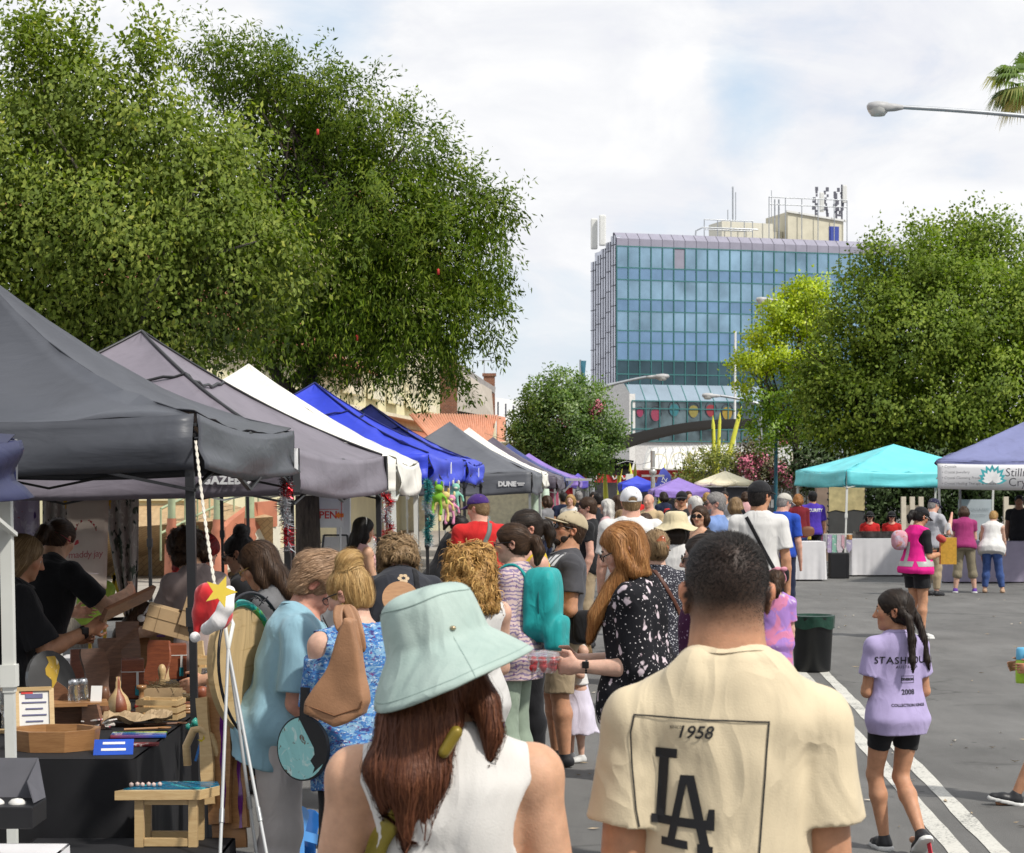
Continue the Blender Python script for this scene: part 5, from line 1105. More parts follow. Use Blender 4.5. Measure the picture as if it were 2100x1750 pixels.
def shirt(q,m,sleeve=.5,hem=-.045,e=.010,fold=.004,neckr=.050,neckd=.0,flare=0.,name='shirt',sag=.3,vneck=0.,strap=None,armhole=None,sleeve_e=.0,front=None,collar=True,extra=None,vx=None,hemw=0.,drape=.95):
    h = q.h;S_ = Sdf();z0 = hem*h;zs = np.array([z0]+[z for z in q.zt if z > z0+.02*h]);zs[-1] = .304*h
    a = np.interp(zs,q.zt,q.ta);b = np.interp(zs,q.zt,q.tb);o = np.interp(zs,q.zt,q.to);ee = e+flare*np.clip((.15*h-zs)/(.17*h),0,1)*.06*h
    ee = ee+np.where((zs < .2*h) & (zs > z0-.1),sag*.008,0)
    low = np.clip((.07*h-zs)/(.07*h),0,1);ee = ee+low*.010
    i_ch = int(np.argmin(abs(zs-.2*h)));dr = drape
    for i in range(1,i_ch):
        f_ = (zs[i]-zs[0])/(zs[i_ch]-zs[0]);a[i] = max(a[i],dr*(a[0]*(1-f_)+a[i_ch]*f_));b[i] = max(b[i],dr*(b[0]*(1-f_)+b[i_ch]*f_))
    a = a+ee;b = b+ee*1.05;a[0] += hemw
    S_.loft(q.TT,zs,a,b,o,k=.03,n=2.2)
    ab = (.55+.45*q.bulk)*h*(.92 if q.sex == 'f' else 1.);up = q.TT.to_3x3() @ Vector((0,0,1))
    for s_ in 'LR':
        sl_ = sleeve[s_] if isinstance(sleeve,dict) else sleeve
        sh,el,w = q.J['sh'+s_],q.J['el'+s_],q.J['wr'+s_]
        S_.rc(q.TT @ Vector((0,-.016*h,.282*h)),sh+up*.006*h,.028*h+e,.024*h+e,.035);S_.el(q.TT @ Vector((0,-.030*h,.272*h)),np.array((.060,.022,.045))*h+e*.6,np.array(q.TT.to_3x3()),.03)
        if sl_ <= 0: continue
        S_.el(sh,np.array([.0315,.0315,.033])*ab+e,k=.03)
        if sl_ <= 1: p = sh.lerp(el,sl_);S_.rc(sh,p,.031*ab+e,(.0300-.003*sl_)*ab+e*1.3+sleeve_e,.014,flat=True)
        else:
            S_.rc(sh,el,.033*ab+e,.0275*ab+e+sleeve_e*.6,.03);p = el.lerp(w,min(1,sl_-1));S_.rc(el,p,.0275*ab+e+sleeve_e*.6,.022*ab+e*1.0+sleeve_e,.02,flat=True)
    if extra: extra(S_)
    if fold: S_.disp(folds(fold,hash(q.t['label']) % 1000 if False else sum(map(ord,q.t['label'])) % 997))
    # neckline
    nb = q.nb;up = q.TT.to_3x3() @ Vector((0,0,1));fwd = q.TT.to_3x3() @ Vector((0,1,0))
    c0 = nb+up*.002*h+fwd*.010*h;S_.rc(c0-up*neckd*h+fwd*neckd*.5*h,c0+up*.09*h,neckr*h*.92,neckr*h*1.25,.006,'sub')
    if vneck: S_.rc(c0,c0-up*vneck*h+fwd*.06*h,neckr*h*.8,.01*h,.01,'sub')
    if armhole:
        for s_ in 'LR':
            sg = -1 if s_ == 'L' else 1;sh = q.J['sh'+s_];rt = q.TT.to_3x3() @ Vector((sg,0,0))
            S_.rc(sh+rt*armhole[0]*h-up*armhole[1]*h,sh+rt*.12*h+up*.02*h,armhole[2]*h,armhole[2]*1.3*h,.01,'sub')
    if strap: strap(S_)
    V,Fc = S_.mesh(vx or q.vox);q.shirt = smooth_obj(name,V,Fc,m,q.t)
    if collar and neckr < .06 and not vneck:
        mb = MB();rr = neckr*h*1.0;pts = [];R3 = q.TT.to_3x3();fl_ = Fc.tolist() if q.vox < .009 else None;bv = BVHTree.FromPolygons([tuple(v) for v in V],fl_) if fl_ else None
        for i in range(25):
            t = i/24*2*math.pi;pts.append(q.TT @ Vector((math.sin(t)*rr*.98,.002*h+math.cos(t)*rr*.92+.0*h,.292*h-.016*h*max(0,math.cos(t))-.0*h)))
        if bv:
            pts = []
            for i in range(33):
                t = i/32*2*math.pi;o_ = c0+R3 @ Vector((math.sin(t)*rr*1.03,math.cos(t)*rr*1.03,.09*h));hit = bv.ray_cast(o_,-up);pts.append(hit[0] if hit[0] is not None and (hit[0]-o_).length < .2*h else c0+R3 @ Vector((math.sin(t)*rr,math.cos(t)*rr,-.01*h)))
            for _ in range(3): pts = [(pts[i-1 if i else 31]+pts[i]*2+pts[i+1 if i < 32 else 1])/4 for i in range(33)]
            V2 = []
            for p_ in pts: r_ = (p_-c0);r_ = (r_-up*r_.dot(up)).normalized();V2 += [p_+r_*.012-up*.004,p_+r_*.004+up*.006,p_-r_*.006+up*.008,p_-r_*.008-up*.006]
            mb.add(V2,[(4*i+j,4*i+4+j,4*i+5+j,4*i+1+j) for i in range(32) for j in range(3)],True)
        else: mb.tube(pts,.0075*h/1.7*1.1,7,False)
        mb.build('collar',m,q.t,False)
    return q.shirt
def trousers(q,m,end=1.9,e=.008,fold=.004,name='trousers',top=.04,wide=0.,skirt=None,cuff=0.):
    """end: 0 hip .. 1 knee .. 2 ankle; skirt: hem radius factor"""
    h = q.h;S_ = Sdf();zs = np.array([-.065,-.02,.03,top])*h;a = np.interp(zs,q.zt,q.ta)+e;b = np.interp(zs,q.zt,q.tb)+e;o = np.interp(zs,q.zt,q.to)
    lb = (.55+.45*q.bulk)*h
    if skirt:
        z1 = -(end*.235)*h;M = Matrix.Translation(q.hip);zs = np.array([z1,z1*.5,0,top*h]);S_.loft(M,zs,np.array([.098*skirt,.098*(.4+.6*skirt),.104,np.interp(top*h,q.zt,q.ta)/h+.004])*h,np.array([.082*skirt,.082*(.4+.6*skirt),.074,np.interp(top*h,q.zt,q.tb)/h+.004])*h,[0,0,-.008*h,0],k=.02)
    else:
        S_.loft(q.T,zs,a,b,o,k=.03)
        for s_ in 'LR':
            hp,kn,an = q.J['hp'+s_],q.J['kn'+s_],q.J['an'+s_]
            if end <= 1: S_.rc(hp,hp.lerp(kn,end),.051*lb+e,(.051-.019*end)*lb+e+wide,.03,flat=True)
            else:
                S_.rc(hp,kn,.051*lb+e,.035*lb+e+wide*.5,.03);p = kn.lerp(an,end-1);m2 = kn.lerp(an,min(.35,end-1))-Vector((0,.005*h,0))
                S_.rc(kn,m2,.035*lb+e+wide*.5,.036*lb+e+wide*.7,.03)
                if end > 1.36: S_.rc(m2,p,.036*lb+e+wide*.7,(.036-.011*(end-1))*lb+e+wide,.03,flat=True)
    if fold: S_.disp(folds(fold*(2. if skirt else .6),len(q.t['label'])*7+3,1.,.15 if skirt else .6))
    V,Fc = S_.mesh(q.vox);q.bot = smooth_obj(name,V,Fc,m,q.t);return q.bot
def footwear(q,spec):
    m = spec if not isinstance(spec,tuple) else spec[0];h = q.h
    for s_ in 'LR':
        an,kn = q.J['an'+s_],q.J['kn'+s_];S_ = Sdf()
        sd = (an-kn).normalized();fw = Vector((1,0,0)).cross(sd);fw = fw.normalized() if fw.length > .1 else Vector((0,1,0))
        if fw.y < 0: fw = -fw
        dn = Vector((1,0,0)).cross(fw);dn = -dn if dn.dot(sd) < 0 else dn
        fw = (fw*.5+Vector((0,1,0))*.5).normalized() if abs(fw.z) < .5 else fw;dn = fw.cross(Vector((1,0,0))).normalized();dn = -dn if dn.z > 0 else dn
        so = an+dn*.040*h;S_.rc(an,an+dn*.02*h,.0235*h,.026*h,.01);S_.rc(an+dn*.024*h-fw*.012*h,so+fw*.05*h-dn*.013*h,.025*h,.024*h,.02);S_.rc(so+fw*.05*h-dn*.012*h,so+fw*.092*h-dn*.010*h,.025*h,.019*h,.02)
        S_.cut(so,dn);V,Fc = S_.mesh(min(q.vox,.009));o = smooth_obj('shoe',V,Fc,m,q.t)
        if isinstance(spec,tuple):
            S2 = Sdf();S2.rc(so-fw*.018*h+dn*.0*h,so+fw*.05*h,.030*h,.029*h,.01);S2.rc(so+fw*.05*h,so+fw*.096*h,.029*h,.021*h,.01);S2.cut(so+dn*.006*h,dn);S2.cut(so-dn*.012*h,-dn)
            V,Fc = S2.mesh(min(q.vox,.009));smooth_obj('sole',V,Fc,spec[1],o)
def strand_mesh(q,name,m,roots,dirf,n,L,w,steps,bvh,lift=.003,wav=0.,tone=(.0,1.),seed=0,grav=.0,rigid=0.):
    """hair drawn as thin ribbons that follow a surface; dirf(p, nrm) gives the combing direction"""
    rg = random.Random(seed);V = [];Fc = [];T = []
    for (p,nr) in roots:
        p = Vector(p);nr = Vector(nr);t = rg.random();tt = tone[0]+(tone[1]-tone[0])*(.5*t+.5*rg.random());off = rg.uniform(.3,1.)*lift*(3.2 if rg.random() < .07 else 1.);ph = rg.uniform(0,6.3);LL = L*rg.uniform(.6,1.15);k = len(V);ww = w*rg.uniform(.6,1.3);side = None
        for i in range(steps+1):
            d = Vector(dirf(p,nr));d = d-nr*d.dot(nr)*(1-rigid)
            if d.length < 1e-6: d = Vector((0,0,-1))
            d.normalize();d = (d + Vector((rg.gauss(0,.10),rg.gauss(0,.10),rg.gauss(0,.06)))).normalized()
            side = nr.cross(d).normalized();a = ww*(1-(i/steps)**3*.9)
            wv = side*(wav*math.sin(ph+i*1.5))
            c = p+nr*(off*math.sin(min(1.,(i+.3)/steps*1.6)*math.pi*.5))+wv
            V += [c-side*a,c+side*a];T += [tt,tt]
            if i: b = k+2*i;Fc.append((b-2,b-1,b+1,b))
            p = p+d*LL/steps+Vector((0,0,-grav*i/steps))
            if rigid < 1:
                hit = bvh.find_nearest(p)
                if hit[0] is not None and (p-hit[0]).length < .05: p = hit[0];nr = hit[1]
    return V,Fc,T
def surface_samples(V,Fc,n,seed,cond=None):
    rg = np.random.default_rng(seed);A,B_,C_ = V[Fc[:,0]],V[Fc[:,1]],V[Fc[:,2]];nr = np.cross(B_-A,C_-A);ar = np.linalg.norm(nr,axis=1);nr = nr/(ar[:,None]+1e-12);cen = V[Fc].mean(1)
    pr = ar*(cond(cen,nr) if cond is not None else 1.);i = rg.choice(len(Fc),n,p=pr/pr.sum());u = rg.uniform(size=(n,1));v = rg.uniform(size=(n,1))
    P_ = A[i]*(1-u)*(1-v)+B_[i]*u*(1-v)+C_[i]*u*v+V[Fc[i,3]]*(1-u)*v;return list(zip(P_,nr[i]))
def cap_sdf(q,t,S_=None,low=-.30,front=.30,ear=True):
    """hair shell over the skull, open at the face"""
    S_ = S_ or Sdf();hh = q.hh;A3 = np.array(q.HM.to_3x3());e = lambda c,r,k=.06,mode='add': S_.el(q.hp(*c),np.array(r)*hh,A3,k*hh,mode)
    e((0,-.075,.135),(.345+t,.43+t,.37+t));e((0,-.20,-.12),(.29+t,.27+t,.30+t),.1)
    e((0,.47,-.16),(.33,.36,.42),.06,'sub')
    if ear:
        for x in (-1,1): e((.40*x,.03,-.16),(.12,.16,.24),.04,'sub')
    S_.rc(q.hp(0,-.1,low-.35),q.hp(0,.1,low-.3),.33*hh,.33*hh,.05*hh,'sub')
    return S_
def hairdo(q,kind,col,**o):
    hh = q.hh;m = hair_mat('hair_'+col,*HB[col]);hp = q.hp;S_ = None;far = q.vox > .0125;v = min(q.vox,.008) if not far else q.vox
    n_str = o.get('n',260 if far else 1100);L = o.get('L',.07);dirf = None;wav = 0.;w = o.get('w',.0034 if far else .0018);lift = .004;amp = .002
    d3 = lambda x,y,z: q.HM.to_3x3() @ Vector((x,y,z))
    S_ = cap_sdf(q,o.get('t',.05),low=o.get('low',-.22),ear=o.get('ear',True))
    rcf = lambda pts,rs,k=.03: S_.chain([hp(*p) for p in pts],[r*hh for r in rs],k)
    gather = None
    if kind == 'short': dirf = lambda p,n: d3(0,-.6,-.8);L = .035
    elif kind == 'bun':
        c = o.get('c',(0,-.40,.42));r = o.get('r',.24);S_.el(hp(*c),np.array((r,r*.9,r*.8))*hh,np.array(q.HM.to_3x3()),.03);gather = hp(*c)
        dirf = lambda p,n: (gather-p) if (gather-p).length > r*hh*1.15 else n.cross(d3(.1,.7,.7))
    elif kind == 'pony':
        b = o.get('b',(0,-.50,.02));pts = [b]+o.get('tail',[(0,-.68,-.02),(0,-.74,-.3),(0,-.66,-.62)]);rs = o.get('rs',[.09,.14,.15,.07]);rcf(pts,rs);gather = hp(*b);tail = [hp(*p) for p in pts]
        def dirf(p,n):
            if (p-gather).length > .16*hh and (q.HM.inverted() @ p).y/hh > b[1]-.05: return gather-p
            return tail[min(len(tail)-1,max(range(len(tail)),key=lambda i: -(tail[i]-p).length)+1)]-p
    elif kind == 'long':
        drop = o.get('drop',1.0);side = o.get('sidew',.30);pts0 = o.get('curtain')
        if pts0 is None:
            for x in (-1,-.4,.4,1): rcf([(.27*x,-.22,.05),(.33*x,-.30,-.4),(.34*x,-.36,-.45-drop*.5),(.28*x,-.36,-.45-drop)],[.17,.17,.15,.06])
            for x in (-1,1): rcf([(.34*x,.0,.1),(.36*x,.05,-.3),(.36*x,-.02,-.45-drop*.6)],[.08,.11,.07])
        else:
            for pts,rs in pts0: rcf(pts,rs)
        dirf = lambda p,n: Vector((0,0,-1)) if (q.HM.inverted() @ p).z < .25*hh else d3(0,-.5,-.6)+Vector((0,0,-.4));L = o.get('L',.16);wav = o.get('wav',.003)
    elif kind == 'bob':
        dz = o.get('dz',-.42)
        for x in (-1,1): rcf([(.30*x,-.05,.15),(.35*x,-.08,-.15),(.31*x,-.10,dz)],[.12,.15,.11])
        for x in (-.6,0,.6): rcf([(.35*x,-.38,.05),(.36*x,-.42,-.2),(.33*x,-.38,dz)],[.14,.16,.11])
        dirf = lambda p,n: d3(0,-.3,-.8)+Vector((0,0,-.3));L = .08
    elif kind == 'curly':
        rg = random.Random(len(q.t['label']));dz = o.get('dz',-.6);wd = o.get('wd',.42)
        for i in range(o.get('k',130)):
            a = rg.uniform(0,6.283);z = rg.uniform(dz,.5);y = math.sin(a)*(wd+.02)-.12;x = math.cos(a)*wd
            if y > .12 and z < .22: continue
            sc_ = math.sqrt(max(.05,1-max(0,(z-.1)/.46)**2));S_.el(hp(x*sc_,(y+.12)*sc_-.12,z),np.array((1,1,1.15))*hh*rg.uniform(.07,.13),None,.018)
        dirf = lambda p,n: Vector((0,0,-1))+Vector((math.sin(p.z*210+p.x*60),math.cos(p.z*190+p.y*50),0))*.9;L = .07;wav = .006;lift = .012;amp = .004;w = .0028
    elif kind == 'braids':
        for x in (-1,1):
            pts = o['br'][0 if x < 0 else 1];S_.chain([Vector(p) for p in pts],o['brr'],.008)
        dirf = lambda p,n: (hp(.36*(1 if (q.HM.inverted() @ p).x > 0 else -1),-.28,-.1)-p) if (q.HM.inverted() @ p).z > -.12*hh else Vector((0,0,-1))
    elif kind == 'buzz': dirf = None
    S_.disp(folds(amp,5,2.2,.3))
    if o.get('extra'): o['extra'](S_)
    V,Fc = S_.mesh(v);T = np.full(len(V),.36)+np.random.default_rng(3).uniform(-.12,.12,len(V))
    if n_str and dirf:
        bvh = BVHTree.FromPolygons([tuple(a) for a in V],Fc.tolist());rt = surface_samples(V,Fc,n_str,4)
        V2,F2,T2 = strand_mesh(q,'hair',m,rt,dirf,n_str,L,w,o.get('steps',6),bvh,lift,wav,(.1,1.),2)
        F3 = np.array(F2)+len(V);V = np.concatenate([V,np.array([tuple(x) for x in V2])]);T = np.concatenate([T,T2]);Fc = np.concatenate([Fc,F3])
    ob = smooth_obj('hair',V,Fc,m,q.t);set_tone(ob,T);q.hair = ob;return ob
def spectacles(q,kind):
    hh,hp = q.hh,q.hp;dark = kind.startswith('sun');S_ = None
    mb = MB();hgt = .085 if dark else .075;fm = MB();fr = kind.split(':')[1] if ':' in kind else None
    fmat = {'white': soles,'gold': mat('gold_wire',(.45,.30,.10),.3,metal=.8)}.get(fr,frame_d)
    for x in (-1,1):
        c = (.15*x,.455,.0);poly = [(c[0]+.115*math.cos(a)*(1.1 if dark else 1),c[2]+hgt*math.sin(a)) for a in [k*math.pi/7 for k in range(14)]]
        P_ = [hp(px,.455-.35*(px*px),pz) for px,pz in poly];fm.tube(P_+[P_[0]],.010*hh if not dark else .014*hh,5,False)
        if dark: mb.add(P_+[hp(px,.44-.35*px*px,pz) for px,pz in poly],[list(range(14)),list(range(14,28))[::-1]]+[(i,14+i,14+(i+1) % 14,(i+1) % 14) for i in range(14)])
        fm.tube([hp(.265*x,.435,.02),hp(.355*x,.2,.035),hp(.385*x,-.06,.03),hp(.385*x,-.13,-.05)],.013*hh,5)
    fm.tube([hp(-.04,.46,.01),hp(0,.475,.02),hp(.04,.46,.01)],.011*hh,5)
    g = fm.build('spectacles',fmat,q.t,False)
    if dark: mb.build('lens',lens_d,g,False)
def headgear(q,kind,m,name='cap',back=False,t=.065,**o):
    """cap: crown and peak; bucket hats and sun hats through lathe()"""
    hh = q.hh;hp = q.hp;A3 = np.array(q.HM.to_3x3());S_ = Sdf();z0 = o.get('z0',.17)
    S_.el(hp(0,-.06,.13),np.array((.36+t,.45+t,.40+t))*hh,A3,.02);c = hp(0,0,z0);n = q.HM.to_3x3() @ Vector((0,.10,-1));S_.cut(c,n)
    V,Fc = S_.mesh(min(q.vox,.008));crown = smooth_obj(name,V,Fc,m,q.t)
    mb = MB();L = o.get('L',.36);tilt = o.get('tilt',.10)
    def fn(u,v):
        a = R(-62+124*u);x = math.sin(a)*(.40+.01*v);y = -.06+math.cos(a)*(.48)+v*L*math.cos(a*.75)**.7;return hp(x,y,z0+.01-.16*x*x*1.4-tilt*v*(1))
    mb.sheet(fn,15,6);pk = mb.build('peak',o.get('pm',m),crown,False);solid(pk,.006)
    if q.vox < .0125:
        mb = MB();mb.ball(hp(0,-.06,.13+.41+t),.022*hh,8);mb.build('button',m,crown,False)
    return crown
def bvh_of(*objs):
    V = [];Fc = []
    for o in objs:
        k = len(V);V += [tuple(v.co) for v in o.data.vertices];Fc += [[i+k for i in p.vertices] for p in o.data.polygons]
    return BVHTree.FromPolygons(V,Fc)
def belt(q,pts,width,m,name,objs,d=(0,1,0),off=.004,thick=.004,n=28,parent=None):
    """strap laid over the clothes: pts in the person's frame, shot onto the surface along d"""
    bv = bvh_of(*objs);d = Vector(d).normalized();P_ = [Vector(p) for p in pts];fine = []
    seg = len(P_)-1
    for i in range(n+1):
        t = i/n*seg;k = min(seg-1,int(t));fine.append(P_[k].lerp(P_[k+1],t-k))
    V = [];mb = MB()
    for i,p in enumerate(fine):
        tg = (fine[min(n,i+1)]-fine[max(0,i-1)]).normalized();sd = d.cross(tg).normalized()
        for j in (-1,-.33,.33,1):
            r = p+sd*(j*width/2);h = bv.ray_cast(r-d*.5,d);V.append(h[0]-d*off if h[0] is not None else r)
    # keep the strap smooth across small folds
    for _ in range(2):
        V = [V[i] if i < 4 or i >= 4*n else (V[i-4]+V[i]*2+V[i+4])/4 for i in range(4*(n+1))]
    mb.add(V,[(4*i+j,4*i+j+1,4*i+5+j,4*i+4+j) for i in range(n) for j in range(3)],True)
    o = mb.build(name,m,parent or q.t,False);solid(o,thick);return o
def world(q,p): return WM(q.t) @ Vector(p)
def decal(q,V,Fc,o,x,y,d,m,name='print',objs=None,off=.0025,maxlen=.02):
    V2,F2 = project_geo(V,Fc,bvh_of(*(objs or [q.shirt])),o,x,y,d,off,0,maxlen)
    return raw_obj(name,[tuple(v) for v in V2],F2,m,q.t)
def sdf_obj(S_,vox,name,m,parent=None): V,Fc = S_.mesh(vox);return smooth_obj(name,V,Fc,m,parent)
def sdf_single(S_,vox,name,m,label,cat,group=None):
    V,Fc = S_.mesh(vox);c = np.array([V[:,0].mean(),V[:,1].mean(),V[:,2].min()]);o = smooth_obj(name,V-c,Fc,m,None);o.location = c;return tag(o,label,cat,group)
def poly2(poly,o,ux,uy,th,rnd_=.02):
    """signed distance of a flat polygon given thickness th and rounded by rnd_"""
    o,ux,uy = Vector(o),Vector(ux).normalized(),Vector(uy).normalized();n = ux.cross(uy).normalized();Pq = np.array(poly,float)
    def fn(x,y,z):
        px,py,pz = x-o.x,y-o.y,z-o.z;u = px*ux.x+py*ux.y+pz*ux.z;v = px*uy.x+py*uy.y+pz*uy.z;w = px*n.x+py*n.y+pz*n.z
        d = np.full(np.broadcast(u,v).shape,1e9);s = np.ones_like(d)
        for i in range(len(Pq)):
            a,b = Pq[i],Pq[i-1];e = b-a;wu,wv = u-a[0],v-a[1];t = np.clip((wu*e[0]+wv*e[1])/(e@e),0,1);d = np.minimum(d,(wu-e[0]*t)**2+(wv-e[1]*t)**2)
            c1 = v >= a[1];c2 = v < b[1];c3 = e[0]*wv > e[1]*wu;fl = (c1 & c2 & c3) | (~c1 & ~c2 & ~c3);s = np.where(fl,-s,s)
        d = s*np.sqrt(d)+rnd_;k = np.abs(w)-th+rnd_;return np.minimum(np.maximum(d,k),0)+np.sqrt(np.maximum(d,0)**2+np.maximum(k,0)**2)-rnd_
    m = np.abs(Pq).max()*1.5+th;return fn,np.array(o)-m,np.array(o)+m
# ------------------------------------------------------------------ goods on the wood craft stall
pine = wood('pine',(.62,.45,.23),(.48,.31,.14));walnut = wood('walnut',(.22,.10,.05),(.09,.038,.018));redw = wood('red_gum',(.32,.095,.04),(.15,.038,.018));oak = wood('camphor_wood',(.42,.22,.09),(.26,.12,.045));kraft = mat('kraft_card',(.45,.31,.17),.8,.06,10.,.2,60.);kraft2 = mat('kraft_paper',(.40,.29,.17),.75,.1,14.,.6,25.)
glassm = mat('clear_glass',(.9,.92,.92),.03,0,trans=.95,alpha=.55,spec=.6);tealr = mat('teal_resin',(.02,.20,.25),.08,.4,14.,coat=.6);turqr = pattern('turquoise_resin',(.30,.62,.62),[('noise',9.,.56,(.55,.74,.72),2.,None),('noise',14.,.66,(.16,.10,.07),3.,None)],.12,0.)
blackcloth = mat('black_tablecloth',(.008,.008,.010),.8,.2);papr = mat('white_paper',(.70,.69,.66),.7,.03);blackp = mat('black_board',(.012,.012,.014),.5,.1)
def drape(name,label,x0,x1,y0,y1,z,m,cat='table',group=None,seed=0.,hem=.02,amp=.03):
    """cloth-covered table: top sheet plus a skirt with hanging folds"""
    t = thing(name,label,cat,((x0+x1)/2,(y0+y1)/2,0),group=group);mb = MB();mb.box(((x0+x1)/2,(y0+y1)/2,z-.025),(x1-x0-.04,y1-y0-.04,.03));mb.build('tabletop',blackp,t)
    mb = MB()
    for sx in (0,1):
        for sy in (0,1): mb.tube([(x0+.07+(x1-x0-.14)*sx,y0+.07+(y1-y0-.14)*sy,0),(x0+.07+(x1-x0-.14)*sx,y0+.07+(y1-y0-.14)*sy,z-.03)],.016,6)
    mb.build('frame',blackm,t);mb = MB();pts = []
    n = 200;per = [(x0,y0),(x1,y0),(x1,y1),(x0,y1)]
    def ring(u):
        L = [x1-x0,y1-y0,x1-x0,y1-y0];d = u*sum(L)
        for k in range(4):
            if d <= L[k] or k == 3:
                a,b = per[k],per[(k+1) % 4];f = d/L[k];o = [(0,-1),(1,0),(0,1),(-1,0)][k];e = min(d,L[k]-d);return Vector((a[0]+(b[0]-a[0])*f,a[1]+(b[1]-a[1])*f,0)),Vector((*o,0)),d+k*3.1,e
            d -= L[k]
    def fn(u,v):
        p,o,d,e = ring(u);w = amp*v*(math.sin(13*d+seed)+.6*math.sin(29*d+seed*2+2*v)+.4*math.sin(47*d));c = .025*v*max(0,1-e/.12);return p+o*(w*.6+.012+c)+Z*(z-(z-hem)*v+(.006 if v == 0 else 0))
    mb.sheet(fn,n,9,close_u=True);mb.add([(x0,y0,z+.006),(x1,y0,z+.006),(x1,y1,z+.006),(x0,y1,z+.006)],[(0,1,2,3)]);o = mb.build('tablecloth',m,t);return t
drape('stall_table','black draped trestle table piled with wooden crafts under the charcoal canopy',-2.28,-1.53,8.25,11.35,.75,blackcloth,amp=.022)
drape('display_bench','low black draped bench in front of the wood craft table',-1.9,-1.12,7.62,8.2,.44,blackcloth,seed=3.)
SG = 'wood crafts on the black table'
def TP(px,py): s = (py-HY)/(H-.757);return Vector(((px-CX)/s,F/s,.757))  # a spot on the table top
def item(mb,name,m,label,cat,loc=None,g=SG): return single(mb,name,m,label,cat,g,loc)
def board(name,label,px,py,w,h,t,m,tilt=12,yaw=0.,edge=None,rnd_=0.,cat='board',at_=None,roll=0.):
    p = at_ if at_ is not None else TP(px,py);rot = Matrix.Rotation(R(yaw),3,'Z') @ Matrix.Rotation(R(-tilt),3,'X') @ Matrix.Rotation(R(roll),3,'Y');mb = MB();rg = random.Random(px)
    n = 14;ph = rg.uniform(0,6);poly = [(-w/2+.006*rnd_*math.sin(i*.7+ph),h*i/n) for i in range(n+1)]+[(w/2+.010*rnd_*math.sin(i*.55+ph*2),h*(n-i)/n) for i in range(n+1)]
    mb.prism(poly,t,p,rot @ Vector((1,0,0)),rot @ Vector((0,0,1)))
    if edge:
        mb.mat(1);q = [(w*.04*math.sin(i*1.9+px)+w*.1,h*i/n) for i in range(n+1)]+[(w*.05*math.sin(i*1.3)+w*.28,h*(n-i)/n) for i in range(n+1)];mb.prism(q,t+.004,p,rot @ Vector((1,0,0)),rot @ Vector((0,0,1)))
    return item(mb,name,[m]+([edge] if edge else []),label,cat,p)
purp = mat('purple_resin',(.14,.02,.20),.12,.3,20.,coat=.5)
# tray
o = TP(112,1535);mb = MB();oct_ = [(.185*math.cos(a),.15*math.sin(a)) for a in [R(22.5+45*k) for k in range(8)]]
mb.prism(oct_,.02,o+Z*.012,(1,0,0),(0,1,0))
for k in range(8):
    a,b = oct_[k],oct_[(k+1) % 8];mb.bar(o+Vector((a[0],a[1],.045)),o+Vector((b[0],b[1],.045)),.09,.016) if False else mb.add([o+Vector((a[0],a[1],0)),o+Vector((b[0],b[1],0)),o+Vector((b[0]*1.06,b[1]*1.06,.085)),o+Vector((a[0]*1.06,a[1]*1.06,.085)),o+Vector((a[0]*.93,a[1]*.93,.085)),o+Vector((b[0]*.93,b[1]*.93,.085)),o+Vector((b[0]*.9,b[1]*.9,.02)),o+Vector((a[0]*.9,a[1]*.9,.02))],[(0,1,2,3),(3,2,5,4),(4,5,6,7)])
mb.mat(1).prism([(p[0]*.88,p[1]*.88) for p in oct_],.004,o+Z*.026,(1,0,0),(0,1,0));mb.mat(2).lathe([(.05,.03),(.055,.034),(.0,.036)],o+Vector((.08,.05,0)),14)
item(mb,'tray',[oak,mat('olive_resin',(.05,.06,.015),.1,.4,12.,coat=.6),blackp],'octagonal orange wooden tray with dark resin base at the front of the table','tray')
# framed notice
p = TP(72,1512);rot = Matrix.Rotation(R(18),3,'Z') @ Matrix.Rotation(R(-18),3,'X');ft = thing('picture_frame','pale wooden frame holding a white lettered notice, leaning beside the white canopy leg','frame',p,group=SG);mb = MB();w,h = .15,.215
for a,b in (((-w/2,0),(w/2,0)),((w/2,0),(w/2,h)),((w/2,h),(-w/2,h)),((-w/2,h),(-w/2,0))): mb.bar(p+rot @ Vector((a[0],0,a[1])),p+rot @ Vector((b[0],0,b[1])),.02,.016)
mb.build('frame',pine,ft);mb = MB();mb.box(p+rot @ Vector((0,.004,h/2)),(w,.004,h),rot);nt_ = mb.build('notice',papr,ft);mb = MB()
for i in range(6): mb.box(p+rot @ Vector((.0,-.001,h*.85-.028*i)),(w*(.7 if i % 2 else .5),.002,.006 if i else .02),rot)
mb.mat(1).box(p+rot @ Vector((-.03,-.001,h*.93)),(.05,.002,.014),rot);mb.build('lettering',[mat('slate_ink',(.12,.12,.22)),red_m if False else mat('red_lettering',(.6,.04,.03))],ft)
def goblet(px,py,label,sc_=1.,p=None):
    p = p or TP(px,py);mb = MB();mb.lathe([(.034,0),(.032,.004),(.006,.01),(.005,.07),(.012,.08),(.033,.11),(.038,.14),(.034,.18),(.032,.18),(.035,.14),(.030,.113),(.0,.09)],p,18);mb.V = [tuple((np.array(v)-np.array(p))*sc_+np.array(p)) for v in mb.V];item(mb,'wine_glass',glassm,label,'glass',p)
goblet(430,1458,'clear stemmed glass at the right edge of the craft table',1.15);goblet(446,1440,'clear stemmed glass behind another near the dark canopy leg',1.1);goblet(6,1500,'clear glass goblet on a small board at the left edge of the picture',1.1)
mb = MB();mb.box(TP(10,1502)+Z*.004,(.12,.07,.016),Matrix.Rotation(.3,3,'Z'));item(mb,'board',pine,'small yellow wood block beneath the goblet at the left edge','board')
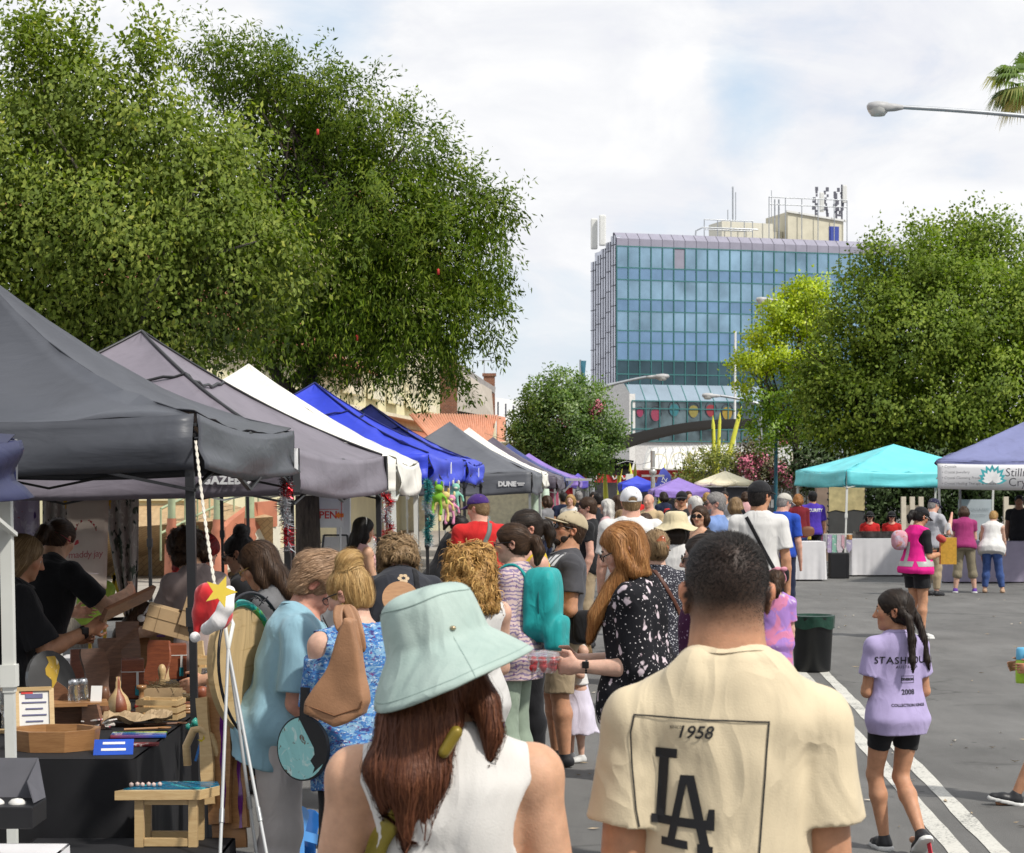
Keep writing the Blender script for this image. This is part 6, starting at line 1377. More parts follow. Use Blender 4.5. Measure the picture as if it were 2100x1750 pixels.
# corner shelf with shakers
p = TP(150,1490);sh = thing('corner_shelf','dark brown stepped wooden corner shelf holding two glass shakers','shelf',p,group=SG);mb = MB();mb.prism([(-.14,0),(.10,0),(.10,.05),(.02,.10),(-.02,.17),(-.06,.20),(-.10,.13)],.018,p+Vector((-.03,.08,0)),(1,.25,0),(0,0,1));mb.prism([(0,0),(.14,0),(.10,.11),(.0,.10)],.018,p+Vector((.05,-.02,0)),(.8,-.6,0),(0,0,1));mb.build('side_panel',walnut,sh);mb = MB();mb.box(p+Vector((.03,.02,.105)),(.24,.16,.016),Matrix.Rotation(.25,3,'Z'));mb.build('shelf_board',oak,sh)
for dx,dy,lb in ((.0,.01,'left'),(.035,.04,'right')):
    q_ = p+Vector((dx,dy,.115));mb = MB();mb.lathe([(.0,0),(.026,.002),(.028,.03),(.024,.07),(.020,.075),(.0,.075)],q_,14);mb.mat(1).lathe([(.024,.074),(.025,.085),(.020,.10),(.0,.104)],q_,14);item(mb,'salt_shaker',[glassm,mat('brushed_steel',(.45,.45,.46),.25,.05,metal=.9)],'glass salt shaker with steel cap, %s of the pair on the corner shelf' % lb,'shaker')
mb = MB();mb.box(p+Vector((.10,.03,.145)),(.05,.006,.075),Matrix.Rotation(-.3,3,'X'));item(mb,'price_card',papr,'small white price card on the corner shelf','card')
# turned vase
p = TP(242,1468);mb = MB();prof = [(.0,0),(.052,.001),(.062,.03),(.060,.055),(.045,.09),(.022,.115),(.013,.135),(.014,.16),(.010,.17),(.010,.185),(.0,.187)];n = 20
mb.lathe(prof,p,n);mb.M = [(0 if ((i % n)//3) % 2 else 1) for i in range(len(mb.F))];item(mb,'turned_vase',[redw,pine],'turned bottle vase in alternating dark and pale wood stripes','vase')
for px,py,w,h,lb in ((272,1432,.115,.205,'taller dark red hardwood vase with a hanging tag'),(363,1392,.105,.20,'dark red hardwood vase tied with a pale cord')):
    p = TP(px,py);v = thing('wooden_vase',lb,'vase',p,group=SG);mb = MB();mb.box(p+Z*h/2,(w,.09,h),Matrix.Rotation(.2,3,'Z'),.006);mb.build('block',redw,v);mb = MB();mb.box(p+Z*h*.68,(w+.004,.094,.004),Matrix.Rotation(.2,3,'Z'));mb.build('cord',papr,v);mb = MB();mb.box(p+Vector((.035,-.055,h*.45)),(.012,.004,.10));mb.mat(1).box(p+Vector((.035,-.057,h*.22)),(.022,.006,.05));mb.build('tag',[papr,tealr],v)
board('serving_board','dark walnut board leaning at the back between vase and shelf',232,1425,.12,.30,.02,walnut,14,25,None,1.);board('serving_board','dark brown board leaning behind the turned vase',205,1440,.13,.28,.02,walnut,20,35,None,1.);board('serving_board','reddish live edge board leaning between the two hardwood vases',315,1415,.13,.27,.02,redw,16,-20,None,1.);board('serving_board','tall brown paddle board standing behind the taller vase',262,1400,.13,.34,.02,walnut,10,10,None,.6);board('serving_board','long pale pine board leaning to the right of the hardwood vases',412,1398,.075,.23,.018,pine,16,-18,None,.2,roll=-14)
p = TP(118,1470);rot = Matrix.Rotation(R(55),3,'Z') @ Matrix.Rotation(R(-15),3,'X');mb = MB();mb.prism([(.15*math.cos(a),.16+.16*math.sin(a)) for a in [k*math.pi/14 for k in range(28)]],.02,p,rot @ Vector((1,0,0)),rot @ Vector((0,0,1)));mb.mat(1).prism([(-.02+.02*math.sin(k*1.7),.03+.26*k/9) for k in range(10)]+[(.04+.02*math.sin(k),.29-.26*k/9) for k in range(10)],.024,p,rot @ Vector((1,0,0)),rot @ Vector((0,0,1)));item(mb,'round_board',[mat('slate_resin',(.07,.07,.07),.15,.1,coat=.5),pattern('ochre_resin',(.42,.27,.04),[('noise',14.,.6,(.62,.55,.4),1.,None)],.2)],'round slate grey board with an ochre wood stripe leaning by the white leg','board',p)
# boxes and crates at the back of the table
def carton(px,py,w,d,h,yaw,tilt,label,m=kraft,lid=False,p=None):
    p = p or TP(px,py);rot = Matrix.Rotation(R(yaw),3,'Z') @ Matrix.Rotation(R(tilt),3,'Y');mb = MB();mb.box(p+rot @ Vector((0,0,h/2)),(w,d,h),rot,.003);mb.mat(1)
    for k in (-.25,.25): mb.bar(p+rot @ Vector((w*k,-d/2-.001,0)),p+rot @ Vector((w*k,-d/2-.001,h)),.003,.002)
    mb.bar(p+rot @ Vector((-w/2,-d/2-.001,h*.55)),p+rot @ Vector((w/2,-d/2-.001,h*.55)),.003,.002);item(mb,'box',[m,mat('box_seam',(.2,.13,.06))],label,'box',p)
carton(345,1370,.22,.2,.22,12,0,'upright kraft box standing at the back of the craft table');carton(0,0,.24,.22,.13,8,16,'tilted kraft box resting on the upright kraft box, left of a pair',p=W(340,1300,402));carton(0,0,.24,.22,.14,8,18,'tilted kraft box with scored lid beside the red Santa hat',p=W(412,1292,402))
def crate(px,py,w,d,h,yaw,label,n=3,m=pine,p=None):
    p = p or TP(px,py);rot = Matrix.Rotation(R(yaw),3,'Z');c = thing('crate',label,'crate',p,group=SG);mb = MB();g_ = h/n
    for i in range(n):
        for sy in (-1,1): mb.box(p+rot @ Vector((0,sy*d/2,g_*(i+.5))),(w,.012,g_*.72),rot)
        for sx in (-1,1): mb.box(p+rot @ Vector((sx*(w/2-.006),0,g_*(i+.5))),(.012,d-.014,g_*.72),rot)
    mb.build('slat',m,c)['kind'] = 'stuff';mb = MB();mb.box(p+Z*.005,(w-.03,d-.03,.01),rot)
    for sx in (-1,1):
        for sy in (-1,1): mb.box(p+rot @ Vector((sx*(w/2-.02),sy*(d/2-.016),h/2)),(.02,.02,h),rot)
    mb.build('frame',m,c)
crate(330,1475,.20,.14,.10,-6,'small pine crate with gaps between its slats near the table front');crate(448,1400,.26,.18,.15,4,'slatted pale pine crate at the back near the Santa hat',3)
mb = MB();mb.box(TP(440,1412)+Z*.02,(.24,.2,.035),Matrix.Rotation(.1,3,'Z'));item(mb,'paper_stack',papr,'stack of white paper under the slatted pine crate','paper')
p = TP(355,1432);kb = thing('gift_box','open shallow kraft gift box filled with raffia','box',p,group=SG);mb = MB();rot = Matrix.Rotation(.1,3,'Z')
for sx,sy,w,d in ((0,-1,.30,.008),(0,1,.30,.008),(-1,0,.008,.18),(1,0,.008,.18)): mb.box(p+rot @ Vector((sx*.146,sy*.09,.032)),(w,d,.06),rot)
mb.box(p+Z*.004,(.29,.17,.006),rot);mb.build('tray',kraft,kb);mb = MB();rg = random.Random(5)
for i in range(90): a = p+rot @ Vector((rg.uniform(-.13,.13),rg.uniform(-.08,.08),.045+rg.uniform(0,.03)));b = a+Vector((rg.uniform(-.09,.09),rg.uniform(-.05,.05),rg.uniform(-.02,.03)));mb.tube([a,(a+b)/2+Z*.015,b],.0015,4)
o = mb.build('raffia',mat('raffia_straw',(.52,.40,.22),.7),kb);o['kind'] = 'stuff'
S2 = Sdf();p = TP(285,1488)
for i in range(14): a = p+Vector((rg.uniform(-.14,.14),rg.uniform(-.08,.08),.01));S2.rc(a,a+Vector((rg.uniform(-.09,.09),rg.uniform(-.06,.06),rg.uniform(.0,.05))),.012,.006,.012)
mb = MB();mb.sheet(lambda u,v: p+Vector((.34*(u-.5)*(1-.2*v),.20*(v-.5),.012+.035*abs(math.sin(7*u+3*v))*(.4+abs(u-.4))+.03*math.sin(11*v+5*u)**2)),15,11,False);solid(item(mb,'wrapping_paper',kraft2,'crumpled brown wrapping paper in front of the small pine crate','paper',p),.002)
mb = MB();mb.box(TP(350,1450)+Z*.012,(.34,.13,.02),Matrix.Rotation(.06,3,'Z'),.004);item(mb,'resin_board',mat('red_resin',(.26,.015,.015),.12,.2,14.,coat=.6),'glossy dark red resin board lying across the table','board')
p = TP(414,1482);mb = MB();mb.lathe([(.0,0),(.045,.001),(.04,.02),(.018,.05),(.014,.10),(.024,.125),(.03,.145),(.02,.165),(.0,.17)],p,18);item(mb,'turned_stand',redw,'turned reddish wooden stand with a round knob beside the stemmed glasses','stand')
gem = mat('green_gem_resin',(.05,.42,.33),.08,.3,20.,trans=.35,coat=.7);mb = MB();p = TP(398,1498)
for i in range(7): mb.ball(p+Vector((rg.uniform(-.03,.03),rg.uniform(-.03,.03),.018+.02*(i > 3))),.017,7)
item(mb,'ornament',gem,'cluster of green gem resin ornaments at the front corner of the table','ornament')
mb = MB();mb.ball(TP(420,1505)+Z*.02,.02,10);mb.ball(TP(436,1490)+Z*.02,.018,10);item(mb,'ornament',mat('pale_aqua_bead',(.35,.55,.58),.15),'two pale aqua beads right of the green ornaments','ornament')
rain = None
m,nt_,b_ = new_mat('rainbow_resin');co_ = coords(nt_,'Object',(1.6,5,1));nz_ = N(nt_,'ShaderNodeTexNoise',Scale=1.2,Distortion=.6);nt_.links.new(co_,nz_.inputs['Vector']);sx_ = N(nt_,'ShaderNodeSeparateXYZ');nt_.links.new(coords(nt_),sx_.inputs[0]);ma = N(nt_,'ShaderNodeMath',operation='MULTIPLY_ADD');nt_.links.new(sx_.outputs[1],ma.inputs[0]);ma.inputs[1].default_value = 5.;nt_.links.new(nz_.outputs[0],ma.inputs[2])
nt_.links.new(ramp(nt_,ma.outputs[0],[(.1,(.22,.03,.06)),(.35,(.03,.10,.45)),(.5,(.02,.22,.60)),(.62,(.10,.55,.10)),(.72,(.60,.62,.02)),(.85,(.05,.40,.12))]),b_.inputs['Base Color']);b_.inputs['Roughness'].default_value = .1;b_.inputs['Coat Weight'].default_value = .6
mb = MB();mb.box(TP(285,1512)+Z*.01,(.24,.13,.014),Matrix.Rotation(.12,3,'Z'),.004);item(mb,'resin_board',m,'bright blue, green and yellow resin board at the table edge','board')
mb = MB();mb.box(TP(262,1530)+Z*.006,(.26,.08,.008),Matrix.Rotation(.12,3,'Z'));item(mb,'craft_cards',pattern('maroon_cards',(.16,.025,.03),[('noise',40.,.6,(.5,.45,.42),.2,None)],.4),'row of maroon craft cards in front of the bright resin board','card')
p = TP(232,1548);rot = Matrix.Rotation(R(8),3,'Z') @ Matrix.Rotation(R(-62),3,'X');bs = thing('price_sign','royal blue price sign with white lettering lying at the table edge','sign',p,group=SG);mb = MB();mb.box(p+rot @ Vector((0,0,.05)),(.16,.006,.11),rot);pl = mb.build('panel',mat('royal_blue_card',(.01,.07,.45),.3),bs);mb = MB()
for i,w in enumerate((.09,.10)): mb.box(p+rot @ Vector((.0,-.004,.075-.045*i)),(w,.002,.016),rot)
mb.build('lettering',papr,pl)
mb = MB()
for i in range(9): mb.box(TP(190+rg.uniform(-30,45),1492+rg.uniform(-8,12))+Z*(.01+.004*i),(rg.uniform(.03,.07),.04,.006),Matrix.Rotation(rg.uniform(0,3),3,'Z') @ Matrix.Rotation(rg.uniform(-.4,.4),3,'X'))
item(mb,'wrapped_trinkets',pattern('trinket_wrap',(.60,.57,.52),[('noise',30.,.58,(.35,.08,.12),.3,None)],.3),'pile of small wrapped trinkets in white and pink paper','trinkets')
mb = MB();mb.box(TP(192,1405)+Z*.07,(.11,.1,.12),bev=.02);mb.mat(1).box(TP(197,1405)+Vector((.01,-.053,.06)),(.06,.004,.06));item(mb,'plastic_tub',[mat('turquoise_plastic',(.02,.45,.46),.35),papr],'turquoise plastic tub with white label seen between the dark boards','tub')
mb = MB();mb.box(TP(375,1350)+Vector((-.02,0,.28)),(.10,.05,.006),Matrix.Rotation(.5,3,'X'));mb.box(TP(330,1380)+Z*.26,(.05,.004,.10));item(mb,'tag_packet',pattern('violet_packets',(.16,.07,.22),[('noise',30.,.6,(.5,.45,.5),.2,None)],.3),'violet printed packets hung at the back of the table','packet')
BW = [(.0,0),(.025,.001),(.05,.025),(.058,.045),(.053,.045),(.045,.027),(.0,.012)];ML = [(.0,0),(.024,.001),(.022,.05),(.014,.08),(.02,.10),(.022,.13),(.012,.15),(.0,.155)];CO = [(.0,0),(.048,0),(.048,.012),(.046,.013),(.048,.014),(.048,.026),(.046,.027),(.048,.028),(.048,.04),(.0,.041)];CS = [(.0,0),(.03,.001),(.014,.012),(.012,.06),(.026,.07),(.026,.085),(.018,.086),(.0,.075)]
for px,py,pr_,m_,nm_,lb in ((178,1480,BW,oak,'bowl','small honey coloured wooden bowl beside the corner shelf'),(310,1410,BW,redw,'bowl','small dark red bowl at the back of the table'),(396,1440,BW,pine,'bowl','pale pine bowl near the turned stand'),(215,1475,ML,walnut,'pepper_mill','dark walnut pepper mill left of the striped vase'),(332,1422,ML,pine,'pepper_mill','pale pepper mill behind the raffia box'),(268,1478,CO,redw,'coaster_stack','stack of dark red round coasters by the wrapping paper'),(382,1462,CO,oak,'coaster_stack','stack of honey round coasters by the small pine crate'),(290,1440,CS,oak,'candle_holder','turned honey wood candle holder in front of the tall vases'),(240,1420,CS,pine,'candle_holder','pale turned candle holder among the dark boards'),(432,1425,CS,redw,'candle_holder','reddish turned candle holder near the slatted crate')):
    p = TP(px,py);mb = MB();mb.lathe(pr_,p,18);item(mb,nm_,m_,lb,nm_.replace('_',' '),p)
for px,py,m_,lb in ((300,1500,oak,'wooden spoon lying beside the crumpled paper'),(340,1490,walnut,'dark wooden spoon lying at the table edge')):
    p = TP(px,py)+Z*.012;d = Vector((.9,.35,0)).normalized();mb = MB();mb.tube([p-d*.10,p+d*.06],.006,6);mb.lathe([(.0,-.006),(.02,-.003),(.024,.004),(.018,.003),(.0,-.001)],p+d*.08,12,sx=1.4);item(mb,'wooden_spoon',m_,lb,'spoon',p)
for px,py,w,h,yw,m_,lb in ((330,1398,.10,.19,20,pine,'short pale board propped between the vases'),(392,1385,.09,.24,-10,oak,'narrow honey board standing behind the pine board'),(170,1415,.11,.22,30,redw,'red wood board behind the glass shakers'),(285,1372,.12,.26,5,oak,'wide honey board at the very back of the table')): board('serving_board',lb,px,py,w,h,.018,m_,14,yw,None,.5)
# blue resin stool, arch ornament, leaning long boards on the low bench
p = Vector(((345-CX)/520,F/520,.447));stl = thing('side_table','small pine side table with a blue resin river top on the low black bench','table',p);mb = MB();poly = [(-.19,-.11),(.14,-.10),(.20,.02),(.18,.12),(-.06,.13)]
mb.prism(poly,.035,p+Z*.205,(1,0,0),(0,1,0));mb.build('tabletop',pine,stl);mb = MB();mb.prism([(a*.92+.012,b*.86+.018) for a,b in poly],.006,p+Z*.224,(1,0,0),(0,1,0));mb.build('resin_inlay',pattern('river_resin',(.005,.13,.24),[('noise',6.,.55,(.02,.36,.42),1.,None),('noise',9.,.68,(.6,.68,.66),1.5,None)],.08,0.),stl)
for dy in (-.07,.09):
    mb = MB()
    for a,b in (((-.10,0),(-.10,.19)),((.11,0),(.11,.19)),((-.08,.018),(.09,.018)),((-.08,.18),(.09,.18))): mb.bar(p+Vector((a[0],dy,a[1])),p+Vector((b[0],dy,b[1])),.035 if a[0] == b[0] else .03,.03 if a[0] == b[0] else .025,up=(0,1,0))
    mb.build('leg',pine,stl)
mb = MB()
for i in range(6): mb.ball(p+Vector((-.14+.022*i,-.03+.012*(i % 2),.236)),.010,7)
item(mb,'shell',mat('pink_shell',(.6,.45,.4),.3),'row of small pinkish shells on the blue resin side table','shells',g=None)
p = W(412,1570,500);mb = MB();mb.tube([p+Vector((-.055,0,-.0)),p+Vector((-.06,0,.08)),p+Vector((-.03,0,.145)),p+Vector((.0,0,.15)),p+Vector((.04,0,.12)),p+Vector((.085,0,.0))],[.017]*6,9);mb.mat(1)
for k in range(5): a = R(90+72*k);mb.add([p+Vector((.015,-.02,.10)),p+Vector((.015+.01*math.cos(a-.6),-.02,.10+.01*math.sin(a-.6))),p+Vector((.015+.028*math.cos(a),-.022,.10+.028*math.sin(a))),p+Vector((.015+.01*math.cos(a+.6),-.02,.10+.01*math.sin(a+.6)))],[(0,1,2,3)])
mb.mat(2).bar(p+Vector((-.02,-.005,.02)),p+Vector((.0,-.005,.09)),.03,.01);item(mb,'arch_ornament',[pine,mat('yellow_resin',(.6,.45,.02),.2),mat('blue_resin',(.02,.15,.45),.2)],'curved pine arch ornament with a yellow star standing behind the side table','ornament',g=None)
for x,y,w,h,m_,ed,yw,rl_,lb in ((452,1690,.10,.50,oak,purp,-20,-8,'long orange wood board with purple resin seam leaning behind the white tripod'),(490,1700,.10,.46,oak,purp,-28,-12,'second long orange board with purple resin seam, nearer the grey basket'),(430,1650,.05,.34,pine,None,-15,-10,'slim pale plank leaning behind the side table'),(470,1740,.14,.22,oak,None,-10,-5,'short camphor board at the foot of the leaning boards')):
    s = 505;p = W(x,y,s);p.z = max(.02,p.z);board('leaning_board',lb,x,y,w,h+.1,.022,m_,14,yw,ed,.5,at_=p,roll=rl_)
# round folding table top on white tripod, hoop, star and Santa hat
c = W(497,1368,500);nx = Vector((.93,-.36,.10)).normalized();ux = Z.cross(nx).normalized();uy = nx.cross(ux);rr = .265
rt_ = thing('round_tabletop','large tan round tabletop standing on edge, turquoise resin rim, beside the easel','tabletop',Vector((c.x,c.y,c.z-rr)));mb = MB();mb.prism([(rr*math.cos(a),rr*math.sin(a)) for a in [k*math.pi/24 for k in range(48)]],.026,c,ux,uy);mb.build('disc',pattern('ply_tan',(.46,.33,.17),[('noise',4.,.6,(.38,.26,.12),.4,(1,1,8))],.6),rt_);mb = MB()
mb.tube([c+nx*.014+ux*(rr*.985*math.cos(a))+uy*(rr*.985*math.sin(a)) for a in [R(-75+195*k/30) for k in range(31)]],.016,6);mb.build('resin_rim',pattern('green_teal_resin',(.02,.34,.30),[('noise',9.,.56,(.10,.42,.10),.8,None),('noise',12.,.64,(.45,.6,.2),.5,None)],.15),rt_)
hp2 = c+nx*.06+ux*.0;mb = MB();mb.tube([hp2+ux*((rr+.035)*math.cos(a))+uy*((rr+.035)*math.sin(a)) for a in [k*math.pi/24 for k in range(49)]],.007,6);rg = random.Random(2)
for k in range(60): a = rg.uniform(-1.2,1.4);q_ = hp2+ux*((rr+.02)*math.cos(a))+uy*((rr+.02)*math.sin(a));mb.tube([q_,q_+Vector((rg.uniform(-.025,.025),rg.uniform(-.02,.02),rg.uniform(-.025,.025)))],.003,4)
item(mb,'wire_hoop',mat('black_wire',(.012,.012,.016),.4),'black wire hoop with dark garland around the tan round tabletop','hoop',g=None)
ez = thing('easel','white metal tripod easel holding the round tabletop in front of the stall','easel',W(500,1780,560));top_ = W(468,1330,520)
for (x,y,s) in ((440,1790,565),(600,1790,560),(555,1775,520)):
    mb = MB();q_ = W(x,y,s);q_.z = .0;mb.tube([top_,top_.lerp(q_,.5),q_],.0066,8);mb.mat(1).tube([top_.lerp(q_,.48),top_.lerp(q_,.52)],.010,8);mb.build('leg',[mat('pale_grey_tube',(.44,.45,.45),.35,.05),greym],ez)
mb = MB();mb.tube([top_,W(478,1280,518),W(470,1245,516),W(462,1285,520),top_],.008,8);mb.build('hook',whitem,ez)
st_ = MB();p = W(452,1214,560);A = (Vector((1,.1,-.35)).normalized(),Vector((.35,.2,1)).normalized());pts = []
for k in range(10): a = R(90+36*k);r_ = .062 if k % 2 == 0 else .026;pts.append((r_*math.cos(a),r_*math.sin(a)))
st_.prism(pts,.014,p,*A);item(st_,'star',mat('yellow_star_paint',(.70,.52,.06),.35,.05),'yellow wooden star at the end of the rope above the Santa hat','star',g=None)
hat_ = thing('santa_hat','red velvet Santa hat with white brim and pompom hanging in front of the stall','hat',W(425,1310,510));S2 = Sdf();S2.chain([W(448,1262,535),W(438,1232,535),W(424,1220,535),W(410,1255,535),W(403,1300,535)],[.055,.046,.040,.026,.012],.03);S2.disp(folds(.002,3,1.2,.8));V,Fc = S2.mesh(.007);smooth_obj('cone',V-np.array(hat_.location),Fc,cloth('red_velvet',(.55,.015,.02),.1,.3,.5),hat_)
S2 = Sdf();S2.chain([W(424,1290,545),W(447,1275,548),W(463,1246,548),W(470,1214,545)],[.024,.027,.027,.024],.02);V,Fc = S2.mesh(.007);smooth_obj('brim',V-np.array(hat_.location),Fc,cloth('white_plush',(.70,.68,.68),.05),hat_);mb = MB();mb.ball(W(400,1307,537),.021,12);mb.build('pompom',cloth('white_plush',(.70,.68,.68)),hat_)
a,b = W(401,905,451),W(440,1200,555);mb = MB();pts = [a.lerp(b,i/60)-Z*.03*math.sin(i/60*math.pi) for i in range(61)]
for ph in (0,math.pi): mb.tube([p_+Vector((math.cos(i*1.1+ph),math.sin(i*1.1+ph),0))*.0035 for i,p_ in enumerate(pts)],.0042,5)
item(mb,'rope',mat('white_rope',(.58,.54,.46),.8),'twisted white rope running from the charcoal canopy corner down to the star','rope',loc=b,g=None)
# turquoise round board in front of the shoppers, grey basket with blue cut-outs
c = W(622,1535,530);nx = Vector((-.55,-.83,.05)).normalized();ux = Z.cross(nx).normalized();uy = nx.cross(ux);rr = .125
rb = thing('round_board','round turquoise marbled board with black edge held between the two older women','board',c-Z*rr);mb = MB();mb.prism([(rr*math.cos(a),rr*math.sin(a)) for a in [k*math.pi/20 for k in range(40)]],.018,c,ux,uy);mb.build('disc',blackp,rb);mb = MB();mb.prism([(rr*.95*math.cos(R(100+k*9)),rr*.95*math.sin(R(100+k*9))) for k in range(27)]+[(rr*(.45+.1*math.sin(k*2.3)),rr*(-.75+.2*k)) for k in range(5)],.021,c,ux,uy);mb.build('resin_face',turqr,rb);mb = MB();mb.bar(c+uy*rr*.9,c+uy*(rr+.11),.035,.016);mb.build('handle',blackp,rb)
c = W(821,1228,440);mb = MB();nx = Vector((.1,-1,.5)).normalized();ux = Z.cross(nx).normalized();uy = nx.cross(ux);mb.prism([(.085*math.cos(a),.085*math.sin(a)) for a in [k*math.pi/16 for k in range(32)]],.018,c,ux,uy);item(mb,'round_board',oak,'round striped wooden board held up beyond the sage sun hat','board',g=None)
bk2 = thing('felt_basket','grey felt basket on the ground with bright blue cut-out figures','basket',GS(600,475));o = GS(600,475);mb = MB()
def bsk(u,v): a = u*2*math.pi;k = 1/max(abs(math.cos(a)),abs(math.sin(a)))**.7;return o+Vector((math.cos(a)*.155*k*(1+.08*v),math.sin(a)*.12*k*(1+.08*v),.26*v+.006))
mb.sheet(bsk,36,6,close_u=True);x_ = mb.build('side',cloth('grey_felt',(.40,.39,.37),.1),bk2);solid(x_,.008);mb = MB();mb.box(o+Z*.008,(.27,.2,.01));mb.build('bottom',cloth('grey_felt',(.40,.39,.37)),bk2)
for i,(dx,dy,rz,cc) in enumerate(((-.04,.0,.2,(.06,.25,.65)),(.07,.05,-.3,(.04,.2,.6)),(.03,-.05,.5,(.08,.3,.7)))):
    mb = MB();rot = Matrix.Rotation(rz,3,'Z');poly = [(-.03,-.1),(.03,-.1),(.025,.02),(.085,.0),(.095,.04),(.03,.06),(.035,.09)]+[(.045*math.cos(R(-10+k*20)),.125+.045*math.sin(R(-10+k*20))) for k in range(11)]+[(-.035,.09),(-.03,.06),(-.095,.04),(-.085,.0),(-.025,.02)]
    mb.prism(poly,.012,o+Vector((dx,dy,.25+.03*i)),rot @ Vector((1,0,0)),Vector((0,.2,1)));item(mb,'cutout_figure',mat('blue_acrylic_%d' % i,cc,.15,.1,coat=.4),'blue acrylic cut-out figure in the felt basket, %s' % ('left one','rear one','front one')[i],'figure',g='blue cut-out figures')
# black box with grey flaps and white cloth table at the lower left
drape('corner_table','white draped table cut by the lower left corner',-2.6,-1.53,6.05,7.05,.62,mat('white_tablecloth',(.66,.65,.66),.8,.03),seed=5.,amp=.02)
p = W(40,1690,635);bb = thing('presentation_box','open black presentation box with grey lining at the lower left corner','box',p);mb = MB();mb.box(p+Vector((-.02,0,.035)),(.17,.2,.07),bev=.004);mb.mat(1)
mb.build('base',[blackp],bb);mb = MB();mb.add([p+Vector((-.12,.1,.07)),p+Vector((.06,.1,.07)),p+Vector((.02,.17,.19)),p+Vector((-.12,.17,.19))],[(0,1,2,3)]);mb.add([p+Vector((.06,.1,.07)),p+Vector((.065,-.08,.08)),p+Vector((.03,-.02,.14)),p+Vector((.02,.17,.19))],[(0,1,2,3)]);x_ = mb.build('flap',mat('grey_lining',(.10,.10,.115),.7),bb);solid(x_,.004);mb = MB();mb.ball(p+Vector((.0,-.03,.07)),.03,10,.6);mb.ball(p+Vector((-.07,-.03,.07)),.03,10,.6);mb.build('content',papr,bb)
# ------------------------------------------------------------------ backdrop of the stall: banner, botanical curtains, trolley
leafc = pattern('botanical_cloth',(.36,.33,.31),[('vor',9.,.34,(.07,.09,.07),.22,(1,1,.55)),('noise',16.,.60,(.52,.50,.47),2.5,(1,1,.6)),('vor',16.,.22,(.035,.045,.04),.12,(1,1,.5))]);viol = pattern('violet_floral_cloth',(.44,.38,.52),[('noise',7.,.58,(.60,.56,.66),1.5,None),('vor',8.,.26,(.10,.06,.20),.2,(1,1,.6)),('noise',11.,.68,(.5,.16,.16),1.,None)])
def curtain(name,label,x0,x1,y0,y1,s,m,gather=0.,seed=0.):
    a,b = W(x0,y0,s),W(x1,y0,s);zb = W(0,y1,s).z;mb = MB();w = b.x-a.x
    mb.sheet(lambda u,v: Vector((a.x+w*(u*(1-gather*v**1.5)+gather*v**1.5*.9),a.y+.035*math.sin(u*18+seed+2*v)*(.4+.6*v),a.z+(zb-a.z)*v)),40,16);o = single(mb,name,m,label,'curtain',loc=Vector(((a.x+b.x)/2,a.y,zb)));solid(o,.004)
curtain('curtain','violet floral curtain hanging behind the white canopy leg',-40,82,1005,1200,300,viol);curtain('curtain','grey botanical curtain on the left of the cream shop banner',86,140,1008,1250,305,leafc,0.,1.);curtain('curtain','grey botanical curtain tied back on the right of the cream banner',214,284,1008,1270,305,leafc,.72,2.)
sb_ = thing('shop_banner','cream fabric shop banner with thin red script and red berry wreath','banner',W(178,1210,318));mb = MB();a,b = W(138,1022,318),W(224,1018,318);zb = W(0,1212,318).z
mb.sheet(lambda u,v: a.lerp(b,u)+Vector((-.02*v,.01*math.sin(5*u+3*v),(zb-a.z)*v)),10,14);x_ = mb.build('cloth',mat('cream_linen',(.52,.44,.38),.85,.04,bump=.3),sb_);solid(x_,.004);rdi = mat('rose_ink',(.34,.08,.09),.7);off_ = Vector((0,-.03,0))
text_on('lettering','maddy jay',.062,rdi,sb_,W(177,1137,318)+off_,(1,0,.06),(-.06,0,1),shear=.12,spacing=.9);mb = MB();rg = random.Random(4)
for k in range(34):
    a_ = R(rg.choice((rg.uniform(20,75),rg.uniform(105,160)))+rg.uniform(-6,6));q_ = W(178,1098,318)+off_+Vector((.075*math.cos(a_),0,.11*math.sin(a_)-.02));mb.mat(0 if rg.random() < .55 else 1).add([q_,q_+Vector((rg.uniform(-.012,.012),0,.012)),q_+Vector((rg.uniform(-.01,.01),-.001,.018)),q_+Vector((-.006,0,.006))],[(0,1,2,3)])
for k in range(12): q_ = W(152+rg.uniform(-6,14),1165+rg.uniform(-8,10),318)+off_;mb.mat(k % 2).add([q_,q_+Vector((.01,0,.006)),q_+Vector((.006,0,.016)),q_+Vector((-.006,0,.008))],[(0,1,2,3)])
mb.build('wreath_print',[mat('berry_ink',(.45,.05,.06)),mat('sage_ink',(.14,.17,.12))],sb_);mb = MB();q_ = W(157,1118,318)+off_;mb.add([q_,q_+Vector((.022,0,.012)),q_+Vector((.018,0,.035)),q_+Vector((.002,0,.03)),q_+Vector((-.01,0,.0))],[(0,1,2,3,4)]);mb.build('hat_print',mat('berry_ink',(.45,.05,.06)),sb_);mb = MB();mb.box(W(178,1176,318)+off_,(.16,.002,.008));mb.build('small_print',mat('grey_ink',(.3,.26,.26)),sb_)
sc_ = thing('team_scarf','green and gold scarf draped across the top of the cream banner','scarf',W(182,1028,316));mb = MB();mb.sheet(lambda u,v: W(142+84*u,1012,316)+Vector((0,-.05-.02*math.sin(9*u),-.075*v*(.45+.55*math.sin(math.pi*u))-.0)),22,6);x_ = mb.build('band',cloth('green_knit',(.01,.13,.035),.15),sc_);solid(x_,.008);mb = MB()
for sx in (140,226):
    for k in range(7): q_ = W(sx+(k-3)*1.6,1012,316)-Vector((0,.055,0));mb.tube([q_,q_-Z*(.06+.02*(k % 3))],.004,4)
mb.box(W(183,1022,316)-Vector((0,.075,0)),(.14,.002,.010));mb.build('fringe',mat('gold_yarn',(.62,.36,.02),.8),sc_)
mb = MB();yl = mat('yellow_trolley',(.60,.40,.02),.4)
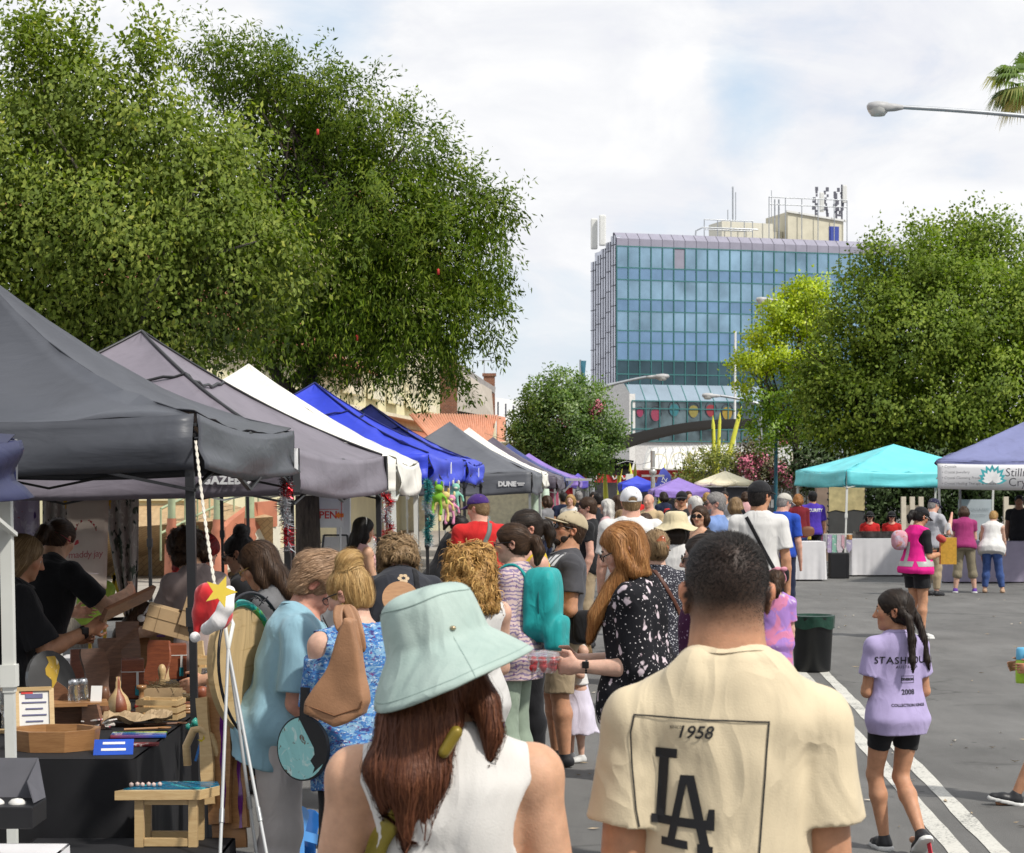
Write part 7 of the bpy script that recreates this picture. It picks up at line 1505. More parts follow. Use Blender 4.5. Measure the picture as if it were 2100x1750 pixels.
for (a,b) in (((215,1275),(238,1175)),((262,1275),(232,1180)),((232,1180),(260,1200)),((185,1275),(165,1225)),((255,1230),(280,1275))): mb.bar(W(a[0],a[1],300),W(b[0],b[1],300),.03,.02)
for x in (215,262,185): mb.bar(W(x,1275,300),GS(x,300),.03,.02)
single(mb,'folding_trolley',yl,'yellow folding trolley frame behind the cream banner','trolley',loc=GS(230,300))
S2 = Sdf();S2.chain([W(170,1265,310),W(190,1215,310),W(215,1210,310)],[.06,.09,.07],.04);S2.el(W(200,1245,310),(.09,.06,.12),None,.04);S2.disp(folds(.012,6,1.,.4));sdf_single(S2,.009,'jacket',cloth('lime_jacket',(.28,.42,.06),.08),'lime green jacket bundled over the yellow trolley','jacket')
mb = MB();mb.bar(W(212,1262,405),W(312,1214,385),.075,.022,up=(0,1,.3));item(mb,'paddle_board',walnut,'long brown wooden paddle held out by the stallholder in black','board',g=None)
mb = MB();mb.box(W(525,1183,330),(.24,.16,.012),Matrix.Rotation(.9,3,'X') @ Matrix.Rotation(.2,3,'Y'),.004);item(mb,'tray',mat('pink_plastic',(.56,.34,.38),.3),'large translucent pink plastic lid behind the woman with the dark bun','lid',g=None)  # object is called tray, but it is the lid of a pink plastic tub
drape('stall_table','white draped table inside the mauve grey canopy',-2.9,-1.62,12.0,13.4,.74,mat('white_tablecloth',(.66,.65,.66),.8,.03),seed=8.)
mb = MB();mb.box(W(518,1262,320),(.1,.12,.07),bev=.01);mb.mat(1).box(W(518,1252,320),(.105,.125,.012));item(mb,'storage_tub',[mat('hot_pink_plastic',(.6,.10,.16),.3),papr],'small hot pink storage tub on the neighbouring stall table','tub',g=None)
# tinsel and toys hanging from the canopies
def tinsel(label,pts,s,cols,n=900,r=.045,seed=0):
    rg = random.Random(seed);P_ = [W(x,y,s) for x,y in pts];mb = MB();mats = [mat('tinsel_%d_%d_%d' % tuple(int(x*99) for x in c),c,.18,.1,metal=.75) for c in cols]
    mb.tube(P_,.006,5)
    for i in range(n):
        t = rg.random()*(len(P_)-1);k = int(t);p = P_[k].lerp(P_[min(k+1,len(P_)-1)],t-k);d = Vector((rg.gauss(0,1),rg.gauss(0,1),rg.gauss(0,.6))).normalized();e = d.orthogonal().normalized()*.0035;L = r*rg.uniform(.6,1.1)
        c = int((t/(len(P_)-1)*5.3+seed)) % len(cols) if rg.random() < .85 else rg.randrange(len(cols));mb.mat(c).add([p-e,p+e,p+d*L+e*.4,p+d*L-e*.4],[(0,1,2,3)])
    single(mb,'tinsel_garland',mats,label,'tinsel','tinsel garlands on canopy legs',loc=P_[-1])
silver,redt,tealt = (.55,.56,.58),(.45,.02,.03),(.06,.30,.30)
tinsel('silver and red tinsel garland on the far leg of the charcoal canopy',[(583,975),(588,1000),(580,1040),(590,1080),(592,1130)],345,[silver,silver,redt],800,.05,1)
tinsel('red and silver tinsel spiral on a leg of the white canopy',[(785,1012),(800,1030),(790,1060),(802,1085),(775,1110),(782,1135),(800,1160),(795,1185)],250,[redt,silver,redt,silver],1100,.055,2)
tinsel('teal tinsel garland hanging from the near blue canopy',[(876,985),(882,1010),(872,1035),(886,1060),(876,1090),(882,1120)],205,[tealt,tealt,silver],1000,.06,3);tinsel('thin copper tinsel strand at the right end of the blue canopy',[(936,990),(940,1010),(934,1035),(940,1055)],180,[(.4,.2,.1),silver],300,.04,4)
def toy(px,py,s,c,c2,label):
    p = W(px,py,s);t = thing('plush_toy',label,'toy',p,group='plush toys hanging from the blue canopy');S2 = Sdf();S2.el((0,0,.02),(.055,.045,.06),None,.02);S2.el((.02,-.02,.10),(.045,.042,.042),None,.02)
    for sx in (-1,1): S2.chain([(sx*.03,0,-.02),(sx*.045,0,-.10),(sx*.04,-.02,-.16)],[.018,.013,.018],.01);S2.chain([(sx*.045,0,.04),(sx*.09,0,-.0),(sx*.10,0,-.05)],[.016,.012,.014],.01)
    V,Fc = S2.mesh(.009);smooth_obj('body',V,Fc,mat('plush_%d' % px,c,.9,.05),t);S3 = Sdf();S3.el((.02,-.055,.09),(.022,.014,.016));S3.el((.05,-.01,.15),(.015,.01,.03));S3.el((-.01,-.01,.15),(.015,.01,.03));V,Fc = S3.mesh(.006);smooth_obj('trim',V,Fc,mat('plush_trim_%d' % px,c2,.9),t);mb = MB();mb.tube([p+Z*.14,Vector((p.x,p.y,max(W(0,988,s).z,p.z+.2)))],.004,4);mb.build('cord',papr,t)
toy(896,1022,200,(.18,.42,.03),(.1,.25,.02),'green plush toy hanging leftmost under the blue canopy');toy(910,1036,196,(.62,.50,.18),(.5,.35,.1),'yellow plush toy with dangling legs beside the green one');toy(922,1042,192,(.62,.25,.38),(.7,.6,.3),'pink plush toy hanging lowest under the blue canopy');toy(931,1018,188,(.22,.50,.38),(.6,.6,.5),'mint plush toy hanging on the right under the blue canopy')
drape('stall_table','white draped table under the near blue canopy',-2.6,-.95,20.6,22.,.74,mat('white_tablecloth',(.66,.65,.66),.8,.03),seed=9.)
for px,s,c,lb in ((1140,88,(.6,.57,.55),'white garment hanging under the far left canopies'),(1128,95,(.5,.12,.2),'pink red garment hanging under the white canopy'),(1160,84,(.55,.04,.05),'red coat hanging at the end of the left row'),(1108,108,(.45,.55,.45),'pale green garment beside the slate canopy leg')):
    mb = MB();o = GS(px,s)+Z*1.0;mb.sheet(lambda u,v: o+Vector((.36*(u-.5)*(1.2-.3*v),.04*math.sin(12*u+px),.75*v)),12,6);solid(single(mb,'garment',cloth('garment_%d' % px,c),lb,'garment',loc=o),.02)
# ------------------------------------------------------------------ right side: bin, tables, racks, fence
p = GS(1666,207.);bn_ = thing('rubbish_bin','black round rubbish bin with green liner standing on the parking lines','bin',p);mb = MB();n = 48
mb.lathe([(.0,.005),(.170,.005),(.178,.02),(.205,.50),(.215,.51),(.218,.54)],p,n);k_ = np.array(mb.V);ang = np.arange(len(k_)) % n
for i in range(len(mb.V)):
    if .02 < mb.V[i][2] < .52: v_ = Vector(mb.V[i])-p;f_ = 1+.008*math.cos(24*2*math.pi*(i % n)/n*.5);mb.V[i] = tuple(p+Vector((v_.x*f_,v_.y*f_,v_.z)))
mb.build('barrel',mat('black_bin_plastic',(.012,.013,.014),.42,.1),bn_);mb = MB();mb.sheet(lambda u,v: p+Vector(((.222+.006*math.sin(u*44)+.004*math.sin(u*90+v*5))*math.cos(u*2*math.pi),(.222+.006*math.sin(u*44))*math.sin(u*2*math.pi),.555-.10*v-.03*v*math.sin(u*15+1)**2)),72,6,close_u=True);mb.lathe([(.222,.555),(.205,.56),(.19,.50),(.15,.2),(.0,.1)],p,36);mb.build('liner',mat('green_bin_liner',(.012,.045,.030),.3,.2,20.,.6,40.),bn_)
wtab = mat('white_tablecloth',(.66,.65,.66),.8,.03);ltab = mat('lilac_tablecloth',(.30,.27,.36),.8,.05)
def ytab(px0,px1,s,d,z,label,m,seed): a = GS(px0,s);b = GS(px1,s);return drape('stall_table',label,a.x,b.x,a.y,a.y+d,z,m,seed=seed,amp=.014,hem=.03 if m is wtab else .02)
ytab(1746,1868,103,.75,.74,'white draped table with a glass display box behind the pink vest woman',wtab,2.);ytab(1622,1692,108,.7,.74,'white draped table at the left end under the turquoise canopy',wtab,4.);ytab(1938,2150,110,.8,.76,'lilac draped table of the crystal stall',ltab,6.)
mb = MB();p = W(1800,1098,101);mb.box(p,(.95,.3,.16));single(mb,'display_case',mat('smoky_display',(.12,.10,.09),.15,.5,10.,spec=.6),'low glass display case of dark trinkets on the white table','display case')
for px,c,lb in ((1645,(.5,.05,.08),'red craft parcel on the left white table'),(1658,(.06,.12,.45),'blue craft parcel on the left white table'),(1664,(.6,.45,.05),'small yellow parcel on the left white table'),(1748,(.45,.22,.08),'orange brown ornament at the end of the long white table')): mb = MB();mb.box(W(px,1103,105)+Vector((0,.35,0)),(.09,.09,.10),Matrix.Rotation(px*.1,3,'Z'),.02);single(mb,'parcel',mat('parcel_%d' % px,c,.5,.2,20.),lb,'parcel')
for k in range(10):
    px = 1985+k*11+random.uniform(-3,3);p = W(px,1100,108)+Vector((0,random.uniform(.1,.4),0));hgt = random.uniform(.08,.2);p.z = .77;mb = MB();mb.lathe([(.0,0),(.035,0),(.04,hgt*.5),(.012,hgt*.9),(.0,hgt)],p,6);single(mb,'crystal',mat('crystal_%d' % (k % 4),((.35,.3,.45),(.55,.5,.42),(.2,.3,.25),(.5,.35,.2))[k % 4],.15,.2,20.,spec=.6),'small pointed crystal on the lilac table','crystal','crystals on the lilac table')
ar = thing('folding_airer','white folding airer hung with pastel printed bibs in front of the white tables','airer',GS(1705,103));s = 103.;mb = MB()
for (a,b) in (((1672,1186),(1700,1095)),((1740,1186),(1680,1100)),((1695,1190),(1745,1095))): mb.tube([W(a[0],a[1],s),W(b[0],b[1],s)],.012,6)
for z in (1096,1110): mb.tube([W(1678,z,s),W(1748,z,s)],.01,6)
mb.build('frame',whitem,ar)
for i,c in enumerate(((.55,.12,.22),(.62,.6,.62),(.45,.36,.55),(.25,.48,.38),(.58,.5,.55),(.6,.35,.4),(.4,.36,.5))):
    o = W(1683+i*9.5,1097,s)-Vector((0,.03+.01*i,0));L_ = (.38,.3,.46,.5,.42,.3,.36)[i];mb = MB();mb.add([o+Vector((-.055,0,0)),o+Vector((.055,0,0)),o+Vector((.06,0,-L_*.7)),o+Vector((0,0,-L_)),o+Vector((-.06,0,-L_*.7))],[(0,1,2,3,4)]);x_ = mb.build('bib',pattern('bib_print_%d' % i,c,[('noise',25.,.6,(.65,.62,.64),.3,None)]),ar);solid(x_,.006)
for px,py,d_,lb in ((1716,1178,(.30,.3,.5),'black storage crate under the white tables near the airer'),(1734,1180,(.13,.13,.5),'black weight bag at the foot of the turquoise canopy leg')): mb = MB();o = GS(px,105);mb.box(o+Z*d_[2]/2,d_,None,.02);single(mb,'weight_bag' if d_[0] < .2 else 'storage_crate',blackp,lb,'bag' if d_[0] < .2 else 'crate')
mb = MB();mb.lathe([(.0,0),(.12,0),(.14,.05),(.12,.07),(.0,.07)],GS(1705,102)-Vector((0,.2,0)),16);single(mb,'dog_bowl',mat('grey_bowl',(.2,.2,.2),.4,metal=.4),'grey bowl on the road beside the turquoise canopy leg','bowl')
pb = thing('photo_board','black and gold lattice display board behind the white tables','board',GS(1736,92));s = 92.;o = GS(1736,s);mb = MB();mb.box(o+Z*.95,(.82,.06,1.9),bev=.02);mb.build('panel',mat('charcoal_panel',(.06,.06,.058),.6),pb);mb = MB();mb.prism([(-.40,.0),(-.25,.04),(-.05,.0),(.15,.05),(.40,.02),(.40,.62),(-.40,.62)],.09,o+Z*1.22);mb.build('header',mat('pale_gold_panel',(.48,.40,.20),.5,.15,8.),pb);mb = MB()
for k in range(22): x = -.42 if k % 2 else .42;mb.ball(o+Vector((x,-.05,.3+.07*k)),.028,6)
mb.build('stud',mat('black_metal',(.02,.02,.022)),pb)['kind'] = 'stuff'
mb = MB();mb.box(GS(1613,122)+Z*.45,(.14,.05,.5),Matrix.Rotation(.12,3,'Y'));mb.mat(1).box(GS(1612,122)+Vector((0,-.03,.36)),(.13,.02,.08),Matrix.Rotation(.12,3,'Y'));mb.mat(2).box(GS(1614,122)+Vector((0,.03,.1)),(.2,.12,.2));single(mb,'easel_sign',[mat('bright_green_sign',(.03,.48,.06),.5),papr,blackp],'bright green upright sign beside the left white table','sign')
ps = MB();ps.box(W(2000,1067,100),(.70,.02,.85));x_ = single(ps,'poster',mat('pale_blue_poster',(.42,.47,.50),.6,.05,3.),'pale blue poster with faint lettering hanging behind the bending woman in magenta','poster');text_on('lettering','CRYSTALS & REIKI',.07,mat('grey_ink2',(.2,.24,.27)),x_,W(2000,1045,100)-Vector((0,.03,0)),shear=.1);text_on('lettering','meditation workshops',.05,mat('grey_ink2',(.2,.24,.27)),x_,W(2000,1056,100)-Vector((0,.03,0)))
for x0,x1,s,lb in ((1852,1888,78,'cream picket fence panel behind the turquoise canopy'),(2062,2150,78,'cream picket fence panel at the right edge behind the crystal stall')):
    mb = MB();a,b = GS(x0,s),GS(x1,s);mb.box(((a.x+b.x)/2,a.y,.65),(b.x-a.x,.05,1.25));n = int((b.x-a.x)/.4)+2
    for i in range(n): mb.box((a.x+(b.x-a.x)*i/(n-1),a.y-.04,.75),(.12,.12,1.5))
    single(mb,'picket_fence',mat('cream_fence_paint',(.56,.50,.40),.7,.06),lb,'fence')
mb = MB();mb.box(GS(1695,88)+Z*.9,(.5,.3,1.7));single(mb,'shop_post',mat('brown_screen',(.22,.16,.12),.7,.2,3.),'brown timber screen behind the security guard','screen')
# ------------------------------------------------------------------ people close to the camera
black_c = cloth('black_cotton',(.012,.012,.014),.15);dk_c = cloth('charcoal_cotton',(.03,.032,.038));white_c = cloth('white_cotton',(.62,.61,.59),.04);navy_c = cloth('navy_denim',(.012,.018,.045),.2);denim = cloth('blue_denim',(.045,.085,.24),.25);khaki = cloth('khaki_cotton',(.36,.28,.18));red_c = cloth('red_cotton',(.52,.02,.02));shoe_b = mat('black_shoe',(.015,.015,.017),.45,.1);shoe_w = mat('white_shoe',(.6,.6,.58),.5);ptm = mat('black_print',(.012,.012,.014),.6,0.)
def at(px,s): return GS(px,s)
# -- man in the sand coloured t-shirt
sand = cloth('sand_cotton',(.63,.53,.365),.04,.45,st=.3)
S_ = 1080.;q = person('man from behind in sand coloured T-shirt with black monogram print, dark cropped hair',at(1488,S_),2,1.855,'m','tan',shz=.236,head=(-3,2),bulk=.98,hk=.94,vox=.0062,shw=.88,armL=((.11,-.0,-1),(.06,.18,-1)),armR=((.11,.0,-1),(.06,.18,-1)),top=dict(m=sand,sleeve=.58,sleeve_e=.012,e=.012,fold=.0034,neckr=.046,hem=-.09,drape=1.,vx=.0055),bot=dict(m=dk_c,end=1.9),shoes=(shoe_b,soles),neck=.72)
def z2l(x,y,cx=1488): return ((1137.5+x/2.3527-cx)/S_,H-(1006.25+y/2.3527-HY)/S_)
geo = []
for poly in ([(480,1250),(522,1250),(505,1535),(465,1528)],[(462,1207),(558,1210),(556,1254),(462,1252)],[(443,1520),(690,1540),(700,1487),(728,1487),(727,1588),(443,1562)],[(572,1330),(606,1330),(548,1640),(515,1635)],[(590,1330),(634,1330),(704,1660),(660,1655)],[(490,1626),(604,1640),(606,1680),(490,1664)],[(648,1650),(720,1662),(720,1706),(648,1694)],[(562,1535),(690,1545),(690,1568),(556,1560)]):
    geo.append([z2l(*p) for p in poly])
V = [];Fc = []
for g_ in geo: Fc.append(list(range(len(V),len(V)+len(g_))));V += [(a,b,0) for a,b in g_]
decal(q,V,Fc,(0,0,0),(1,0,0),(0,0,1),(0,1,0),ptm,'monogram_print')
lines = [[(362,1056),(984,1080)],[(362,1056),(345,1140),(352,1300),(370,1500),(385,1580),(415,1655)],[(984,1080),(970,1250),(955,1480),(935,1740)]]
V = [];Fc = []
for ln in lines:
    for a,b in zip(ln,ln[1:]):
        a,b = Vector(z2l(*a)),Vector(z2l(*b));d = (b-a).normalized();n_ = Vector((-d.y,d.x))*.0015;k = len(V);V += [(*(a-n_-d*.001),0),(*(b-n_+d*.001),0),(*(b+n_+d*.001),0),(*(a+n_-d*.001),0)];Fc.append((k,k+1,k+2,k+3))
decal(q,V,Fc,(0,0,0),(1,0,0),(0,0,1),(0,1,0),ptm,'frame_print')
for tx,size,pos,kw in (('1958',.033,(632,1130),dict(shear=.28,bold=.0004)),('SINCE',.008,(549,1107),dict(shear=.15)),('TM',.008,(755,1698),{})):
    V,Fc = text_geo(tx,size,**kw);x0,z0 = z2l(*pos);decal(q,V,Fc,(x0,0,z0),(1,0,0),(0,0,1),(0,1,0),ptm,'lettering')
# cropped hair: short stubble growing from the scalp in a crown whorl, faded at the sides
hmB = hair_mat('hair_black',*HB['black']);hl = q.hl;zf = hl[:,2];yb = hl[:,1]
den = np.clip((zf+.36)/.30,0,1)*np.clip((.36-yb+.35*(zf-.2))/.1,0,1)*(np.abs(hl[:,0]) < .362)
hairline = np.where((yb > .02) & (zf < .1) & (np.abs(hl[:,0]) > .25),0.,den);hairline[zf < -.36] = 0
q.C = q.C*(1-.93*hairline[:,None]**.8)+np.array((.018,.015,.014))*(.93*hairline[:,None]**.8);q.body.data.attributes.remove(q.body.data.attributes['col']);set_col(q.body,q.C)
VB = q.V;FB = np.array([list(p.vertices) for p in q.body.data.polygons]);HMi = np.array(q.HM.inverted())
def dens(c,n):
    l = (c@HMi[:3,:3].T+HMi[:3,3])/q.hh;d = np.clip((l[:,2]+.34)/.42,0,1)*(l[:,1] < .30+.35*(l[:,2]-.2))*(np.abs(l[:,0]) < .365)
    d[(l[:,1] > .05) & (l[:,2] < .1)] = 0;return d
rt = surface_samples(VB,FB,12000,6,dens);wh = q.hp(.06,-.42,.36);V = [];Fc = [];T = [];rg = random.Random(4)
for p,n_ in rt:
    p,n_ = Vector(p),Vector(n_);l = q.HM.inverted() @ p;top = min(1,max(0,(l.z/q.hh+.15)/.5));L = .002+.009*top*top
    d = (p-wh);d = d-n_*d.dot(n_);d = (d.normalized() if d.length > 1e-5 else Vector((1,0,0)));d = (d+n_.cross(d)*.7).normalized();up_ = .75-.25*top
    tip = p+(d*(1-up_)+n_*up_+Vector((rg.gauss(0,.15),rg.gauss(0,.15),rg.gauss(0,.1)))).normalized()*L*rg.uniform(.7,1.2);sd = n_.cross(d)*.0009
    k = len(V);V += [p-sd-n_*.001,p+sd-n_*.001,tip];Fc.append((k,k+1,k+2));T += [rg.uniform(0,.9)]*3
o = raw_obj('hair',[tuple(v) for v in V],Fc,hmB,q.t);set_tone(o,T);spectacles(q,'clear')
# -- woman in the sage sun hat and white tank top
S_ = 1100.;tank = cloth('white_rib_cotton',(.63,.61,.58),.03,.3)
q = person('woman from behind in a pale sage sun hat and white tank top',at(912,S_),6,1.70,'f','light',head=(0,0),bulk=1.12,vox=.0062,hroll=-4,armL=((.20,.0,-1),(.05,.2,-1)),armR=((.2,.0,-1),(.05,.2,-1)),top=dict(m=tank,sleeve=0,e=.008,fold=.004,neckr=.05,neckd=.04,hem=-.05,armhole=(-.028,.055,.046),collar=False,drape=.9,vx=.0055,name='tank_top'),bot=dict(m=denim,end=1.9),shoes=(shoe_b,soles))
hp = q.hp;hh = q.hh
curt = [([(-.20,-.22,.0),(-.42,-.38,-.45),(-.60,-.50,-.85),(-.60,-.52,-1.22)],[.08,.14,.11,.02]),([(-.1,-.30,.0),(-.25,-.46,-.5),(-.40,-.58,-.95),(-.44,-.56,-1.50)],[.08,.15,.13,.02]),([(.05,-.30,.0),(-.04,-.46,-.5),(-.18,-.56,-.95),(-.28,-.55,-1.46)],[.08,.13,.11,.02])]
curt += [([(.2,-.2,.0),(.32,-.40,-.40),(.36,-.46,-.62),(.30,-.46,-.90)],[.07,.09,.06,.012]),([(.24,-.05,.0),(.38,-.14,-.40),(.46,-.2,-.62)],[.05,.06,.015])]
hairdo(q,'long','auburn',curtain=curt,n=7500,L=.22,w=.0011,wav=.002,steps=9,t=.0)
# hat
HMt = q.HM @ Matrix.Translation((0,-.02*hh,.02*hh)) @ Ry(-13) @ Rx(-6);m,nt_,b_ = new_mat('sage_hat_linen');co_ = coords(nt_);nt_.links.new(ramp(nt_,noise(nt_,co_,11.,4.),[(.3,(.31,.40,.365)),(.7,(.41,.50,.455))]),b_.inputs['Base Color']);b_.inputs['Roughness'].default_value = .9;b_.inputs['Specular IOR Level'].default_value = .15
wrinkles(nt_,b_,.35);hatm = m
mb = MB();nA = 72
prof = [(.0,.525),(.15,.522),(.28,.50),(.385,.455),(.432,.39),(.452,.28),(.468,.15),(.482,.02),(.49,-.03)]
brim = [(.49,-.03),(.545,-.10),(.63,-.20),(.72,-.31),(.80,-.41),(.855,-.49)]
def ringpt(r,z,a,br=0.):
    wob = 1+.012*math.sin(3*a+1)+.008*math.sin(7*a)+br*(.05*math.sin(2*a+.6)+.03*math.sin(5*a+2));zz = z + br*(.05*math.sin(2*a+2.2)+.035*math.sin(3*a))
    if br: zz += br*.10*max(0,math.cos(a-R(0)));wob += br*.10*max(0,math.cos(a-R(5)))
    return HMt @ Vector((math.cos(a)*r*wob*.90*hh*(1.02 if not br else 1.02-.17*br),(math.sin(a)*r*wob*1.06-.07)*hh*1.0,(zz*.86+.13)*hh))
rows_ = []
for r,z in prof: rows_.append([ringpt(r,z+.012*math.sin(4*k*2*math.pi/nA)*(r > .2),k*2*math.pi/nA) for k in range(nA)])
nb_ = len(brim)
for i,(r,z) in enumerate(brim[1:]): rows_.append([ringpt(r,z,k*2*math.pi/nA,(i+1)/nb_) for k in range(nA)])
V = [p for row in rows_ for p in row];Fc = [(i*nA+k,i*nA+(k+1) % nA,(i+1)*nA+(k+1) % nA,(i+1)*nA+k) for i in range(len(rows_)-1) for k in range(nA)]
mb.add(V,Fc,True);hat = mb.build('sun_hat',hatm,q.t,False);ss = hat.modifiers.new('Smooth','SUBSURF');ss.levels = 1;ss.render_levels = 1;solid(hat,.004)
stc = mat('sage_stitching',(.24,.32,.29),.9);mb = MB()
for row,w_ in ((rows_[4],.0012),(rows_[6],.0010),(rows_[8],.0016),(rows_[-2],.0012)):
    c = sum(row,Vector())/nA;mb.tube([c+(p-c)*1.008 for p in row]+[c+(row[0]-c)*1.008],w_,5,False)
k = int(nA*.80);mb.tube([rows_[i][k]+(rows_[i][k]-rows_[8][(k+nA//2) % nA]).normalized()*.002 for i in range(8,len(rows_))],.0014,5)
mb.build('stitching',stc,hat,False)
mb = MB();a = R(-72);p = ringpt(.475,.055,a);mb.ball(p+(HMt.to_3x3() @ Vector((math.cos(a),math.sin(a),0)))*.004,.0062,12,.7);mb.build('rivet',mat('brass_rivet',(.42,.34,.22),.25,0,metal=.9),hat,False)
olive = mat('olive_webbing',(.24,.19,.02),.45,.1,bump=.4,bs=500.)
def l2(px,py): return ((px-912)/S_,0,H-(py-HY)/S_)
bg_ = thing('shoulder_bag','olive yellow bag strap with gold clasp across the white tank top','bag',q.t.location,q.t.rotation_euler.z)
belt(q,[l2(912,1478),l2(890,1540),l2(825,1630),l2(775,1700),l2(750,1790),l2(740,1850)],.032,olive,'strap',[q.shirt,q.hair,q.body] if False else [q.shirt,q.body],off=.010,thick=.005,parent=bg_)
sl_ = Sdf();bvt = bvh_of(q.shirt,q.body);hit = bvt.ray_cast(Vector(l2(912,1500))-Vector((0,.6,0)),Vector((0,1,0)));c = (hit[0] if hit[0] else Vector(l2(912,1500)))-Vector((0,.045,0));sl_.rc(c+Vector((-.012,0,-.02)),c+Vector((.01,0,.016)),.011,.012,.01);sdf_obj(sl_,.005,'clasp',mat('gold_vinyl',(.26,.19,.025),.4,.1,metal=.2),bg_)
sl_ = Sdf();sl_.el((-.20,.10,.74),(.05,.10,.09),None,.02,'add',3.);sdf_obj(sl_,.008,'pouch',olive,bg_)
# -- girl in lavender
S_ = 405.;lavc = cloth('lavender_cotton',(.40,.34,.56),.05,.4)
q = person('girl with two braids in lavender T-shirt and black shorts walking away',at(1838,S_),14,1.335,'f','tan',head=(62,2),bulk=.92,hk=1.17,vox=.0065,shw=1.02,legs=dict(knL=(-.062,.06,.29),anL=(-.024,.055,.045),knR=(.036,.04,.28),anR=(.048,-.115,.085)),armL=((.14,.12,-1),(-.45,.9,.25)),armR=((.16,.05,-1),(-.35,.9,.35)),top=dict(m=lavc,sleeve=.62,sleeve_e=.012,e=.010,hem=-.075,fold=.005,flare=.2,drape=1.),bot=dict(m=black_c,end=.50,e=.007,name='shorts'),shoes=(shoe_b,soles))
q.hair = None
br = [[q.HM @ Vector((x*q.hh,y*q.hh,z*q.hh)) for x,y,z in p] for p in ([(-.36,-.26,-.05),(-.38,-.40,-.2)],[(.20,-.46,-.05),(.22,-.58,-.22)])]
for k_,b in enumerate(br):
    e = b[-1];tail = [e+Vector((.004*math.sin(i)+(.010*i if k_ else .002*i),-.012-.006*i,-.052*i)) for i in range(1,6)];b += tail
hairdo(q,'braids','dark',br=br,brr=[.024,.021,.016,.020,.015,.017,.004],n=1500,w=.0016)
mb = MB()
for b in br:
    for i in (2,4): mb.ball(b[i],.016,8,.5)
mb.build('hair_tie',soles,q.t,False)
for tx,size,py,kw in (('STASHHOUSE',.048,1352,dict(bold=.0007,spacing=1.15)),('AUSTRALIA',.020,1365,dict(spacing=1.3)),('DIVISION',.017,1390,dict(bold=.001)),('2008',.036,1416,dict(bold=.0006)),('COLLECTION KINGS',.020,1442,dict(bold=.0004))):
    V,Fc = text_geo(tx,size,**kw);a = R(-14);decal(q,V,Fc,((1838+8-1838)/S_,0,H-(py-HY)/S_),(1,0,0),(0,0,1),(0,1,0),ptm,'lettering')
V = [];Fc = []
for x0,z0,x1,z1 in ((-.035,.016,.035,.018),(-.035,-.018,.035,-.016),(-.036,-.018,-.034,.018),(.034,-.018,.036,.018)): k = len(V);V += [(x0,z0,0),(x1,z0,0),(x1,z1,0),(x0,z1,0)];Fc.append((k,k+1,k+2,k+3))
decal(q,V,Fc,(.02,0,H-(1390-HY)/S_),(1,0,0),(0,0,1),(0,1,0),ptm,'frame_print')
mb = MB();w_ = q.J['wrL'];mb.ball(w_,.024,10,.55,(q.J['fdL']).to_track_quat('Z','Y').to_matrix());mb.build('wristband',mat('violet_band',(.2,.06,.5),.5),q.t,False)
# red flash on the raised sole
o = [c for c in q.t.children if c.name.startswith('shoe')][1]
mb = MB();an = q.J['anR'];mb.prism([(-.012,-.07),(.012,-.075),(.014,.0),(-.006,.045)],.006,an+Vector((.018,-.045,-.038)),(.3,-.5,.4),(.1,.6,.75));mb.build('sole_flash',mat('red_rubber',(.5,.03,.05),.5),o,False)
# -- redhead with strawberries
S_ = 460.;floral = pattern('black_floral',(.010,.010,.013),[('vor',15.,.24,(.60,.50,.54),.075,None),('vor',52.,.16,(.70,.66,.66),.02,None),('noise',30.,.70,(.45,.34,.38),.3,None)])
q = person('woman with long ginger hair in black floral kimono holding a punnet of strawberries',at(1312,S_),80,1.745,'f','fair',lean=4,head=(12,20),bulk=1.15,vox=.0068,armL=((.05,-.12,-1),(.05,1.,.02)),armR=((.12,.1,-1),(-.35,.95,.02)),handdir={'L': (-.25,1,.0)},top=dict(m=black_c,sleeve=0,e=.007,hem=-.03,neckr=.052,neckd=.03,name='black_top'),bot=dict(m=navy_c,end=1.95,wide=.006),shoes=(shoe_b,soles),curl=.9)
q.black = q.shirt
shirt(q,floral,sleeve=1.12,sleeve_e=.022,e=.017,hem=-.055,neckr=.07,neckd=.05,flare=.6,name='kimono',collar=False,fold=.006,strap=lambda S: S.el(q.TT @ Vector((.0,.15*q.h,.06*q.h)),(.078*q.h,.125*q.h,.33*q.h),np.array(q.TT.to_3x3()),.01,'sub'))
def xh(S):
    for pts,rs in (([(-.30,.05,.30),(-.40,.10,-.15),(-.42,-.05,-.50),(-.40,-.30,-.62)],[.12,.13,.11,.05]),([(-.22,-.30,.25),(-.34,-.25,-.3),(-.36,-.28,-.55)],[.14,.14,.06]),([(.30,.15,.2),(.36,.18,-.3),(.30,.30,-.6)],[.08,.11,.08]),([(-.36,.06,-.3),(-.32,.24,-.6),(-.26,.34,-.9)],[.07,.08,.08])): S.chain([q.hp(*p) for p in pts],[r*q.hh for r in rs],.02)
    for dx in (-.05,.0,.04): S.chain([Vector((dx-.02,.05,1.50)),Vector((dx-.03,.115,1.40)),Vector((dx-.05,.185,1.28)),Vector((dx*.6-.06,.22,1.16))],[.036,.038,.034,.008],.012)
hairdo(q,'long','ginger',curtain=[],extra=xh,n=5200,L=.17,w=.0013,t=.05);spectacles(q,'clear')
mb = MB();w_ = q.J['wrL']+(q.J['elL']-q.J['wrL']).normalized()*.03;mb.lathe([(.0285,-.012),(.031,0),(.0285,.012)],w_,14,(q.J['wrL']-q.J['elL']).to_track_quat('Z','Y').to_matrix());mb.box(w_+Vector((-.03,0,.012)),(.012,.03,.03),bev=.004);mb.build('watch',frame_d,q.t,False)
pn = thing('strawberry_punnet','clear plastic punnet of strawberries held by the ginger haired woman','punnet',world(q,q.J['wrL']+Vector((.06,.17,-.03))),R(85));o = pn.location
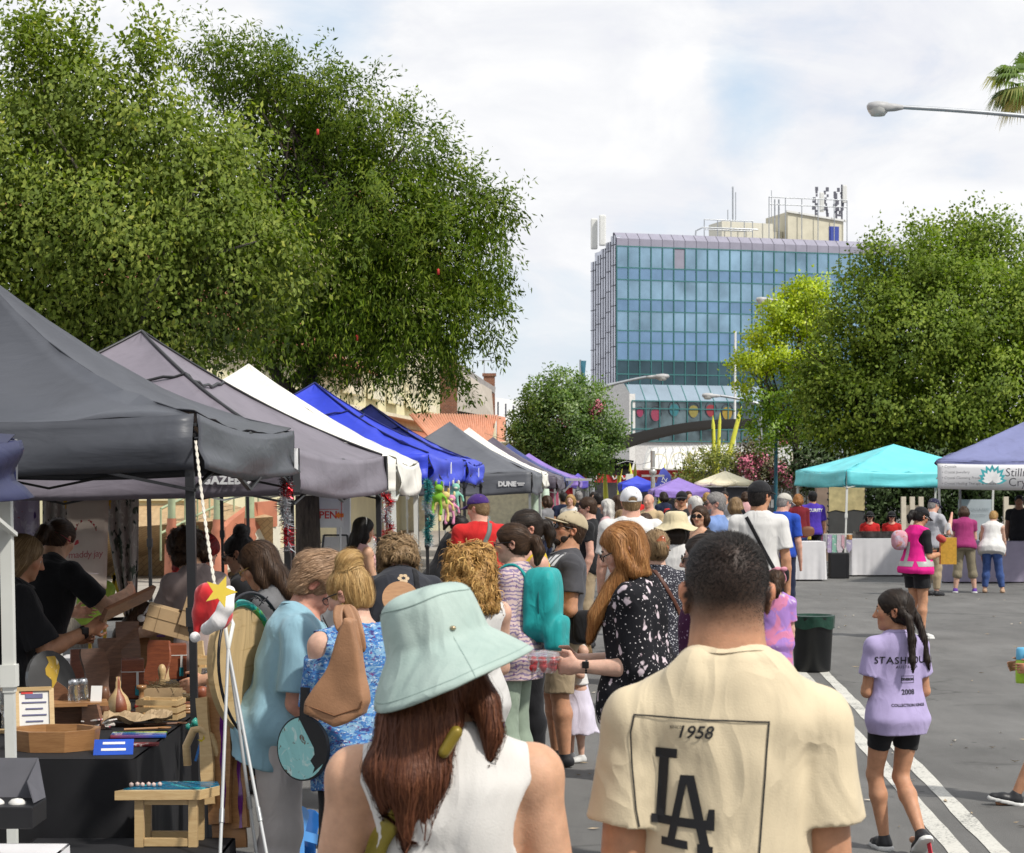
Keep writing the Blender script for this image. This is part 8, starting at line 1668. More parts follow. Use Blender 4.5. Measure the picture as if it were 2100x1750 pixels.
Rm = Matrix.Rotation(R(-8),3,'Z');mb = MB();plast = mat('clear_plastic',(.8,.82,.84),.08,0,trans=.85,alpha=.35)
def bx(u,v,hx0=.055,hy0=.075,hx1=.07,hy1=.09,hgt=.06):
    a = u*2*math.pi;k = 1/max(abs(math.cos(a)),abs(math.sin(a)))**.75;return o+Vector((math.cos(a)*k*(hx0+(hx1-hx0)*v),math.sin(a)*k*(hy0+(hy1-hy0)*v),hgt*v))
mb.sheet(lambda u,v: bx(u,v),28,5,close_u=True);mb.sheet(lambda u,v: o+Vector(((bx(u,1)-o).x*1.05,(bx(u,1)-o).y*1.05,.058+.018*v)),28,2,close_u=True);b_ = mb.build('tub',plast,pn);solid(b_,.002)
mb = MB();mb.sheet(lambda u,v: o+Vector(((bx(u,1)-o).x*(1.05-.9*v**2),(bx(u,1)-o).y*(1.05-.9*v**2),.076+.02*v)),28,5,close_u=True);solid(mb.build('lid',plast,pn),.002)
straw = mat('strawberry_red',(.50,.015,.02),.3,.25,60.,bump=.5,bs=300.)
for i in range(16):
    p = o+Vector(((i % 3-1)*.04+random.uniform(-.008,.008),(i//3 % 3-1)*.05+random.uniform(-.01,.01),.022+.028*(i//9)));mb = MB();mb.lathe([(.0,-.02),(.010,-.014),(.018,.002),(.015,.012),(.0,.016)],p,10,Matrix.Rotation(random.uniform(0,3),3,'X'));mb.build('strawberry',straw,pn)
# -- child in white tutu dress
q = person('small child in a white dress with tulle skirt beside the ginger haired woman',at(1180,306),120,.96,'f','fair',head=(0,5),hk=1.35,vox=.0085,bulk=.95,armL=((.2,.2,-1),(-.4,1,.6)),armR=((.2,.25,-1),(-.5,1,.7)),top=dict(m=white_c,sleeve=0,e=.006,hem=.02,neckr=.05,neckd=.02),bot=dict(m=cloth('lilac_tulle',(.60,.56,.66)),end=1.35,skirt=1.9,name='tulle_skirt',top=.10),shoes=shoe_w,hair=('long','sandy'))
# -- man in cap with beard
S_ = 310.;slate = cloth('slate_marl',(.062,.062,.070),.1)
q = person('bearded man in khaki cap and sunglasses, grey T-shirt, hand on his chest',at(1146,S_),102,1.715,'m','tan',lean=-4,head=(4,-14),bulk=1.22,belly=.7,vox=.0075,armL=((.12,.05,-1),(-.62,.55,.56)),armR=((.2,0,-1),(0,.2,-1)),handdir={'L': (-.8,.3,.5)},top=dict(m=slate,sleeve=.62,sleeve_e=.012,e=.012,hem=-.05,drape=1.),bot=dict(m=khaki,end=.98,e=.012,wide=.022,name='shorts'),shoes=shoe_b,hair=('short','brown'),glasses='sun',curl=.35)
headgear(q,'cap',cloth('khaki_cap',(.42,.35,.23)),tilt=.02,L=.40)
S2 = Sdf();e_ = lambda c,r,k=.05: S2.el(q.hp(*c),np.array(r)*q.hh,np.array(q.HM.to_3x3()),k*q.hh);e_((0,.22,-.42),(.19,.17,.15));e_((0,.34,-.245),(.13,.07,.03))
for x in (-1,1): e_((.22*x,.10,-.30),(.07,.15,.13));e_((.27*x,-.0,-.16),(.045,.06,.14))
S2.el(q.hp(0,.40,-.285),np.array((.08,.06,.018))*q.hh,np.array(q.HM.to_3x3()),.01,'sub');S2.disp(folds(.003,2,3.,1.));V,Fc = S2.mesh(.006);o = smooth_obj('beard',V,Fc,hair_mat('hair_dark',*HB['dark']),q.t);set_tone(o,np.random.default_rng(1).uniform(.1,.7,len(V)))
V,Fc = text_geo('OBEY',.10,bold=.006);bvq = bvh_of(q.shirt);decal(q,V,Fc,(.02,0,1.27),(-1,0,0),(-.15,0,1),(0,-1,0),mat('white_print',(.72,.72,.72)),'lettering') if False else None
mb = MB();V = [];Fc = []
for i in range(5): k = len(V);x0 = -.09+.045*i;V += [(x0,-.045+.012*i,0),(x0+.03,-.045+.012*i,0),(x0+.036,.05+.01*i,0),(x0+.008,.05+.01*i,0)];Fc.append((k,k+1,k+2,k+3))
decal(q,V,Fc,(-.03,0,1.31),(-1,0,.1),(0,0,1),(0,-1,0),wl if 'wl' in dir() else white_c,'chest_print')
sb = Sdf();c = world(q,(-.24,-.12,.93));sb.el(c,(.08,.06,.11),None,.02,'add',3.5);sdf_single(sb,.01,'sling_bag',black_c,'black sling bag hanging behind the bearded man in grey','bag')
# -- woman with turquoise backpack
S_ = 350.;paisley = pattern('boho_print',(.52,.40,.38),[('wave',13.,.66,(.22,.17,.27),9.,None),('vor',34.,.22,(.16,.08,.18),.03,None),('vor',60.,.14,(.70,.62,.58),.02,None)])
q = person('woman with ponytail and glasses in boho print blouse wearing a turquoise backpack',at(1052,S_),72,1.67,'f','fair',head=(14,6),bulk=1.08,vox=.0075,armL=((.18,-.05,-1),(.1,.45,-.9)),armR=((.1,.2,-1),(0,.6,-.6)),top=dict(m=paisley,sleeve=1.85,sleeve_e=.020,e=.014,hem=-.09,fold=.007,flare=.3),bot=dict(m=cloth('sage_cotton',(.25,.31,.24)),end=1.85,wide=.012),shoes=shoe_b,hair=('pony','brown',),glasses='clear')
bpy.data.objects.remove(q.hair);hairdo(q,'pony','brown',n=2600,w=.0013)
S2 = Sdf();B0 = q.TT;rot = np.array(q.TT.to_3x3());S2.el(q.TT @ Vector((0,-.185,.17*q.h)),(.14,.10,.215),rot,.02,'add',4.5);S2.el(q.TT @ Vector((0,-.27,.07*q.h)),(.11,.06,.10),rot,.01,'add',5.);S2.disp(folds(.006,8,.8,.5))
turq = cloth('turquoise_nylon',(.015,.30,.30),.12,.3,rough=.55);V,Fc = S2.mesh(.009);bp = thing('backpack','turquoise backpack with a front pocket worn by the woman in boho print','backpack',q.t.location,q.t.rotation_euler.z);smooth_obj('bag_body',V,Fc,turq,bp)
for sx in (-1,1):
    J = q.J;sh = J['shL' if sx < 0 else 'shR'];mb = MB();x = sx*.085
    pts = [q.TT @ Vector((x,y,z*q.h)) for y,z in ((-.13,.24),(-.085,.300),(-.01,.318),(.075,.285),(.115,.22),(.10,.12),(.04,.05),(-.09,.02))]
    V = [];
    for i,p in enumerate(pts):
        for j in (-1,1): V.append(p+q.TT.to_3x3() @ Vector((j*.026,0,0)))
    mb.add(V,[(2*i,2*i+1,2*i+3,2*i+2) for i in range(len(pts)-1)],True);o = mb.build('strap',turq,bp,False);o.modifiers.new('Smooth','SUBSURF').levels = 2;solid(o,.014)
mb = MB();mb.tube([q.TT @ Vector((.145*math.cos(a),-.2,.17*q.h+.02+.19*math.sin(a))) for a in [R(-20+220*i/16) for i in range(17)]],.005,5);mb.build('zip',mat('dark_teal_zip',(.005,.12,.13),.4),bp,False)
mb = MB();mb.box(q.TT @ Vector((-.14,-.2,.0)),(.02,.1,.018));mb.build('webbing',mat('violet_webbing',(.10,.08,.45),.5),bp,False)
# -- dark haired woman in yellow
q = person('dark haired woman with ponytail in a yellow top behind the backpack woman',at(1082,322),112,1.74,'f','pink',head=(-2,10),bulk=1.1,vox=.0078,top=dict(m=cloth('yellow_cotton',(.62,.42,.02)),sleeve=.0,e=.007,neckr=.062,neckd=.055,hem=-.03,armhole=(-.02,.04,.04)),bot=dict(m=black_c,end=1.9),shoes=shoe_b,hair=('pony','dark'))
# -- curly blonde woman
q = person('woman with curly golden hair in white sleeveless top and jeans, seen from behind',at(962,430),22,1.60,'f','fair',head=(15,5),bulk=1.12,vox=.0068,armR=((.14,.25,-1),(0,1,-.2)),armL=((.14,.25,-1),(0,1,-.2)),top=dict(m=white_c,sleeve=0,e=.011,hem=-.07,armhole=(-.012,.05,.042),neckr=.052),bot=dict(m=denim,end=1.9),shoes=shoe_w,hair=('curly','curlgold'),)
bpy.data.objects.remove(q.hair);hairdo(q,'curly','curlgold',k=330,dz=-.92,wd=.50,n=6000,L=.08,w=.0016)
# -- person in dark T-shirt bending over a stall
q = person('person with curly sandy hair bending forward in a charcoal T-shirt with gold emblem',at(832,365),10,1.72,'f','fair',lean=36,head=(0,30),bulk=1.35,vox=.0078,armR=((.2,.9,-.9),(-.2,.8,-.5)),armL=((.2,.9,-.9),(-.2,.8,-.5)),top=dict(m=cloth('charcoal_tee',(.028,.030,.038)),sleeve=.7,e=.013,hem=-.05,drape=1.),bot=dict(m=denim,end=1.9),shoes=shoe_b,hair=('curly','sandy'))
bpy.data.objects.remove(q.hair);hairdo(q,'curly','sandy',k=200,dz=-.45,wd=.40,n=3400,L=.06,w=.0016)
V = [];Fc = []
for i in range(6):
    a = i*math.pi/3;k = len(V);c = (math.cos(a)*.022,math.sin(a)*.022);V += [(c[0]+.013*math.cos(b),c[1]+.013*math.sin(b),0) for b in [j*math.pi/3 for j in range(6)]];Fc.append(tuple(range(k,k+6)))
k = len(V);V += [(-.004,-.10,0),(.004,-.10,0),(.004,-.01,0),(-.004,-.01,0)];Fc.append((k,k+1,k+2,k+3));up_ = q.TT.to_3x3() @ Vector((0,0,1));bk = q.TT.to_3x3() @ Vector((0,1,0));decal(q,V,Fc,q.TT @ Vector((0,0,.235*q.h)),(1,0,0),up_,bk,mat('gold_print',(.45,.33,.2),.5),'emblem_print')
belt(q,[q.TT @ Vector((.075,0,z*q.h)) for z in (.29,.2,.1,0)],.03,black_c,'strap',[q.shirt],d=bk)
# -- woman with blonde bun and tote
S_ = 520.;tie = pattern('blue_mottled_print',(.05,.17,.42),[('noise',22.,.52,(.20,.36,.52),1.6,(1,1,2.2)),('noise',30.,.58,(.045,.04,.17),1.2,(1,1,2.)),('noise',50.,.62,(.52,.58,.66),.8,(1,1,1.8)),('noise',60.,.65,(.16,.06,.20),.4,None)])
q = person('woman with blonde bun in blue mottled cold shoulder top, tan bag on her shoulder',at(742,S_),28,1.58,'f','fair',lean=6,head=(34,16),bulk=1.2,vox=.0065,armL=((.10,.02,-1),(.0,.75,-.65)),armR=((.15,.15,-1),(-.2,.9,-.2)),top=dict(m=tie,sleeve=.85,sleeve_e=.012,e=.012,hem=-.10,fold=.006,neckr=.07,neckd=.02,flare=.35,collar=False,strap=lambda S: [S.el(q_sh,(.075,.075,.065),None,.01,'sub') for q_sh in CUT]) if False else None,bot=dict(m=black_c,end=1.9),shoes=shoe_b)
cutp = [q.J['shL']+Vector((-.045,-.01,.008)),q.J['shR']+Vector((.045,-.01,.008))]
shirt(q,tie,sleeve=.88,sleeve_e=.012,e=.012,hem=-.10,fold=.006,neckr=.066,neckd=.02,flare=.35,collar=False,strap=lambda S: [S.el(c,(.062,.075,.060),None,.008,'sub') for c in cutp])
hairdo(q,'bun','blonde',n=4200,c=(0,-.22,.62),r=.30,w=.0012,L=.09);spectacles(q,'clear')
mb = MB();mb.tube([q.hp(-.40,-.06,-.24)+Vector((0,.018*math.cos(a),.02*math.sin(a)-.01)) for a in [k*math.pi/6 for k in range(12)]],.003,6);mb.build('earring',mat('gold_metal',(.5,.36,.12),.2,0,metal=1.),q.t,False)
tan_l = mat('tan_leather',(.32,.165,.085),.55,.1,12.,.3,120.)
tb = thing('tote_bag','slouchy tan leather tote on the arm of the blonde bun woman','bag',q.t.location,0);T0 = q.t.location
def tp(px,py,dy): s = S_*F/S_/(F/S_+dy);return W(px,py,F/(F/S_+dy))
S2 = Sdf();y0 = -.30
pc = tp(695,1380,y0);ux = (tp(795,1380,y0-.0)-pc).normalized();ux = Matrix.Rotation(R(-12),3,'Z') @ ux;pl = [((x-695)/555.,-(y-1380)/555.) for x,y in ((712,1262),(730,1268),(742,1330),(757,1440),(752,1466),(690,1494),(626,1464),(630,1442),(664,1384),(694,1310))]
S2.ops.append((*poly2(pl,pc,ux,Z,.045,.012),.02,'add'));S2.disp(folds(.007,4,.8,.5));V,Fc = S2.mesh(.008);smooth_obj('bag_body',V-np.array(T0),Fc,tan_l,tb)
mb = MB();q_ = [pc+ux*(a_/555.)+Z*(b_/555.)-ux.cross(Z)*-.0 for a_,b_ in ((-66,-66),(-2,-88),(54,-70),(58,-56))];n_ = Z.cross(ux).normalized();mb.tube([v+n_*(-.049 if n_.y > 0 else .049) for v in q_],.003,5);mb.build('seam',mat('dark_tan_seam',(.16,.07,.03)),tb)
for dy,off in ((0,0),(.05,10)):
    P_ = [tp(700+off,1300,y0+dy),tp(690+off,1262,y0+dy+.02),tp(698+off*.6,1238,y0+dy*.6+.07),tp(712+off,1242,y0+dy+.06),tp(726+off,1285,y0+dy),tp(736+off,1340,y0+dy)];mb = MB();V = []
    for i,p in enumerate(P_): V += [p-Vector((.018,.01,0)),p+Vector((.018,-.01,0))]
    mb.add(V,[(2*i,2*i+1,2*i+3,2*i+2) for i in range(5)],True);o = mb.build('handle',tan_l,tb);o.modifiers.new('Smooth','SUBSURF').levels = 2;solid(o,.006)
# -- older woman in pale blue
S_ = 500.;q = person('older woman with swept golden hair in pale blue T-shirt and light trousers',at(568,S_),-84,1.64,'f','red',lean=14,head=(-8,22),bulk=1.28,belly=.7,vox=.0068,armR=((.10,-.05,-1),(-.12,.62,-.62)),armL=((.1,.25,-1),(-.1,.8,-.4)),top=dict(m=cloth('pale_blue_cotton',(.25,.42,.50),.05,.4),sleeve=.85,sleeve_e=.016,e=.014,hem=-.09,fold=.008,drape=1.,neckr=.058,neckd=.02),bot=dict(m=cloth('pale_grey_linen',(.50,.47,.46),.05),end=1.95,wide=.02,fold=.007),shoes=shoe_w)
hairdo(q,'short','oldgold',n=4200,t=.11,L=.07,w=.0013,low=-.12,extra=lambda S: [S.el(q.hp(x,y,z),np.array((.2,.22,.18))*q.hh,None,.03) for x,y,z in ((0,.22,.46),(.1,.0,.52),(-.15,-.1,.48),(.18,-.3,.3),(0,-.42,.25))])
mb = MB();mb.tube([q.TT @ Vector(p) for p in ((-.06,.07,.49),(-.05,.145,.40),(.0,.19,.18),(.05,.145,.40),(.06,.07,.49))],.0022,4);mb.ball(q.TT @ Vector((0,.20,.16)),.014,8,1.3);mb.build('pendant',frame_d,q.t,False)
# -- woman with long brown hair
q = person('woman with long brown hair and glasses in grey top looking down at the stall',at(578,420),82,1.64,'f','light',lean=8,head=(8,24),vox=.0078,armL=((.1,.2,-1),(0,.9,-.3)),top=dict(m=cloth('heather_grey',(.14,.14,.145)),sleeve=.9,hem=-.05),bot=dict(m=navy_c,end=1.9),shoes=shoe_b,glasses='clear:gold')
hairdo(q,'long','brown',n=4000,drop=.75,L=.18,w=.0013)
# -- woman in black with bun
q = person('woman in black T-shirt with high dark bun and sunglasses at the next stall',at(522,338),78,1.60,'f','olive',lean=8,head=(4,16),bulk=1.15,vox=.0085,armL=((.1,.25,-1),(0,.9,-.3)),top=dict(m=black_c,sleeve=.8,hem=-.05),bot=dict(m=black_c,end=1.9),shoes=shoe_b,hair=('bun','black'),glasses='sun')
bpy.data.objects.remove(q.hair);hairdo(q,'bun','black',n=900,c=(.0,-.30,.62),r=.24)
# -- red haired woman in red
q = person('woman with bright red hair in red T-shirt leaning over the stall table',at(338,318),-72,1.64,'f','pink',lean=22,head=(0,28),vox=.0085,armR=((.1,.35,-1),(-.1,.5,-.8)),top=dict(m=red_c,sleeve=.6,hem=-.06),bot=dict(m=navy_c,end=1.9),shoes=shoe_b)
hairdo(q,'long','red',n=1200,drop=.55,L=.15,w=.0026)
q = person('woman with short curly brown hair in mauve grey top behind the charcoal canopy leg',at(424,352),42,1.66,'f','light',lean=18,head=(10,22),bulk=1.2,vox=.008,armL=((.12,.5,-1),(0,.9,-.2)),top=dict(m=cloth('mauve_cotton',(.30,.235,.22)),sleeve=.9,hem=-.07,drape=1.),bot=dict(m=navy_c,end=1.9),shoes=shoe_b)
hairdo(q,'curly','brown',k=170,dz=-.40,wd=.40,n=1300,L=.05,w=.0026)
# -- seated child with headphones
q = person('child in red T-shirt with white headphones sitting behind the wood stall',at(238,305),-78,1.30,'f','pink',lean=18,head=(0,26),hk=1.12,vox=.0095,legs='sit',seat=.42,armR=((.1,.5,-1),(-.2,1,-.1)),top=dict(m=red_c,sleeve=.6,hem=-.03),bot=dict(m=navy_c,end=1.9),shoes=shoe_b,hair=('long','brown'))
mb = MB();mb.tube([q.hp(.44*math.cos(a),-.06,.02+.58*math.sin(a)) for a in [R(5+170*k/12) for k in range(13)]],.05*q.hh,6)
for x in (-1,1): mb.ball(q.hp(.43*x,-.05,-.06),.15*q.hh,10)
mb.build('headphones',mat('white_plastic',(.68,.68,.66),.35),q.t,False)
# -- stallholders in black
q = person('person in black T-shirt with dark tied hair and red spectacles strap inside the wood stall',at(62,345),-38,1.73,'m','light',lean=20,head=(10,16),bulk=1.3,vox=.0085,armR=((.45,.75,-.8),(-.35,.9,.3)),armL=((.2,.5,-1),(0,1,0)),top=dict(m=black_c,sleeve=.75,e=.016,hem=-.05,drape=1.),bot=dict(m=black_c,end=1.9),shoes=shoe_b,hair=('pony','brown'))
mb = MB();mb.tube([q.hp(.36*math.cos(a),-.08+.45*math.sin(a)*-1,-.04+.05*math.sin(a)) for a in [R(-10+200*k/14) for k in range(15)]],.03*q.hh,6);mb.build('headband',mat('crimson_band',(.4,.03,.06),.5),q.t,False)
q = person('stallholder in black T-shirt with wavy brown hair and a black wristwatch at the left edge',at(-12,405),-62,1.66,'f','tan',lean=14,head=(-10,10),bulk=1.35,vox=.0075,armR=((.10,.42,-.9),(-.10,.95,.42)),armL=((.1,.5,-1),(0,1,.1)),top=dict(m=black_c,sleeve=.85,sleeve_e=.02,e=.016,hem=-.06,drape=1.),bot=dict(m=black_c,end=1.9),shoes=shoe_b,curl=1.1)
hairdo(q,'bob','sandy',n=1400,w=.002);holder = q
mb = MB();w_ = q.J['wrR']+(q.J['elR']-q.J['wrR']).normalized()*.03;mb.lathe([(.033,-.012),(.036,0),(.033,.012)],w_,14,(q.J['wrR']-q.J['elR']).to_track_quat('Z','Y').to_matrix());mb.box(w_+Vector((.034,0,.01)),(.016,.036,.036),bev=.006);mb.build('watch',frame_d,q.t,False)
# -- woman behind the cropped haired man
q = person('dark haired woman in large sunglasses and plum top half hidden by the sand T-shirt man',at(1442,430),84,1.66,'f','fair',head=(2,2),vox=.0078,top=dict(m=pattern('plum_print',(.06,.015,.05),[('vor',40.,.2,(.3,.2,.3),.02,None)]),sleeve=.6),bot=dict(m=black_c,end=1.9),shoes=shoe_b,hair=('pony','dark'),glasses='sun')
bpy.data.objects.remove(q.hair);hairdo(q,'pony','dark',n=900,tail=[(0,-.56,-.1),(0,-.52,-.25),(0,-.45,-.4)],t=.06)
# ------------------------------------------------------------------ people farther off
def cm(n,c): return cloth('far_'+n,c)
lt = ((.12,.2,-1),(-.2,1,.1));
def far(label,px,s,top,yaw,sex='f',skin='light',shirt_=None,pants=None,hair=('short','brown'),hat=None,dz=0.,**k):
    h = H+(HY-top)/s-dz;k.setdefault('vox',min(.0135,max(.009,2.4/s)));v = k.pop('topkw',{});b = k.pop('botkw',{})
    q = person(label,at(px,s),yaw,h,sex,skin,hair=hair,top=dict(m=shirt_,**v),bot=dict(m=pants or navy_c,**b) ,shoes=k.pop('shoes',shoe_b),**k)
    if hat: headgear(q,'cap',hat)
    return q
wt,bk_,gy = white_c,black_c,cm('grey',(.2,.2,.21));pinkc = cm('pink',(.62,.36,.36));maroon = cm('maroon',(.16,.012,.02));royal = cm('royal',(.02,.07,.42));lblue = cm('lblue',(.17,.26,.50))
q = far('big man in a white back-to-front cap and white T-shirt seen from behind',1294,222,985,4,'m','pink',wt,khaki,('short','sandy'),dz=.03,bulk=1.38,topkw=dict(sleeve=.75,e=.016,drape=1.),vox=.0095)
S2 = Sdf();A3 = np.array(q.HM.to_3x3());S2.el(q.hp(0,-.07,.13),np.array((.43,.52,.47))*q.hh,A3,.02);S2.cut(q.hp(0,0,.02),q.HM.to_3x3() @ Vector((0,.05,-1)));S2.el(q.hp(0,-.60,.05),np.array((.17,.2,.15))*q.hh,A3,.01,'sub');sdf_obj(S2,.008,'cap',mat('white_cap',(.68,.68,.70),.7),q.t);mb = MB();mb.tube([q.hp(.36*math.sin(a),-.08-.46*math.cos(a),.02) for a in [R(-35+70*i/8) for i in range(9)]],.03*q.hh,5);mb.build('cap_strap',soles,q.t,False)
q = far('tall man in white short sleeved shirt and black cap, dark strap across his back',1556,222,972,-6,'m','tan',wt,navy_c,('short','black'),black_c,dz=.03,head=(-38,0),bulk=1.0,topkw=dict(sleeve=.72,sleeve_e=.012,e=.016,hem=-.06,drape=1.),armR=((.16,-.05,-1),(.05,.1,-1)),vox=.009)
cs = thing('camera_bag','black camera bag on a long strap at the hip of the tall man in white','bag',q.t.location,q.t.rotation_euler.z)
belt(q,[(-.15,0,1.62),(-.06,0,1.45),(.06,0,1.22),(.17,0,1.02)],.032,black_c,'strap',[q.shirt,q.body],parent=cs);S2 = Sdf();S2.el((.23,-.02,1.02),(.05,.07,.065),None,.01,'add',3.5);sdf_obj(S2,.009,'pouch',black_c,cs)
q = far('woman with a tortoiseshell hair claw in black and white speckled top, seen from behind',1345,330,1075,4,'f','fair',pattern('speckle_print',(.03,.03,.04),[('vor',75.,.30,(.5,.5,.53),.02,None)]),bk_,('short','sandy'),bulk=1.25,topkw=dict(sleeve=.8,e=.014,drape=1.),vox=.008)
bpy.data.objects.remove(q.hair);hairdo(q,'pony','sandy',n=900,tail=[(.08,-.56,.05),(.1,-.50,-.12),(.1,-.42,-.2)],t=.06);S2 = Sdf()
for i in range(5): S2.rc(q.hp(.12,-.50,.28),q.hp(.12+.12*math.cos(i*1.2),-.60,.05+.12*math.sin(i*1.3)),.05*q.hh,.03*q.hh,.02)
S2.rc(q.hp(.0,-.56,.20),q.hp(.26,-.56,.0),.07*q.hh,.06*q.hh,.02);sdf_obj(S2,.007,'hair_claw',mat('tortoiseshell',(.28,.07,.02),.2,.3,40.),q.t);hb = thing('handbag','brown leather strap bag of the speckled top woman','bag',q.t.location,q.t.rotation_euler.z);belt(q,[(-.10,0,1.42),(0,0,1.3),(.12,0,1.1),(.18,0,.95)],.022,mat('brown_strap',(.10,.035,.02),.5),'strap',[q.shirt],parent=hb);S2 = Sdf();S2.el((.24,.02,.9),(.05,.11,.09),None,.01,'add',3.);sdf_obj(S2,.01,'pouch',mat('brown_strap',(.10,.035,.02)),hb)
q = far('woman in a floppy cream bucket hat and white blouse seen from behind',1386,252,1046,-6,'f','tan',wt,wt,('bob','dark'),dz=.02,topkw=dict(sleeve=1.2,e=.016),vox=.009)
mb = MB();hm_ = q.HM @ Matrix.Translation((0,-.02,.04));prof = [(.0,.56),(.25,.55),(.40,.48),(.46,.3),(.49,.12),(.60,.0),(.74,-.10),(.86,-.14)]
mb.sheet(lambda u,v: (lambda r,z,a: hm_ @ Vector((math.cos(a)*r*q.hh*(1+.05*math.sin(3*a)*v),math.sin(a)*r*q.hh*(1+.04*math.cos(4*a)*v),(z+.06*v*v*math.sin(4*a+1))*q.hh)))(np.interp(v*7,range(8),[p[0] for p in prof]),np.interp(v*7,range(8),[p[1] for p in prof]),u*2*math.pi),40,15,close_u=True)
solid(mb.build('bucket_hat',cloth('cream_hat',(.58,.50,.32)),q.t,False),.006)
q = far('man in a purple cap and red polo shirt with a grey shoulder strap',985,215,1000,18,'m','pink',red_c,navy_c,('short','sandy'),cm('purple_cap',(.05,.02,.14)),dz=.03,head=(40,10),bulk=1.3,belly=.5,topkw=dict(sleeve=.7,e=.015,drape=1.),vox=.0095)
hb = thing('satchel','grey webbing strap satchel worn by the man in the red polo','bag',q.t.location,q.t.rotation_euler.z);belt(q,[(.08,0,1.55),(.04,0,1.4),(-.06,0,1.2),(-.18,0,1.0)],.045,mat('grey_webbing',(.12,.15,.14),.6),'strap',[q.shirt,q.body],parent=hb);S2 = Sdf();S2.el((-.27,.05,.95),(.05,.12,.10),None,.01,'add',3.);sdf_obj(S2,.012,'pouch',mat('grey_webbing',(.12,.15,.14)),hb)
q = far('woman with long black hair and white headband in pink vest top inside the white stall',742,230,1052,-62,'f','light',pinkc,gy,('long','black'),head=(-10,12),topkw=dict(sleeve=0,e=.008,neckr=.06,neckd=.04),armR=((.1,.2,-1),(-.2,1,.2)),armL=lt)
mb = MB();mb.tube([q.hp(.40*math.cos(a),-.06,.12+.43*math.sin(a)) for a in [R(10+160*i/10) for i in range(11)]],.025*q.hh,5);mb.build('headband',soles,q.t,False)
q = far('person in black leaning over a table behind the turquoise tinsel',893,190,1062,-74,'f','tan',bk_,bk_,('pony','black'),lean=26,head=(0,22),armR=lt,dz=-.12)
q = far('young man in sunglasses and black T-shirt walking left with a phone',1206,182,1012,84,'m','pink',bk_,khaki,('short','brown'),glasses='sun',head=(4,8),armL=((.1,-.1,-1),(0,.3,-1)),vox=.009)
far('woman with silver blonde hair in pale pink top facing left',1244,142,1018,75,'f','fair',pinkc,wt,('long','white'))
far('person with long dark brown hair in black, back turned, past the silver blonde woman',1266,132,1010,10,'f','tan',bk_,bk_,('long','brown'))
far('short person in an orange top beside the white cap man',1272,150,1040,30,'f','tan',cm('orange',(.6,.10,.03)),navy_c,('bob','sandy'))
far('dark haired man in a dark shirt behind the silver blonde woman',1226,120,1006,20,'m','tan',dk_c,navy_c,('short','black'))
far('woman in dark sunglasses and cream blouse facing the camera by the steel post',1322,200,1046,160,'f','light',cm('cream',(.58,.50,.40)),khaki,('pony','brown'),glasses='sun',vox=.009)
far('bald man in a tan shirt just left of the steel post',1330,128,1008,150,'m','pink',cm('tanshirt',(.5,.38,.22)),navy_c,None,bulk=1.2)
q = far('woman in a red Santa hat and red top in the far crowd',1372,118,1046,170,'f','light',red_c,red_c,('bob','dark'));S2 = Sdf();S2.chain([q.hp(0,-.05,.25),q.hp(.1,-.1,.6),q.hp(.35,-.2,.7),q.hp(.5,-.2,.45)],[.42*q.hh,.25*q.hh,.12*q.hh,.08*q.hh],.02);sdf_obj(S2,.014,'santa_hat',red_c,q.t)
mb = MB();mb.tube([q.hp(.43*math.cos(a),-.07+.50*math.sin(a),.22) for a in [i*math.pi/8 for i in range(17)]],.07*q.hh,6);mb.build('hat_trim',white_c,q.t,False)
far('child in a white and pink printed top in front of the steel post',1347,170,1062,150,'f','fair',pattern('pink_print',(.62,.52,.54),[('vor',30.,.3,(.55,.1,.2),.03,None)]),pinkc,('bob','sandy'))
far('person in a dark green cap bending low behind the cream hat',1378,205,1074,20,'m','tan',wt,navy_c,('short','black'),cm('green_cap',(.015,.05,.025)))
far('pink shirted woman half seen behind the Santa hat woman',1392,112,1018,150,'f','pink',cm('hotpink',(.6,.10,.18)),navy_c,('short','sandy'))
q = far('man in a black cap, sunglasses and black polo shirt facing the camera',1398,130,1001,172,'m','tan',cm('black_polo',(.02,.02,.022)),bk_,('short','dark'),black_c,glasses='sun',bulk=1.15,dz=.02,vox=.0095)
far('white haired man in a white shirt beside the black polo man',1424,158,1011,40,'m','pink',wt,khaki,('short','white'),bulk=1.1)
far('woman in sunglasses and black V-neck top next to the grey bearded man',1434,192,1030,140,'f','light',bk_,bk_,('bob','brown'),glasses='sun',head=(14,0),topkw=dict(sleeve=.5,neckr=.062,neckd=.05),vox=.009)
q = far('grey bearded man with sunglasses in light blue T-shirt turning left',1466,188,1002,62,'m','pink',lblue,khaki,('short','grey'),glasses='sun',head=(30,0),bulk=1.12,topkw=dict(sleeve=.65,e=.015,drape=1.),vox=.009)
S2 = Sdf();S2.el(q.hp(0,.22,-.40),np.array((.2,.19,.17))*q.hh,np.array(q.HM.to_3x3()),.01);S2.el(q.hp(0,.16,-.28),np.array((.27,.18,.14))*q.hh,np.array(q.HM.to_3x3()),.02);V,Fc = S2.mesh(.009);o = smooth_obj('beard',V,Fc,hair_mat('hair_grey',*HB['grey']),q.t);set_tone(o,np.random.default_rng(2).uniform(.0,.8,len(V)))
far('woman with short light brown hair in white, back turned, left of the tall white shirt',1508,152,1014,8,'f','fair',wt,wt,('bob','sandy'),bulk=1.15)
far('man in a pale patterned cap and royal blue T-shirt by the turquoise canopy',1604,150,1003,-28,'m','pink',royal,navy_c,('short','grey'),cm('pale_cap',(.45,.43,.38)),dz=.02,head=(-30,18),bulk=1.15,topkw=dict(sleeve=.8,e=.015))
